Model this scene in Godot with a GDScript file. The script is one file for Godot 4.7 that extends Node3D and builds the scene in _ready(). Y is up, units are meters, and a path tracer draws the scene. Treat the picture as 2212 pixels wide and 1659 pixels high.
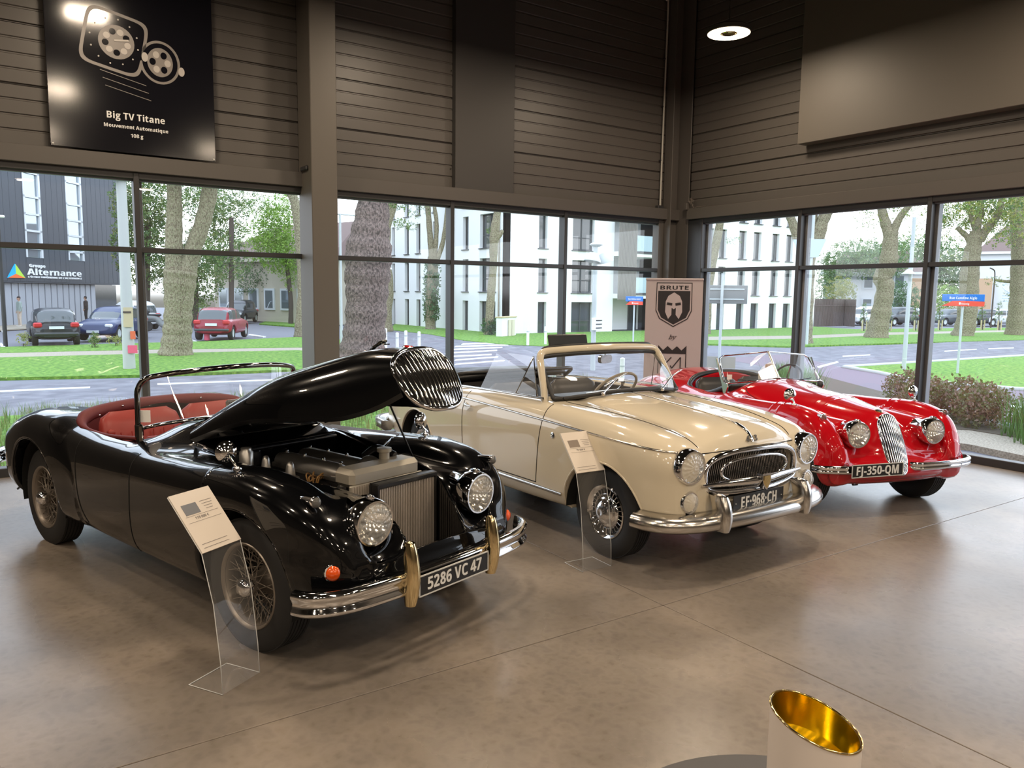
extends Node3D

# ------------------------------------------------------------------ mesh builder
class MB:
	var v := PackedVector3Array()
	var n := PackedVector3Array()
	var t := PackedVector2Array()
	var ix := PackedInt32Array()

	func quad(a: Vector3, b: Vector3, c: Vector3, d: Vector3) -> void:  # counter-clockwise seen from its front
		var nn := (c - a).cross(d - b).normalized()
		var o := v.size()
		v.append_array([a, b, c, d])
		n.append_array([nn, nn, nn, nn])
		t.append_array([Vector2(0, 1), Vector2(1, 1), Vector2(1, 0), Vector2(0, 0)])
		ix.append_array([o, o + 2, o + 1, o, o + 3, o + 2])

	func tri(a: Vector3, b: Vector3, c: Vector3) -> void:
		var nn := (b - a).cross(c - a).normalized()
		var o := v.size()
		v.append_array([a, b, c])
		n.append_array([nn, nn, nn])
		t.append_array([Vector2(0, 0), Vector2(1, 0), Vector2(0, 1)])
		ix.append_array([o, o + 2, o + 1])

	func box(c: Vector3, s: Vector3, bev := 0.0, b := Basis()) -> MB:
		var h := s * 0.5
		if bev <= 0.0:
			var p := []
			for i in 8:
				p.append(c + b * Vector3(h.x if i & 1 else -h.x, h.y if i & 2 else -h.y, h.z if i & 4 else -h.z))
			quad(p[0], p[2], p[3], p[1]); quad(p[4], p[5], p[7], p[6])
			quad(p[0], p[4], p[6], p[2]); quad(p[1], p[3], p[7], p[5])
			quad(p[0], p[1], p[5], p[4]); quad(p[2], p[6], p[7], p[3])
			return self
		bev = minf(bev, minf(h.x, minf(h.y, h.z)) * 0.98)
		# chamfered box: for every corner three points, one on each face
		var P := {}
		for i in 8:
			var sg := Vector3(1 if i & 1 else -1, 1 if i & 2 else -1, 1 if i & 4 else -1)
			for ax in 3:
				var q := h - Vector3(bev, bev, bev)
				q[ax] = h[ax]
				P[i * 3 + ax] = c + b * (q * sg)
		var faces := [[0, 2, 3, 1], [4, 5, 7, 6], [0, 4, 6, 2], [1, 3, 7, 5], [0, 1, 5, 4], [2, 6, 7, 3]]
		var axs := [2, 2, 0, 0, 1, 1]
		for k in 6:
			var f: Array = faces[k]
			quad(P[f[0] * 3 + axs[k]], P[f[1] * 3 + axs[k]], P[f[2] * 3 + axs[k]], P[f[3] * 3 + axs[k]])
		for ax in 3:
			var a1 := (ax + 1) % 3
			var a2 := (ax + 2) % 3
			for s1 in 2:
				for s2 in 2:
					var i0 := (s1 << a1) | (s2 << a2)
					var i1 := i0 | (1 << ax)
					var qa: Vector3 = P[i0 * 3 + a1]; var qb: Vector3 = P[i0 * 3 + a2]; var qc: Vector3 = P[i1 * 3 + a2]; var qd: Vector3 = P[i1 * 3 + a1]
					if (qc - qa).cross(qd - qb).dot(qa + qc - 2 * c) > 0: quad(qa, qb, qc, qd)
					else: quad(qd, qc, qb, qa)
		for i in 8:
			var ca: Vector3 = P[i * 3]; var cb: Vector3 = P[i * 3 + 1]; var cc: Vector3 = P[i * 3 + 2]
			if (cb - ca).cross(cc - ca).dot(ca - c) > 0: tri(ca, cb, cc)
			else: tri(ca, cc, cb)
		return self

	func grid(rows: Array, cu := false, cv := false, flip := false) -> MB:  # smooth; rows of points
		var o := v.size()
		var nr := rows.size()
		var nc: int = rows[0].size()
		var nn := PackedVector3Array()
		nn.resize(nr * nc)
		for r in nr:
			v.append_array(rows[r])
			for c in nc:
				t.append(Vector2(float(c) / (nc - 1), float(r) / (nr - 1)))
		for r in (nr if cv else nr - 1):
			var r1 := (r + 1) % nr
			for c in (nc if cu else nc - 1):
				var c1 := (c + 1) % nc
				var a := r * nc + c; var b := r * nc + c1; var d := r1 * nc + c; var e := r1 * nc + c1
				if flip:
					var sw := b; b = d; d = sw
				var fn := (v[o + e] - v[o + a]).cross(v[o + d] - v[o + b])
				nn[a] += fn; nn[b] += fn; nn[d] += fn; nn[e] += fn
				ix.append_array([o + a, o + e, o + b, o + a, o + d, o + e])
		for i in nn.size():
			nn[i] = nn[i].normalized()
		n.append_array(nn)
		return self

	func tube(path: Array, rad, sides := 8, closed := false, cap := true, sx := 1.0) -> MB:
		var rows := []
		var m := path.size()
		var up := Vector3.UP
		var pu := Vector3.ZERO
		for i in m:
			var a: Vector3 = path[(i - 1 + m) % m] if closed else path[maxi(i - 1, 0)]
			var b: Vector3 = path[(i + 1) % m] if closed else path[mini(i + 1, m - 1)]
			var d := (b - a).normalized()
			if i == 0:
				pu = up if absf(d.dot(up)) < 0.9 else Vector3.RIGHT
			var s := d.cross(pu).normalized()
			pu = s.cross(d).normalized()
			var row := PackedVector3Array()
			var r: float = rad[i] if rad is Array else rad
			for k in sides:
				var g := TAU * k / sides
				row.append(path[i] + s * (cos(g) * r * sx) + pu * (sin(g) * r))
			rows.append(row)
		grid(rows, true, closed, true)
		if cap and not closed:
			for e in 2:
				var row: PackedVector3Array = rows[0] if e == 0 else rows[m - 1]
				for k in range(1, sides - 1):
					if e == 0: tri(row[0], row[k], row[k + 1])
					else: tri(row[0], row[k + 1], row[k])
		return self

	func lathe(prof: Array, xf := Transform3D(), seg := 32, sharp := 0.6, a0 := 0.0, a1 := TAU) -> MB:  # prof: Vector2(radius, height along y)
		var m := prof.size()
		var full := is_equal_approx(a1 - a0, TAU)
		var cnt := seg if full else seg + 1
		var ns := []
		for i in m - 1:
			var d: Vector2 = (prof[i + 1] - prof[i]).normalized()
			ns.append(Vector2(d.y, -d.x))
		for i in m - 1:
			var na: Vector2 = ns[i]; var nb: Vector2 = ns[i]
			if i > 0 and ns[i - 1].dot(ns[i]) > sharp: na = (ns[i - 1] + ns[i]).normalized()
			if i < m - 2 and ns[i + 1].dot(ns[i]) > sharp: nb = (ns[i + 1] + ns[i]).normalized()
			var o := v.size()
			for k in cnt:
				var g := a0 + (a1 - a0) * k / seg
				var e := Vector3(cos(g), 0, sin(g))
				v.append(xf * (e * prof[i].x + Vector3.UP * prof[i].y))
				v.append(xf * (e * prof[i + 1].x + Vector3.UP * prof[i + 1].y))
				n.append((xf.basis * (e * na.x + Vector3.UP * na.y)).normalized())
				n.append((xf.basis * (e * nb.x + Vector3.UP * nb.y)).normalized())
				t.append(Vector2(float(k) / seg, float(i) / (m - 1)))
				t.append(Vector2(float(k) / seg, float(i + 1) / (m - 1)))
			for k in (seg if full else seg):
				var k1 := (k + 1) % cnt
				var a := o + 2 * k; var b := o + 2 * k1
				ix.append_array([a, b, a + 1, b, b + 1, a + 1])
		return self

	func ext(poly: PackedVector2Array, xf: Transform3D, d: float, smooth := false) -> MB:  # a flat shape in its xy plane, thick from -d/2 to d/2
		var area := 0.0
		for i in poly.size():
			area += poly[i].cross(poly[(i + 1) % poly.size()])
		if area < 0: poly.reverse()
		var tr := Geometry2D.triangulate_polygon(poly)
		var f := xf.basis.determinant() < 0
		for s in [1, -1]:
			var o := v.size()
			for p in poly:
				v.append(xf * Vector3(p.x, p.y, d * 0.5 * s))
				n.append((xf.basis.z * s).normalized())
				t.append(p)
			for i in range(0, tr.size(), 3):
				var A := poly[tr[i]]; var ccw := (poly[tr[i + 1]] - A).cross(poly[tr[i + 2]] - A) > 0
				if (ccw == (s > 0)) != f: ix.append_array([o + tr[i], o + tr[i + 2], o + tr[i + 1]])
				else: ix.append_array([o + tr[i], o + tr[i + 1], o + tr[i + 2]])
		var m := poly.size()
		if smooth:
			var r0 := PackedVector3Array(); var r1 := PackedVector3Array()
			for p in poly:
				r0.append(xf * Vector3(p.x, p.y, -d * 0.5)); r1.append(xf * Vector3(p.x, p.y, d * 0.5))
			grid([r0, r1], true, false, f)
		else:
			for i in m:
				var p := poly[i]; var q := poly[(i + 1) % m]
				var a := xf * Vector3(p.x, p.y, -d * 0.5); var b := xf * Vector3(q.x, q.y, -d * 0.5)
				var c := xf * Vector3(q.x, q.y, d * 0.5); var e := xf * Vector3(p.x, p.y, d * 0.5)
				if f: quad(e, c, b, a)
				else: quad(a, b, c, e)
		return self

	func ball(c: Vector3, r: Vector3, seg := 16, b := Basis()) -> MB:
		var pr := []
		for i in range(seg / 2 + 1):
			var g := -PI / 2 + PI * i / (seg / 2)
			pr.append(Vector2(maxf(cos(g), 0.0), sin(g)))
		return lathe(pr, Transform3D(b * Basis.from_scale(r), c), seg, -1.0)

	func put(o: MB, xf: Transform3D) -> MB:
		var k := v.size()
		var f := xf.basis.determinant() < 0
		for i in o.v.size():
			v.append(xf * o.v[i]); n.append((xf.basis * o.n[i]).normalized())
		t.append_array(o.t)
		for i in range(0, o.ix.size(), 3):
			if f: ix.append_array([k + o.ix[i], k + o.ix[i + 2], k + o.ix[i + 1]])
			else: ix.append_array([k + o.ix[i], k + o.ix[i + 1], k + o.ix[i + 2]])
		return self

	func mesh() -> ArrayMesh:
		var a := []
		a.resize(Mesh.ARRAY_MAX)
		a[Mesh.ARRAY_VERTEX] = v; a[Mesh.ARRAY_NORMAL] = n; a[Mesh.ARRAY_TEX_UV] = t; a[Mesh.ARRAY_INDEX] = ix
		var m := ArrayMesh.new()
		m.add_surface_from_arrays(Mesh.PRIMITIVE_TRIANGLES, a)
		return m

# ------------------------------------------------------------------ scene helpers
var taken := {}
var M := {}

func numbered(called: String) -> String:
	var k: int = taken.get(called, 0)
	taken[called] = k + 1
	return called if k == 0 else "%s_%03d" % [called, k]

func tag(o: Node3D, label: String, category: String, group := "", kind := "") -> Node3D:
	o.set_meta("label", label); o.set_meta("category", category)
	if group: o.set_meta("group", group)
	if kind: o.set_meta("kind", kind)
	return o

func root_of(called: String, at := Vector3.ZERO, turn := 0.0) -> Node3D:
	var o := Node3D.new()
	o.name = numbered(called); o.position = at; o.rotation.y = turn
	add_child(o)
	return o

func obj(called: String, what, m: Material, parent: Node = null, xf := Transform3D()) -> MeshInstance3D:
	var o := MeshInstance3D.new()
	o.mesh = what.mesh() if what is MB else what
	o.material_override = m
	o.transform = xf
	if parent == null:
		o.name = numbered(called); add_child(o)
	else:
		o.name = called; parent.add_child(o, true)
	return o

func dup(o: Node3D, at: Vector3, turn := 0.0, label := "") -> Node3D:
	var r: Node3D = o.duplicate()
	var nm := String(o.name)
	var rx := RegEx.create_from_string("_[0-9]{3}$")
	r.name = numbered(rx.sub(nm, ""))
	add_child(r)
	r.position = at; r.rotation.y = turn
	if label: r.set_meta("label", label)
	return r

func mat(nm: String, c: Color, rough := 0.6, metal := 0.0, spec := 0.5) -> StandardMaterial3D:  # colour as linear albedo
	var m := StandardMaterial3D.new()
	m.resource_name = nm
	m.albedo_color = Color(c.r, c.g, c.b, 1).linear_to_srgb()
	m.roughness = rough; m.metallic = metal; m.metallic_specular = spec
	M[nm] = m
	return m

func glass(nm: String, a: float, c := Color(1, 1, 1), spec := 0.5) -> StandardMaterial3D:
	var m := mat(nm, c, 0.0, 0.0, spec)
	m.transparency = BaseMaterial3D.TRANSPARENCY_ALPHA
	m.albedo_color.a = a
	m.cull_mode = BaseMaterial3D.CULL_DISABLED
	return m

func noise_tex(freq: float, ramp: Array, size := 512, oct := 4, kind := FastNoiseLite.TYPE_SIMPLEX_SMOOTH, sd := 1, as_normal := false) -> NoiseTexture2D:
	var f := FastNoiseLite.new()
	f.seed = sd; f.noise_type = kind; f.frequency = freq; f.fractal_octaves = oct
	var x := NoiseTexture2D.new()
	x.width = size; x.height = size; x.seamless = true; x.noise = f
	if as_normal: x.as_normal_map = true
	if ramp.size():
		var g := Gradient.new()
		g.offsets = PackedFloat32Array(ramp.map(func(e): return e[0]))
		g.colors = PackedColorArray(ramp.map(func(e): return e[1]))
		x.color_ramp = g
	return x

func tri_tex(m: StandardMaterial3D, tx: Texture2D, scale: float, world := true) -> void:
	m.albedo_texture = tx
	m.uv1_triplanar = true; m.uv1_world_triplanar = world
	m.uv1_scale = Vector3.ONE * scale

func detail_tex(m: StandardMaterial3D, tx: Texture2D, scale: float) -> void:
	m.detail_enabled = true; m.detail_albedo = tx
	m.detail_blend_mode = BaseMaterial3D.BLEND_MODE_MUL
	m.detail_uv_layer = BaseMaterial3D.DETAIL_UV_2
	m.uv2_triplanar = true; m.uv2_world_triplanar = true
	m.uv2_scale = Vector3.ONE * scale

var fonts := {}
func text(s: String, height: float, bold := true, serif := false, depth := 0.004, spacing := 0.0) -> Mesh:  # centred on its origin, facing +z; height of its capitals
	var key := "%s%s" % [bold, serif]
	if not fonts.has(key):
		var f := SystemFont.new()
		f.font_names = PackedStringArray(["Droid Serif" if serif else "Droid Sans"])
		f.font_weight = 700 if bold else 400
		fonts[key] = f
	var fnt: Font = fonts[key]
	if spacing != 0.0:
		var fv := FontVariation.new()
		fv.base_font = fnt; fv.spacing_glyph = int(spacing)
		fnt = fv
	var x := TextMesh.new()
	x.font = fnt; x.text = s; x.font_size = 48; x.pixel_size = height / (48 * 0.714)
	x.depth = depth; x.curve_step = 1.0
	return x

func write(s: String, h: float, m: Material, parent: Node, xf: Transform3D, called := "lettering", bold := true, serif := false, wx := 1.0, depth := 0.004) -> MeshInstance3D:
	var o := obj(called, text(s, h, bold, serif, depth), m, parent, xf * Transform3D(Basis.from_scale(Vector3(wx, 1, 1)), Vector3.ZERO))
	return o

func spl(keys: Array, x: float) -> float:  # smooth curve through keys (x, value), flat beyond its ends
	var m := keys.size()
	if x <= keys[0].x: return keys[0].y
	if x >= keys[m - 1].x: return keys[m - 1].y
	var i := 0
	while x > keys[i + 1].x: i += 1
	var p1: Vector2 = keys[i]; var p2: Vector2 = keys[i + 1]
	var h := p2.x - p1.x
	var d := (p2.y - p1.y) / h
	var m1 := d; var m2 := d
	if i > 0:
		var d0: float = (p1.y - keys[i - 1].y) / (p1.x - keys[i - 1].x)
		m1 = 0.0 if d0 * d <= 0.0 else 2.0 * d0 * d / (d0 + d) if absf(d0 + d) > 1e-9 else 0.0
	if i < m - 2:
		var d3: float = (keys[i + 2].y - p2.y) / (keys[i + 2].x - p2.x)
		m2 = 0.0 if d3 * d <= 0.0 else 2.0 * d3 * d / (d3 + d) if absf(d3 + d) > 1e-9 else 0.0
	var t := (x - p1.x) / h
	var t2 := t * t; var t3 := t2 * t
	return p1.y * (2 * t3 - 3 * t2 + 1) + h * m1 * (t3 - 2 * t2 + t) + p2.y * (3 * t2 - 2 * t3) + h * m2 * (t3 - t2)

func curve(pts: Array, steps := 6, closed := false) -> Array:  # Catmull-Rom through points
	var out := []
	var m := pts.size()
	for i in (m if closed else m - 1):
		var p0: Vector3 = pts[(i - 1 + m) % m] if closed else pts[maxi(i - 1, 0)]
		var p1: Vector3 = pts[i]
		var p2: Vector3 = pts[(i + 1) % m]
		var p3: Vector3 = pts[(i + 2) % m] if closed else pts[mini(i + 2, m - 1)]
		for k in steps:
			out.append(p1.cubic_interpolate(p2, p0, p3, float(k) / steps))
	if not closed: out.append(pts[m - 1])
	return out

func V(x: float, y: float, z: float) -> Vector3:
	return Vector3(x, y, z)

func face(p: Vector3, nrm: Vector3, up := Vector3.UP) -> Transform3D:  # a frame at p whose z axis is nrm
	var z := nrm.normalized()
	var x := up.cross(z).normalized()
	return Transform3D(Basis(x, z.cross(x), z), p)

func ellipse(a: float, b: float, k := 24, p := 2.0) -> PackedVector2Array:
	var o := PackedVector2Array()
	for i in k:
		var g := TAU * i / k
		var c := cos(g); var s := sin(g)
		o.append(Vector2(a * signf(c) * pow(absf(c), 2.0 / p), b * signf(s) * pow(absf(s), 2.0 / p)))
	return o

# ------------------------------------------------------------------ smooth bodies: lofted sections melted together, cut, and meshed by surface nets
class Field:
	var host
	var els := []    # {zo, zi, yt, yb, p, m, k}: curves over x
	var caps := []   # [a, b, ra, rb, k]: tapered capsules (mirrored in z)
	var wells := []  # [x, y, r, z from, k]: round wheel openings
	var boxes := []  # [centre, half, round, k]: rounded boxes taken away (mirrored in z)
	var has_cut := false
	var lo := Vector3.ZERO
	var hi := Vector3.ZERO
	var h := 0.02
	var P := PackedFloat32Array()
	var X := 0.0

	func slab(x: float) -> void:
		X = x
		P.resize(els.size() * 8)
		for i in els.size():
			var e: Dictionary = els[i]
			var o := i * 8
			var x0: float = e.yt[0].x; var x1: float = e.yt[e.yt.size() - 1].x
			if x < x0 or x > x1:
				P[o] = -1.0; P[o + 6] = e.get("k", 0.06)
				P[o + 1] = maxf(x0 - x, x - x1)
				continue
			var zo: float = host.spl(e.zo, x)
			var zi: float = host.spl(e.zi, x) if e.has("zi") else -zo
			var yt: float = host.spl(e.yt, x); var yb: float = host.spl(e.yb, x)
			var m: float = e.get("m", 0.5)
			P[o] = maxf((zo - zi) * 0.5, 0.004); P[o + 1] = (zo + zi) * 0.5
			P[o + 2] = lerpf(yb, yt, m)
			P[o + 3] = maxf((yt - yb) * (1.0 - m), 0.004); P[o + 4] = maxf((yt - yb) * m, 0.004)
			P[o + 5] = e.get("p", 2.5); P[o + 6] = e.get("k", 0.06); P[o + 7] = e.get("q", e.get("p", 2.5))

	func f(y: float, z: float) -> float:
		z = absf(z)
		var d := 9.0
		for i in els.size():
			var o := i * 8
			var a := P[o]
			var g: float
			if a < 0.0:
				g = P[o + 1] + 0.05
			else:
				var dz := absf(z - P[o + 1])
				var dy := y - P[o + 2]
				var b := P[o + 3]
				var p := P[o + 5]
				if dy < 0.0:
					b = P[o + 4]; dy = -dy; p = P[o + 7]
				if dz - a > 0.22 or dy - b > 0.22:
					g = maxf(dz - a, dy - b)
				else:
					g = (pow(pow(dz / a, p) + pow(dy / b, p), 1.0 / p) - 1.0) * minf(a, b)
			var k := P[o + 6]
			var t := maxf(k - absf(d - g), 0.0)
			d = minf(d, g) - t * t / (4.0 * k)
		for c in caps:
			var A: Vector3 = c[0]; var B: Vector3 = c[1]
			var ab := B - A
			var q := Vector3(X, y, z) - A
			var s := clampf(q.dot(ab) / ab.length_squared(), 0.0, 1.0)
			var g: float = (q - ab * s).length() - lerpf(c[2], c[3], s)
			var k: float = c[4]
			var t := maxf(k - absf(d - g), 0.0)
			d = minf(d, g) - t * t / (4.0 * k)
		for w in wells:
			var g: float = maxf(Vector2(X - w[0], y - w[1]).length() - w[2], w[3] - z)
			d = smax(d, -g, w[4])
		for b in boxes:
			var C: Vector3 = b[0]; var H: Vector3 = b[1]
			var q := Vector3(absf(X - C.x) - H.x + b[2], absf(y - C.y) - H.y + b[2], absf(z - C.z) - H.z + b[2])
			var g: float = Vector3(maxf(q.x, 0), maxf(q.y, 0), maxf(q.z, 0)).length() + minf(maxf(q.x, maxf(q.y, q.z)), 0.0) - b[2]
			d = smax(d, -g, b[3])
		if has_cut:
			d = smax(d, -cut(X, y, z), 0.012)
		return d

	func cut(_x: float, _y: float, _z: float) -> float:   # a field taken away
		return 1.0

	func sort_of(_c: Vector3) -> String:   # which part a piece of skin belongs to
		return "body_shell"

	static func smax(a: float, b: float, k: float) -> float:
		var t := maxf(k - absf(a - b), 0.0)
		return maxf(a, b) + t * t / (4.0 * k)

	func at(p: Vector3) -> float:
		slab(p.x)
		return f(p.y, p.z)

	func normal(p: Vector3) -> Vector3:
		var e := 0.006
		slab(p.x - e); var a := f(p.y, p.z)
		slab(p.x + e); var b := f(p.y, p.z)
		slab(p.x)
		return Vector3(b - a, f(p.y + e, p.z) - f(p.y - e, p.z), f(p.y, p.z + e) - f(p.y, p.z - e)).normalized()

	func hit(p: Vector3, dir: Vector3, reach := 1.2) -> Vector3:  # the skin met from p along dir
		var s := 0.0
		var st := 0.03
		var prev := at(p)
		while s < reach:
			s += st
			var c := at(p + dir * s)
			if c < 0.0 and prev >= 0.0:
				var a := s - st; var b := s
				for i in 12:
					var mid := (a + b) * 0.5
					if at(p + dir * mid) < 0.0: b = mid
					else: a = mid
				return p + dir * b
			prev = c
		return p + dir * reach

	func build() -> Dictionary:  # name -> MB
		var n := Vector3i(int((hi.x - lo.x) / h) + 2, int((hi.y - lo.y) / h) + 2, int(hi.z / h) + 3)
		var vals := PackedFloat32Array(); vals.resize(n.x * n.y * n.z)
		var ins := PackedByteArray(); ins.resize(n.x * n.y * n.z)
		var sy := n.z
		var sx := n.y * n.z
		for i in n.x:
			slab(lo.x + i * h)
			for j in n.y:
				var y := lo.y + j * h
				var o := i * sx + j * sy
				var k := 1
				while k < n.z:
					var g := f(y, (k - 0.5) * h)
					vals[o + k] = g
					if g < 0.0: ins[o + k] = 1
					if absf(g) > 0.14 and k + 3 < n.z:   # far from the skin: the next few share its side
						for q in 3:
							vals[o + k + 1 + q] = g
							if g < 0.0: ins[o + k + 1 + q] = 1
						k += 3
					k += 1
				vals[o] = vals[o + 1]; ins[o] = ins[o + 1]
		var vid := PackedInt32Array(); vid.resize(n.x * n.y * n.z); vid.fill(-1)
		var pos := PackedVector3Array()
		var flat := PackedByteArray()
		var co := [0, 1, sy, sy + 1, sx, sx + 1, sx + sy, sx + sy + 1]
		var ed := [[0, 1], [2, 3], [4, 5], [6, 7], [0, 2], [1, 3], [4, 6], [5, 7], [0, 4], [1, 5], [2, 6], [3, 7]]
		for i in n.x - 1:
			for j in n.y - 1:
				var o := i * sx + j * sy
				for k in n.z - 1:
					var q := o + k
					var s := ins[q] + ins[q + 1] + ins[q + sy] + ins[q + sy + 1] + ins[q + sx] + ins[q + sx + 1] + ins[q + sx + sy] + ins[q + sx + sy + 1]
					if s == 0 or s == 8: continue
					var p := Vector3.ZERO
					var c := 0
					for e in ed:
						var a := vals[q + co[e[0]]]; var b := vals[q + co[e[1]]]
						if (a < 0.0) == (b < 0.0): continue
						var t := a / (a - b)
						var u: int = e[0]; var w: int = e[1]
						p += Vector3(lerpf(u >> 2, w >> 2, t), lerpf((u >> 1) & 1, (w >> 1) & 1, t), lerpf(u & 1, w & 1, t))
						c += 1
					p /= c
					vid[q] = pos.size()
					flat.append(1 if k == 0 else 0)
					pos.append(Vector3(lo.x + (i + p.x) * h, lo.y + (j + p.y) * h, (k - 0.5 + p.z) * h if k > 0 else 0.0))
		var nor := PackedVector3Array(); nor.resize(pos.size())
		for i in pos.size():
			var p := pos[i]
			var e := 0.006
			slab(p.x - e); var a := f(p.y, p.z)
			slab(p.x + e); var b := f(p.y, p.z)
			slab(p.x)
			var g := Vector3(b - a, f(p.y + e, p.z) - f(p.y - e, p.z), f(p.y, p.z + e) - f(p.y, p.z - e)) / (2.0 * e)
			if flat[i]: g.z = 0.0
			var gl := g.length()
			if gl > 0.05:
				var stp := clampf(f(p.y, p.z) / gl, -0.6 * h, 0.6 * h)
				p -= g / gl * stp
				nor[i] = g / gl
				if flat[i]: p.z = 0.0
				pos[i] = p
			else:
				nor[i] = Vector3.UP
		var out := {}
		var maps := {}
		var dirs := [sx, sy, 1]
		for i in range(1, n.x - 1):
			for j in range(1, n.y - 1):
				for k in range(1, n.z - 1):
					var q := i * sx + j * sy + k
					var s0 := ins[q]
					for ax in 3:
						if s0 == ins[q + dirs[ax]]: continue
						var d1: int = dirs[(ax + 1) % 3]; var d2: int = dirs[(ax + 2) % 3]
						var quad := [vid[q - d1 - d2], vid[q - d2], vid[q], vid[q - d1]]
						if s0 == 0: quad.reverse()
						var ctr: Vector3 = (pos[quad[0]] + pos[quad[1]] + pos[quad[2]] + pos[quad[3]]) * 0.25
						for side in [1, -1]:
							var cc := Vector3(ctr.x, ctr.y, ctr.z * side)
							var nm := sort_of(cc)
							if nm == "": continue
							if nm != "body_shell" and nm != "bonnet": nm += "|r" if side > 0 else "|l"
							if not out.has(nm):
								out[nm] = MB.new(); maps[nm] = {}
							var mb: MB = out[nm]
							var mp: Dictionary = maps[nm]
							var id := []
							for w in quad:
								var key: int = w * 2 + (1 if side < 0 and not flat[w] else 0)
								if not mp.has(key):
									mp[key] = mb.v.size()
									var pp := pos[w]; var nn := nor[w]
									mb.v.append(Vector3(pp.x, pp.y, pp.z * side)); mb.n.append(Vector3(nn.x, nn.y, nn.z * side)); mb.t.append(Vector2(pp.x, pp.y))
								id.append(mp[key])
							# split along the shorter diagonal
							var dA := pos[quad[0]].distance_squared_to(pos[quad[2]]); var dB := pos[quad[1]].distance_squared_to(pos[quad[3]])
							var tr := [0, 1, 2, 0, 2, 3] if dA <= dB else [0, 1, 3, 1, 2, 3]
							if side > 0: mb.ix.append_array([id[tr[0]], id[tr[2]], id[tr[1]], id[tr[3]], id[tr[5]], id[tr[4]]])
							else: mb.ix.append_array([id[tr[0]], id[tr[1]], id[tr[2]], id[tr[3]], id[tr[4]], id[tr[5]]])
		return out

func sweep(g: MB, path: Array, prof: Array, up := Vector3.UP, closed := false, cap := true, side := 1.0) -> MB:  # prof: Vector2(out, up), out is path direction x up
	var rows := []
	var m := path.size()
	for i in m:
		var a: Vector3 = path[(i - 1 + m) % m] if closed else path[maxi(i - 1, 0)]
		var b: Vector3 = path[(i + 1) % m] if closed else path[mini(i + 1, m - 1)]
		var d := (b - a).normalized()
		var o := d.cross(up).normalized() * side
		var u := o.cross(d).normalized() * side
		var row := PackedVector3Array()
		for p in prof: row.append(path[i] + o * p.x + u * p.y)
		rows.append(row)
	g.grid(rows, true, closed, side > 0.0)
	if cap and not closed:
		for e in 2:
			var r: PackedVector3Array = rows[0] if e == 0 else rows[m - 1]
			var c := Vector3.ZERO
			for p in r: c += p / r.size()
			for k in r.size():
				if (e == 0) == (side > 0.0): g.tri(c, r[k], r[(k + 1) % r.size()])
				else: g.tri(c, r[(k + 1) % r.size()], r[k])
	return g

# ------------------------------------------------------------------ parts shared by the three old cars (local axes: x forward, y up, z to the car's right)
const TO_Z := Basis(Vector3(1, 0, 0), Vector3(0, 0, 1), Vector3(0, -1, 0))   # y -> z
const TO_X := Basis(Vector3(0, 0, 1), Vector3(1, 0, 0), Vector3(0, 1, 0))   # y -> x

func node(called: String, parent: Node, xf := Transform3D()) -> Node3D:
	var o := Node3D.new()
	o.name = called; o.transform = xf
	parent.add_child(o, true)
	return o

func tyre_mesh(R: float, rim: float, w: float) -> MB:
	var pr := [Vector2(rim, -w * 0.42), Vector2(rim + 0.03, -w * 0.52), Vector2(R - 0.055, -w * 0.55), Vector2(R - 0.018, -w * 0.47), Vector2(R - 0.004, -w * 0.40)]
	for k in 6:
		var c := -w * 0.36 + w * 0.72 * k / 5.0
		pr.append_array([Vector2(R, c - w * 0.048), Vector2(R, c + w * 0.048)])
		if k < 5: pr.append_array([Vector2(R - 0.007, c + w * 0.056), Vector2(R - 0.007, c + w * 0.088)])
	pr.append_array([Vector2(R - 0.004, w * 0.40), Vector2(R - 0.018, w * 0.47), Vector2(R - 0.055, w * 0.55), Vector2(rim + 0.03, w * 0.52), Vector2(rim, w * 0.42)])
	return MB.new().lathe(pr, Transform3D(TO_Z, Vector3.ZERO), 56)

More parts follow.
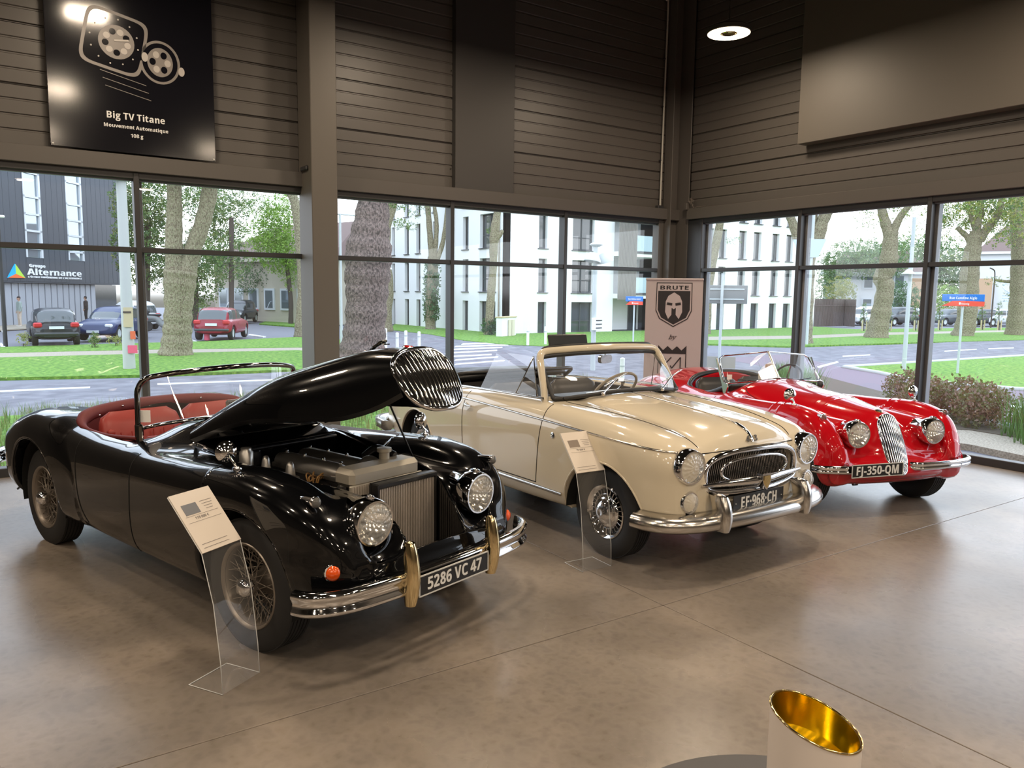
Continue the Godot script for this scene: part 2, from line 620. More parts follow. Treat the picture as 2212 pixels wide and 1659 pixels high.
func wire_wheel(parent: Node, at: Vector3, turn: float, R: float, m: Material, fine: bool) -> void:
	var w := node("wheel", parent, Transform3D(Basis(Vector3.UP, turn), at))
	var z := Transform3D(TO_Z, Vector3.ZERO)
	obj("tyre", tyre_mesh(R, 0.205, 0.155), M.tyre, w)
	obj("rim", MB.new().lathe([Vector2(0.206, 0.0), Vector2(0.207, 0.045), Vector2(0.213, 0.062), Vector2(0.222, 0.068), Vector2(0.227, 0.075), Vector2(0.222, 0.081), Vector2(0.213, 0.077), Vector2(0.204, 0.062), Vector2(0.199, 0.045), Vector2(0.197, 0.02), Vector2(0.197, -0.05), Vector2(0.215, -0.075)], z, 56), m, w)
	obj("hub", MB.new().lathe([Vector2(0.0, -0.06), Vector2(0.075, -0.06), Vector2(0.078, -0.045), Vector2(0.055, -0.03), Vector2(0.046, 0.03), Vector2(0.052, 0.055), Vector2(0.05, 0.07), Vector2(0.0, 0.07)], z, 28), m, w)
	obj("brake_drum", MB.new().lathe([Vector2(0.0, -0.05), Vector2(0.15, -0.05), Vector2(0.152, -0.1), Vector2(0.0, -0.1)], z, 28), M.black_trim, w)
	var k := MB.new().lathe([Vector2(0.046, 0.062), Vector2(0.05, 0.075), Vector2(0.05, 0.092), Vector2(0.044, 0.108), Vector2(0.03, 0.122), Vector2(0.012, 0.128), Vector2(0.0, 0.128)], z, 24)
	for s in [-1, 1]:
		k.box(V(0.055 * s, 0.0, 0.088), V(0.05, 0.03, 0.018), 0.006)
	obj("knock_off_nut", k, M.chrome, w, Transform3D(Basis(Vector3.BACK, 0.5), Vector3.ZERO))
	var one := MB.new().tube([V(0, 0, 0), V(0, 1, 0)], 0.0027, 5).mesh()
	var joined := MB.new()
	for i in 72:
		var row := i % 3
		var g := TAU * i / 72.0
		var sgn := 1.0 if (i / 3) % 2 == 0 else -1.0
		var a: Vector3
		var b: Vector3
		if row == 0:
			a = V(cos(g + 0.55 * sgn) * 0.05, sin(g + 0.55 * sgn) * 0.05, 0.052)
			b = V(cos(g) * 0.198, sin(g) * 0.198, 0.03)
		else:
			a = V(cos(g + 0.9 * sgn) * 0.074, sin(g + 0.9 * sgn) * 0.074, -0.048)
			b = V(cos(g) * 0.2, sin(g) * 0.2, 0.05 if row == 1 else 0.01)
		var d := b - a
		if fine:
			var y := d.normalized()
			var x := y.cross(Vector3.BACK).normalized()
			obj("spoke", one, m, w, Transform3D(Basis(x, d, x.cross(y)), a))
		else:
			joined.tube([a, b], 0.0027, 5)
	if not fine:
		var s := obj("spokes", joined, m, w)
		s.set_meta("kind", "stuff")

func disc_wheel(parent: Node, at: Vector3, turn: float, R: float, m: Material) -> void:
	var w := node("wheel", parent, Transform3D(Basis(Vector3.UP, turn), at))
	var z := Transform3D(TO_Z * Basis.from_scale(V(0.9, 1, 0.9)), Vector3.ZERO)
	obj("tyre", tyre_mesh(R, 0.182, 0.155), M.tyre, w)
	obj("wheel_disc", MB.new().lathe([Vector2(0.0, 0.02), Vector2(0.12, 0.025), Vector2(0.165, 0.02), Vector2(0.20, 0.045), Vector2(0.206, 0.062)], z, 48), M.engine_black, w)
	obj("rim_trim", MB.new().lathe([Vector2(0.206, 0.055), Vector2(0.212, 0.074), Vector2(0.204, 0.080), Vector2(0.186, 0.068), Vector2(0.172, 0.05)], z, 56), M.chrome, w)
	obj("brake_drum", MB.new().lathe([Vector2(0.0, -0.02), Vector2(0.16, -0.02), Vector2(0.16, -0.09), Vector2(0.0, -0.09)], z, 28), M.black_trim, w)
	obj("hub_cap", MB.new().lathe([Vector2(0.132, 0.046), Vector2(0.128, 0.062), Vector2(0.108, 0.074), Vector2(0.1, 0.078), Vector2(0.092, 0.086), Vector2(0.07, 0.105), Vector2(0.04, 0.118), Vector2(0.022, 0.121), Vector2(0.018, 0.119), Vector2(0.0, 0.119)], z, 48), M.chrome, w)
	var vent := MB.new()
	for i in 28:
		var g := TAU * i / 28.0
		vent.box(V(cos(g) * 0.138, sin(g) * 0.138, 0.054), V(0.034, 0.007, 0.006), 0.002, Basis(Vector3.BACK, g))
	obj("slotted_ring", vent.lathe([Vector2(0.133, 0.05), Vector2(0.139, 0.056), Vector2(0.139, 0.052)], z, 48), M.chrome, w)

func headlamp(parent: Node, at: Vector3, dir: Vector3, r: float, deep: float) -> void:
	var x := dir.normalized()
	var zz := x.cross(Vector3.UP).normalized()
	var l := node("headlamp", parent, Transform3D(Basis(x.cross(zz), x, zz), at))
	obj("rim_ring", MB.new().lathe([Vector2(r * 0.80, -deep - 0.10), Vector2(r * 0.93, -deep), Vector2(r, -deep * 0.9), Vector2(r * 1.02, -deep * 0.5), Vector2(r * 0.99, -0.012), Vector2(r * 0.94, 0.0), Vector2(r * 0.87, 0.0), Vector2(r * 0.845, -0.012)], Transform3D(), 40), M.chrome, l)
	obj("reflector", MB.new().lathe([Vector2(0.012, -r * 0.72), Vector2(r * 0.3, -r * 0.64), Vector2(r * 0.58, -r * 0.45), Vector2(r * 0.76, -r * 0.24), Vector2(r * 0.86, -0.01)].map(func(p): return p), Transform3D(), 40), M.lamp_reflector, l)
	obj("bulb", MB.new().ball(V(0, -r * 0.5, 0), V(0.014, 0.02, 0.014), 10), M.lens_clear, l)
	var lens := []
	for i in 8:
		var q := i / 7.0
		lens.append(Vector2(r * 0.86 * (1.0 - q), -0.006 + 0.03 * (1.0 - (1.0 - q) * (1.0 - q))))
	obj("lens", MB.new().lathe(lens, Transform3D(), 40, -1.0), M.lens_ribbed, l)

func car_materials() -> void:
	mat("lamp_reflector", Color(0.85, 0.84, 0.80), 0.12, 1.0)
	var lc := glass("lens_clear", 0.12, Color(0.9, 0.9, 0.88))
	var lr := mat("lens_ribbed", Color(0.93, 0.94, 0.92), 0.08, 0.0, 0.6)
	lr.transparency = BaseMaterial3D.TRANSPARENCY_ALPHA
	lr.albedo_color.a = 0.24
	lr.normal_enabled = true
	var im := Image.create(256, 256, false, Image.FORMAT_RGB8)
	for y in 256:
		for x in 256:
			var a := sin(x * TAU / 16.0) * 0.22
			var b := sin(y * TAU / 64.0) * 0.12
			im.set_pixel(x, y, Color(0.5 + a, 0.5 + b, 0.95))
	lr.normal_texture = ImageTexture.create_from_image(im)
	lr.normal_scale = 1.0
	var amber := mat("lens_amber", Color(0.75, 0.09, 0.008), 0.12, 0.0, 0.6)
	amber.clearcoat_enabled = true; amber.clearcoat = 0.6; amber.clearcoat_roughness = 0.03
	for c in [["paint_black", Color(0.0022, 0.0024, 0.003)], ["paint_cream", Color(0.62, 0.555, 0.43)], ["paint_red", Color(0.44, 0.004, 0.010)]]:
		var m := mat(c[0], c[1], 0.2, 0.0, 0.2)
		m.clearcoat_enabled = true; m.clearcoat = 1.0; m.clearcoat_roughness = 0.01
	var red := mat("red_leather", Color(0.27, 0.022, 0.016), 0.45)
	red.rim_enabled = true; red.rim = 0.2
	mat("maroon_trim", Color(0.12, 0.012, 0.014), 0.6)
	mat("black_leather", Color(0.014, 0.013, 0.012), 0.38)
	mat("plate_black", Color(0.01, 0.01, 0.011), 0.35)
	mat("plate_edge", Color(0.6, 0.6, 0.58), 0.4)
	mat("wire_paint", Color(0.23, 0.20, 0.17), 0.38, 0.6)
	mat("gold_chrome", Color(0.80, 0.64, 0.36), 0.13, 1.0)
	mat("engine_black", Color(0.008, 0.008, 0.009), 0.35)
	mat("black_chrome", Color(0.25, 0.24, 0.235), 0.07, 1.0)
	mat("alloy", Color(0.42, 0.41, 0.39), 0.34, 0.9)
	mat("radiator_brass", Color(0.42, 0.39, 0.33), 0.45, 0.5)
	mat("radiator_fin", Color(0.50, 0.45, 0.40), 0.5, 0.3)

func plate(parent: Node, at: Vector3, w: float, hgt: float, s: String, th: float, wx: float, border: bool) -> void:  # faces +x
	var p := node("number_plate", parent, face(at, Vector3.RIGHT))
	obj("plate_sheet", MB.new().box(V(0, 0, 0), V(w, hgt, 0.006), 0.002), M.plate_black, p)
	if border:
		var g := MB.new()
		var t := 0.006
		g.box(V(0, hgt / 2 - t / 2, 0.003), V(w, t, 0.006)); g.box(V(0, -hgt / 2 + t / 2, 0.003), V(w, t, 0.006))
		g.box(V(w / 2 - t / 2, 0, 0.003), V(t, hgt, 0.006)); g.box(V(-w / 2 + t / 2, 0, 0.003), V(t, hgt, 0.006))
		obj("plate_border", g, M.plate_edge, p)
	write(s, th, M.letter_white, p, Transform3D(Basis(), V(0, 0, 0.004)), "plate_number", true, false, wx)

func wing_mirror(parent: Node, at: Vector3, lean: Vector3, facing: Vector3, r := 0.058) -> void:
	var m := node("wing_mirror", parent, Transform3D(Basis(), at))
	obj("stalk", MB.new().tube(curve([V(0, 0, 0), lean * 0.35 + V(0.012, 0, 0), lean * 0.8, lean], 4), [0.013, 0.009, 0.008, 0.008, 0.007, 0.007, 0.007, 0.007, 0.007, 0.007, 0.007, 0.007, 0.009], 8), M.chrome, m)
	obj("foot", MB.new().ball(V(0, 0.002, 0), V(0.035, 0.014, 0.02), 14), M.chrome, m)
	var x := facing.normalized()
	var b := Basis(x.cross(Vector3.UP).normalized(), x, x.cross(Vector3.UP).normalized().cross(x))
	obj("mirror_shell", MB.new().lathe([Vector2(0.0, 0.028), Vector2(r * 0.5, 0.024), Vector2(r * 0.85, 0.012), Vector2(r, -0.003), Vector2(r * 0.96, -0.008), Vector2(0.0, -0.006)], Transform3D(b, lean), 28), M.chrome, m)

func side_pod(parent: Node, at: Vector3) -> void:
	var p := node("side_lamp", parent, Transform3D(TO_X, at))
	obj("pod_shell", MB.new().lathe([Vector2(0.0, -0.15), Vector2(0.008, -0.12), Vector2(0.02, -0.06), Vector2(0.027, 0.0), Vector2(0.029, 0.012), Vector2(0.026, 0.018)], Transform3D(), 20), M.chrome, p)
	obj("pod_lens", MB.new().lathe([Vector2(0.026, 0.016), Vector2(0.02, 0.028), Vector2(0.01, 0.034), Vector2(0.0, 0.035)], Transform3D(), 20), M.lens_clear, p)

func liner(parent: Node, at: Vector2, R: float, z0: float, z1: float, low := -0.3) -> void:  # dark wheel well, both sides
	for s in [1, -1]:
		var g := MB.new()
		var n := 28
		var rows := []
		for q in [z1, z0]:
			var row := PackedVector3Array()
			for i in n + 1:
				var a := low + (PI - 2.0 * low) * i / n
				row.append(V(at.x + cos(a) * R, at.y + sin(a) * R, q * s))
			rows.append(row)
		g.grid(rows, false, false, s > 0)
		var c := V(at.x, at.y, z0 * s)
		for i in n:
			var a0: Vector3 = rows[1][i]; var a1: Vector3 = rows[1][i + 1]
			if s > 0: g.tri(c, a0, a1)
			else: g.tri(c, a1, a0)
		obj("wheel_well", g, M.dark_gap, parent)

func seam(parent: Node, F: Field, pts: Array, called := "panel_gap", m: Material = null, r := 0.0035, lift := 0.0) -> void:  # pts: Vector3 starts whose y or z is found on the skin; [point, direction]
	var path := []
	for p in pts:
		var q := F.hit(p[0], p[1])
		path.append(q - p[1] * lift)
	obj(called, MB.new().tube(path, r, 6), m if m else M.dark_gap, parent)

func side_seam(parent: Node, F: Field, xy: Array, both := true, called := "panel_gap", m: Material = null, r := 0.0035, lift := 0.0, steps := 5) -> void:
	var c := curve(xy.map(func(p): return V(p.x, p.y, 0.0)), steps)
	for s in ([1.0, -1.0] if both else [1.0]):
		var pts := []
		for p in c: pts.append([V(p.x, p.y, 1.1 * s), V(0, 0, -s)])
		seam(parent, F, pts, called, m, r, lift)

func top_seam(parent: Node, F: Field, xz: Array, both := true, called := "panel_gap", m: Material = null, r := 0.0035, lift := 0.0, steps := 5) -> void:
	var c := curve(xz.map(func(p): return V(p.x, 0.0, p.y)), steps)
	for s in ([1.0, -1.0] if both else [1.0]):
		var pts := []
		for p in c: pts.append([V(p.x, 1.5, p.z * s), V(0, -1, 0)])
		seam(parent, F, pts, called, m, r, lift)

func car_root(called: String, x: float, z: float, deg: float, label: String, category: String) -> Node3D:
	var o := root_of(called, V(x, 0, z), -deg_to_rad(deg))
	tag(o, label, category)
	return o

# ------------------------------------------------------------------ scene
func _ready() -> void:
	var cam := Camera3D.new()
	cam.name = "camera"
	cam.position = V(-9.14, 1.82, 8.86)
	cam.basis = Basis.from_euler(V(-0.1153, -0.5967, 0.0126))
	cam.fov = rad_to_deg(2.0 * atan(829.5 / 1668.1))
	cam.near = 0.05; cam.far = 600.0
	add_child(cam)
	var env := Environment.new()
	var sm := ProceduralSkyMaterial.new()   # bright even overcast
	sm.sky_top_color = Color(0.80, 0.87, 0.95); sm.sky_horizon_color = Color(0.95, 0.97, 0.99)
	sm.sky_curve = 0.25
	sm.ground_bottom_color = Color(0.45, 0.46, 0.44); sm.ground_horizon_color = Color(0.6, 0.61, 0.6)
	sm.sky_energy_multiplier = 1.75
	var sky := Sky.new()
	sky.sky_material = sm
	env.background_mode = Environment.BG_SKY
	env.sky = sky
	env.ambient_light_source = Environment.AMBIENT_SOURCE_SKY
	env.tonemap_mode = Environment.TONE_MAPPER_LINEAR
	env.tonemap_exposure = 1.14
	env.sdfgi_enabled = true; env.ssao_enabled = true; env.ssil_enabled = true
	var we := WorldEnvironment.new()
	we.name = "world"
	we.environment = env
	add_child(we)
	materials()
	room()
	lamps()
	car_materials()
	outside()
	black_car()
	cream_car()
	red_car()
	furniture()

func materials() -> void:
	mat("wall_metal", Color(0.085, 0.077, 0.070), 0.42)
	mat("wall_dark", Color(0.045, 0.042, 0.040), 0.5)
	mat("frame", Color(0.030, 0.030, 0.032), 0.4)
	mat("frame_light", Color(0.17, 0.19, 0.21), 0.45)
	mat("column", Color(0.105, 0.094, 0.08), 0.5)
	mat("ceiling", Color(0.02, 0.02, 0.021), 0.8)
	mat("chrome", Color(0.78, 0.78, 0.79), 0.06, 1.0)
	mat("dull_chrome", Color(0.62, 0.60, 0.57), 0.2, 1.0)
	mat("brass", Color(0.83, 0.62, 0.28), 0.12, 1.0)
	mat("tyre", Color(0.012, 0.012, 0.013), 0.7)
	mat("rubber", Color(0.012, 0.012, 0.013), 0.5)
	mat("black_trim", Color(0.008, 0.008, 0.009), 0.35)
	mat("dark_gap", Color(0.003, 0.003, 0.003), 0.9)
	mat("white_paint", Color(0.8, 0.8, 0.78), 0.5)
	mat("letter_white", Color(0.72, 0.72, 0.70), 0.45)
	mat("letter_black", Color(0.012, 0.011, 0.014), 0.5)
	glass("window_glass", 0.03)
	glass("car_glass", 0.04)
	var f := mat("floor", Color(1, 1, 1), 0.3)
	tri_tex(f, noise_tex(0.004, [[0.0, Color(0.43, 0.40, 0.37)], [0.45, Color(0.50, 0.465, 0.43)], [0.62, Color(0.54, 0.50, 0.46)], [1.0, Color(0.60, 0.56, 0.52)]], 1024, 5), 0.16)
	detail_tex(f, noise_tex(0.02, [[0.0, Color(0.9, 0.9, 0.9)], [0.5, Color(1, 1, 1)], [0.8, Color(0.96, 0.96, 0.95)], [1.0, Color(0.88, 0.87, 0.86)]], 512, 4, FastNoiseLite.TYPE_SIMPLEX, 7), 0.7)
	f.roughness_texture = noise_tex(0.006, [[0.0, Color(0.42, 0.42, 0.42)], [1.0, Color(0.72, 0.72, 0.72)]], 512, 4, FastNoiseLite.TYPE_SIMPLEX_SMOOTH, 3)
	f.roughness = 0.5

const X0 := -20.0
const Z1 := 21.0
const HC := 6.6

func tray(parent: Node, a: Vector3, b: Vector3, nrm: Vector3, y0: float, planks: int) -> void:  # one ribbed cladding tray between a and b
	var pr := [Vector2(0.0, -0.02)]   # (height, proud)
	var y := 0.006
	for k in planks:
		pr.append(Vector2(y, -0.02 if k == 0 else -0.011)); pr.append(Vector2(y + 0.008, 0.0)); pr.append(Vector2(y + 0.122, 0.0)); pr.append(Vector2(y + 0.130, -0.011))
		y += 0.14
	pr[pr.size() - 1] = Vector2(y - 0.010, -0.02)
	var g := MB.new()
	for i in pr.size() - 1:
		var p: Vector2 = pr[i]; var q: Vector2 = pr[i + 1]
		g.quad(a + V(0, y0 + p.x, 0) + nrm * p.y, b + V(0, y0 + p.x, 0) + nrm * p.y, b + V(0, y0 + q.x, 0) + nrm * q.y, a + V(0, y0 + q.x, 0) + nrm * q.y)
	obj("cladding_panel", g, M.wall_metal, parent)

func structure(called: String, label: String, category: String) -> Node3D:
	var o := root_of(called)
	return tag(o, label, category, "", "structure") as Node3D

func glazing(called: String, label: String, a: Vector3, b: Vector3, nrm: Vector3) -> void:  # one window bay: a to b along the floor, nrm into the room
	var w := structure(called, label, "window")
	var d := (b - a).normalized()
	var L := a.distance_to(b)
	var ps := MB.new()
	var bs := Basis(d, Vector3.UP, d.cross(Vector3.UP))
	obj("sill_rail", MB.new().box(a + d * L / 2 + V(0, 0.04, 0), V(L, 0.10, 0.13), 0.006, bs), M.frame, w)
	obj("transom", MB.new().box(a + d * L / 2 + V(0, 2.227, 0), V(L, 0.055, 0.11), 0.005, bs), M.frame, w)
	obj("head_rail", MB.new().box(a + d * L / 2 + V(0, 2.975, 0), V(L, 0.075, 0.12), 0.006, bs), M.frame, w)
	obj("glazing_bead", MB.new().box(a + d * L / 2 + V(0, 2.932, 0) - nrm * 0.015, V(L, 0.022, 0.05), 0.003, bs), M.frame_light, w)
	obj("mullion", MB.new().box(a + V(0, 1.5, 0), V(0.055, 3.0, 0.14), 0.005, bs), M.frame, w)
	for y in [[0.09, 2.2], [2.254, 2.938]]:
		var y0: float = y[0]; var y1: float = y[1]
		var g := MB.new()
		g.quad(a + V(0, y0, 0) - nrm * 0.03, b + V(0, y0, 0) - nrm * 0.03, b + V(0, y1, 0) - nrm * 0.03, a + V(0, y1, 0) - nrm * 0.03)
		obj("pane", g, M.window_glass, w)
		var e := MB.new()   # pale outer rebates, seen along the edges of the panes
		e.box(a + d * 0.045 + V(0, (y0 + y1) / 2, 0) - nrm * 0.075, V(0.04, y1 - y0, 0.09), 0.004, bs)
		obj("rebate", e, M.frame_light, w)

func room() -> void:
	# floor slabs between saw cuts
	var fl := structure("floor", "polished grey concrete showroom floor with fine saw-cut joints", "floor")
	var base := MB.new().box(V(X0 / 2, -0.18, Z1 / 2), V(-X0 + 0.3, 0.3, Z1 + 0.3))
	obj("joint_bed", base, M.dark_gap, fl)
	var xs := [X0, -17.7, -11.8, -5.91, 0.12]
	var zs := [-0.12, 5.73, 11.5, 17.3, Z1]
	for i in 4:
		for k in 4:
			var c := V((xs[i] + xs[i + 1]) / 2, -0.02, (zs[k] + zs[k + 1]) / 2)
			obj("slab", MB.new().box(c, V(xs[i + 1] - xs[i] - 0.006, 0.04, zs[k + 1] - zs[k] - 0.006), 0.002), M.floor, fl)
	var ce := structure("ceiling", "dark ceiling high above the showroom", "ceiling")
	obj("deck", MB.new().box(V(X0 / 2, HC + 0.1, Z1 / 2), V(-X0 + 0.6, 0.2, Z1 + 0.6)), M.ceiling, ce)
	# the two closed walls behind the viewer
	var wb := structure("wall_back", "plain dark closed wall on the far side of the showroom", "wall")
	obj("lining", MB.new().box(V(X0 / 2, HC / 2, Z1 + 0.1), V(-X0 + 0.6, HC, 0.2)), mat("back_lining", Color(0.10, 0.09, 0.08), 0.7), wb)
	var ws := structure("wall_side", "plain dark closed wall on the side of the showroom", "wall")
	obj("lining", MB.new().box(V(X0 - 0.1, HC / 2, Z1 / 2), V(0.2, HC, Z1 + 0.6)), M.back_lining, ws)
	# left wall: cladding above the windows
	var wl := structure("wall_left", "dark ribbed metal cladding above the long window wall with black poster", "wall")
	obj("backing", MB.new().box(V(X0 / 2, (3.0 + HC) / 2, -0.14), V(-X0 + 0.3, HC - 3.0, 0.2)), M.wall_dark, wl)
	for sp in [[-20.0, -13.0], [-13.0, -6.1], [-5.8, -4.09], [-3.19, -0.30]]:
		for k in 7:
			var y := 3.17 + 0.56 * k
			tray(wl, V(sp[0], 0, -0.01), V(sp[1], 0, -0.01), V(0, 0, 1), y, 4 if k < 6 else 1)
	obj("plain_panel", MB.new().box(V(-3.64, (3.06 + HC) / 2, 0.03), V(0.9, HC - 3.06, 0.10), 0.004), M.wall_dark, wl)
	for y in [3.42, 4.62, 5.82]:
		obj("screw", MB.new().ball(V(-4.115, y, 0.005), V(0.011, 0.011, 0.006), 8), M.dull_chrome, wl)
	obj("lintel_beam", MB.new().box(V(X0 / 2, 3.085, 0.02), V(-X0 - 0.1, 0.165, 0.18), 0.006), M.wall_metal, wl)
	obj("beam_shadow_gap", MB.new().box(V(X0 / 2, 3.0, -0.02), V(-X0, 0.05, 0.12)), M.frame, wl)
	# right wall
	var wr := structure("wall_right", "dark ribbed metal cladding above the windows behind the red car", "wall")
	obj("backing", MB.new().box(V(0.14, (3.0 + HC) / 2, Z1 / 2), V(0.2, HC - 3.0, Z1 + 0.3)), M.wall_dark, wr)
	for sp in [[0.26, 7.0], [7.0, 14.0], [14.0, 21.0]]:
		for k in 7:
			tray(wr, V(0.01, 0, sp[1]), V(0.01, 0, sp[0]), V(-1, 0, 0), 3.17 + 0.56 * k, 4 if k < 6 else 1)
	obj("lintel_beam", MB.new().box(V(-0.02, 3.085, Z1 / 2 + 0.15), V(0.18, 0.165, Z1 - 0.3), 0.006), M.wall_metal, wr)
	obj("beam_shadow_gap", MB.new().box(V(0.02, 3.0, Z1 / 2), V(0.12, 0.05, Z1)), M.frame, wr)
	obj("corner_bracket", MB.new().box(V(-0.07, 3.2, 0.31), V(0.16, 0.10, 0.05), 0.004), M.wall_metal, wr)
	var bd := obj("wall_board", MB.new().box(V(-0.10, (3.83 + HC) / 2, 5.64), V(0.18, HC - 3.83, 6.7), 0.006), M.column)
	tag(bd, "large plain grey-brown board fixed high on the right wall", "wall board", "", "structure")
	# glazing bays
	var ax := [-9.65, -7.81, -5.95, -4.12, -2.27, -0.45]
	var al := ["tall window bay with a dark building and parked cars outside", "window bay below the poster showing the forked plane tree", "window bay right of the column showing the thick plane trunk", "window bay showing the white apartment building behind the cream car", "narrow window bay beside the white banner"]
	for i in 5:
		glazing("window_%d" % (i + 1), al[i], V(ax[i], 0, 0), V(ax[i + 1], 0, 0), V(0, 0, 1))
	var bz := [0.57, 2.30, 4.03, 5.76, 7.5, 9.2]
	var bl := ["window bay right of the corner column showing a signpost", "window bay behind the red car showing a lamp post and trees", "window bay at the right edge showing the blue and orange street sign", "window bay beyond the right edge of the view", "second window bay beyond the right edge of the view"]
	for i in 5:
		glazing("window_%d" % (i + 6), bl[i], V(0, 0, bz[i]), V(0, 0, bz[i + 1]), V(-1, 0, 0))
	var lw := structure("wall_return", "closed wall parts where the windows end outside the view", "wall")
	obj("lining", MB.new().box(V(-14.9, 1.5, -0.1), V(10.4, 3.0, 0.2)), M.wall_dark, lw)
	obj("lining", MB.new().box(V(0.1, 1.5, 15.2), V(0.2, 3.0, 12.0)), M.wall_dark, lw)
	var tr := structure("trim_1", "dark window jambs beside the corner column", "trim")
	obj("jamb", MB.new().box(V(-0.385, 1.5, -0.02), V(0.10, 3.0, 0.14), 0.005), M.wall_metal, tr)
	obj("jamb", MB.new().box(V(0.0, 1.5, 0.42), V(0.10, 3.0, 0.26), 0.005), M.frame, tr)
	obj("jamb", MB.new().box(V(-0.16, 1.5, -0.10), V(0.40, 3.0, 0.06), 0.005), M.frame, tr)
	obj("jamb", MB.new().box(V(0.08, 1.5, 0.14), V(0.06, 3.0, 0.40), 0.005), M.frame, tr)
	# columns
	var c1 := structure("column", "wide grey-brown steel column between the two left window bays", "column")
	obj("shaft", MB.new().box(V(-5.95, HC / 2, 0.20), V(0.30, HC, 0.42), 0.008), M.column, c1)
	obj("bolted_plate", MB.new().box(V(-6.115, 3.19, 0.22), V(0.03, 0.05, 0.2), 0.01), M.frame, c1)
	var c2 := structure("column", "dark I-section steel column in the corner between the window walls", "column")
	obj("flange", MB.new().box(V(-0.32, HC / 2, 0.09), V(0.016, HC, 0.17), 0.003), M.wall_metal, c2)
	obj("flange", MB.new().box(V(-0.05, HC / 2, 0.15), V(0.016, HC, 0.28), 0.003), M.wall_metal, c2)
	obj("web", MB.new().box(V(-0.19, HC / 2, 0.03), V(0.28, HC, 0.016)), M.wall_metal, c2)
	# pole and knot of cable
	var pp := MB.new().tube(curve([V(-0.42, 3.22, 0.04), V(-0.41, 4.5, 0.04), V(-0.39, 6.12, 0.04), V(-0.42, 6.24, 0.04), V(-0.6, 6.30, 0.04), V(-1.4, 6.34, 0.04)], 4), 0.014, 8)
	var po := obj("conduit", pp, mat("conduit", Color(0.42, 0.41, 0.37), 0.4))
	tag(po, "thin pale conduit running up the corner beside the column", "conduit")
	for y in [3.9, 4.7, 5.4]:
		obj("clip", MB.new().box(V(-0.42 + (y - 3.22) * 0.01, y, 0.02), V(0.05, 0.02, 0.05), 0.003), M.frame, po)
	obj("foot_bracket", MB.new().box(V(-0.44, 3.19, 0.05), V(0.12, 0.05, 0.07), 0.006), M.frame, po)
	var rng := RandomNumberGenerator.new()
	rng.seed = 5
	var kp := []
	for i in 14:
		kp.append(V(-0.09 - rng.randf() * 0.04, 3.22 + rng.randf() * 0.10, 0.33 + rng.randf() * 0.10))
	kp.append_array([V(-0.11, 3.175, 0.44), V(-0.112, 3.18, 0.52), V(-0.112, 3.178, 0.60), V(-0.112, 3.18, 0.68)])
	tag(obj("cable_tangle", MB.new().tube(curve(kp, 4), 0.005, 5), mat("cable", Color(0.12, 0.10, 0.085), 0.6)), "small tangle of cable lying on the beam beside the corner column", "cable")

func lamps() -> void:
	var em := mat("lamp_glow", Color(1, 0.93, 0.82), 0.5)
	em.emission_enabled = true; em.emission = Color(1.0, 0.90, 0.76); em.emission_energy_multiplier = 6.0
	var ho := mat("lamp_housing", Color(0.05, 0.045, 0.04), 0.5)
	var first: Node3D = null
	var n := 0
	for z in [1.9, 6.0, 10.1, 14.2, 18.3]:
		for x in [-1.5, -4.75, -8.0, -11.25, -14.5]:
			var at := V(x, 5.0, z + (0.3 if n == 0 else 0.0))
			var o: Node3D
			if first == null:
				o = root_of("ring_lamp", at)
				first = o
				obj("housing", MB.new().lathe([Vector2(0.02, 0.075), Vector2(0.23, 0.07), Vector2(0.262, 0.05), Vector2(0.262, 0.004), Vector2(0.255, 0.0), Vector2(0.1, 0.0), Vector2(0.09, 0.02), Vector2(0.0, 0.02)], Transform3D(), 40), ho, o)
				obj("glowing_ring", MB.new().lathe([Vector2(0.10, -0.003), Vector2(0.13, -0.012), Vector2(0.225, -0.012), Vector2(0.252, -0.003)].map(func(p): return Vector2(p.x, p.y)), Transform3D(), 40), em, o)
				obj("sensor_hub", MB.new().lathe([Vector2(0.0, -0.012), Vector2(0.07, -0.012), Vector2(0.088, 0.0), Vector2(0.088, 0.018), Vector2(0.0, 0.018)], Transform3D(), 24), M.brass, o)
				obj("suspension_rod", MB.new().tube([V(0, 0.07, 0), V(0, 1.6, 0)], 0.006, 6), ho, o)
				tag(o, "glowing ring lamp hanging near the corner above the red car", "ceiling lamp", "ring lamps")
			else:
				o = dup(first, at, 0.0, "ring lamp hanging elsewhere over the showroom, seen only in reflections")
			var l := AreaLight3D.new()
			l.name = "lamp_light"
			l.area_size = Vector2(0.4, 0.4)
			l.light_color = Color(1.0, 0.91, 0.80)
			l.light_energy = 6.0
			l.shadow_enabled = true
			l.set("area_range", 40.0)
			l.position = at + V(0, -0.03, 0)
			l.rotation.x = -PI / 2
			add_child(l, true)
			n += 1

# ------------------------------------------------------------------ the street outside
const GY := -0.38

func patch(called: String, pts: Array, top: float, m: Material, label: String, category: String, kind := "structure") -> MeshInstance3D:
	var g := MB.new().ext(PackedVector2Array(pts), Transform3D(Basis(V(1, 0, 0), V(0, 0, 1), V(0, -1, 0)), V(0, top - 0.05, 0)), 0.1)
	var o := obj(called, g, m)
	tag(o, label, category, "", kind)
	return o

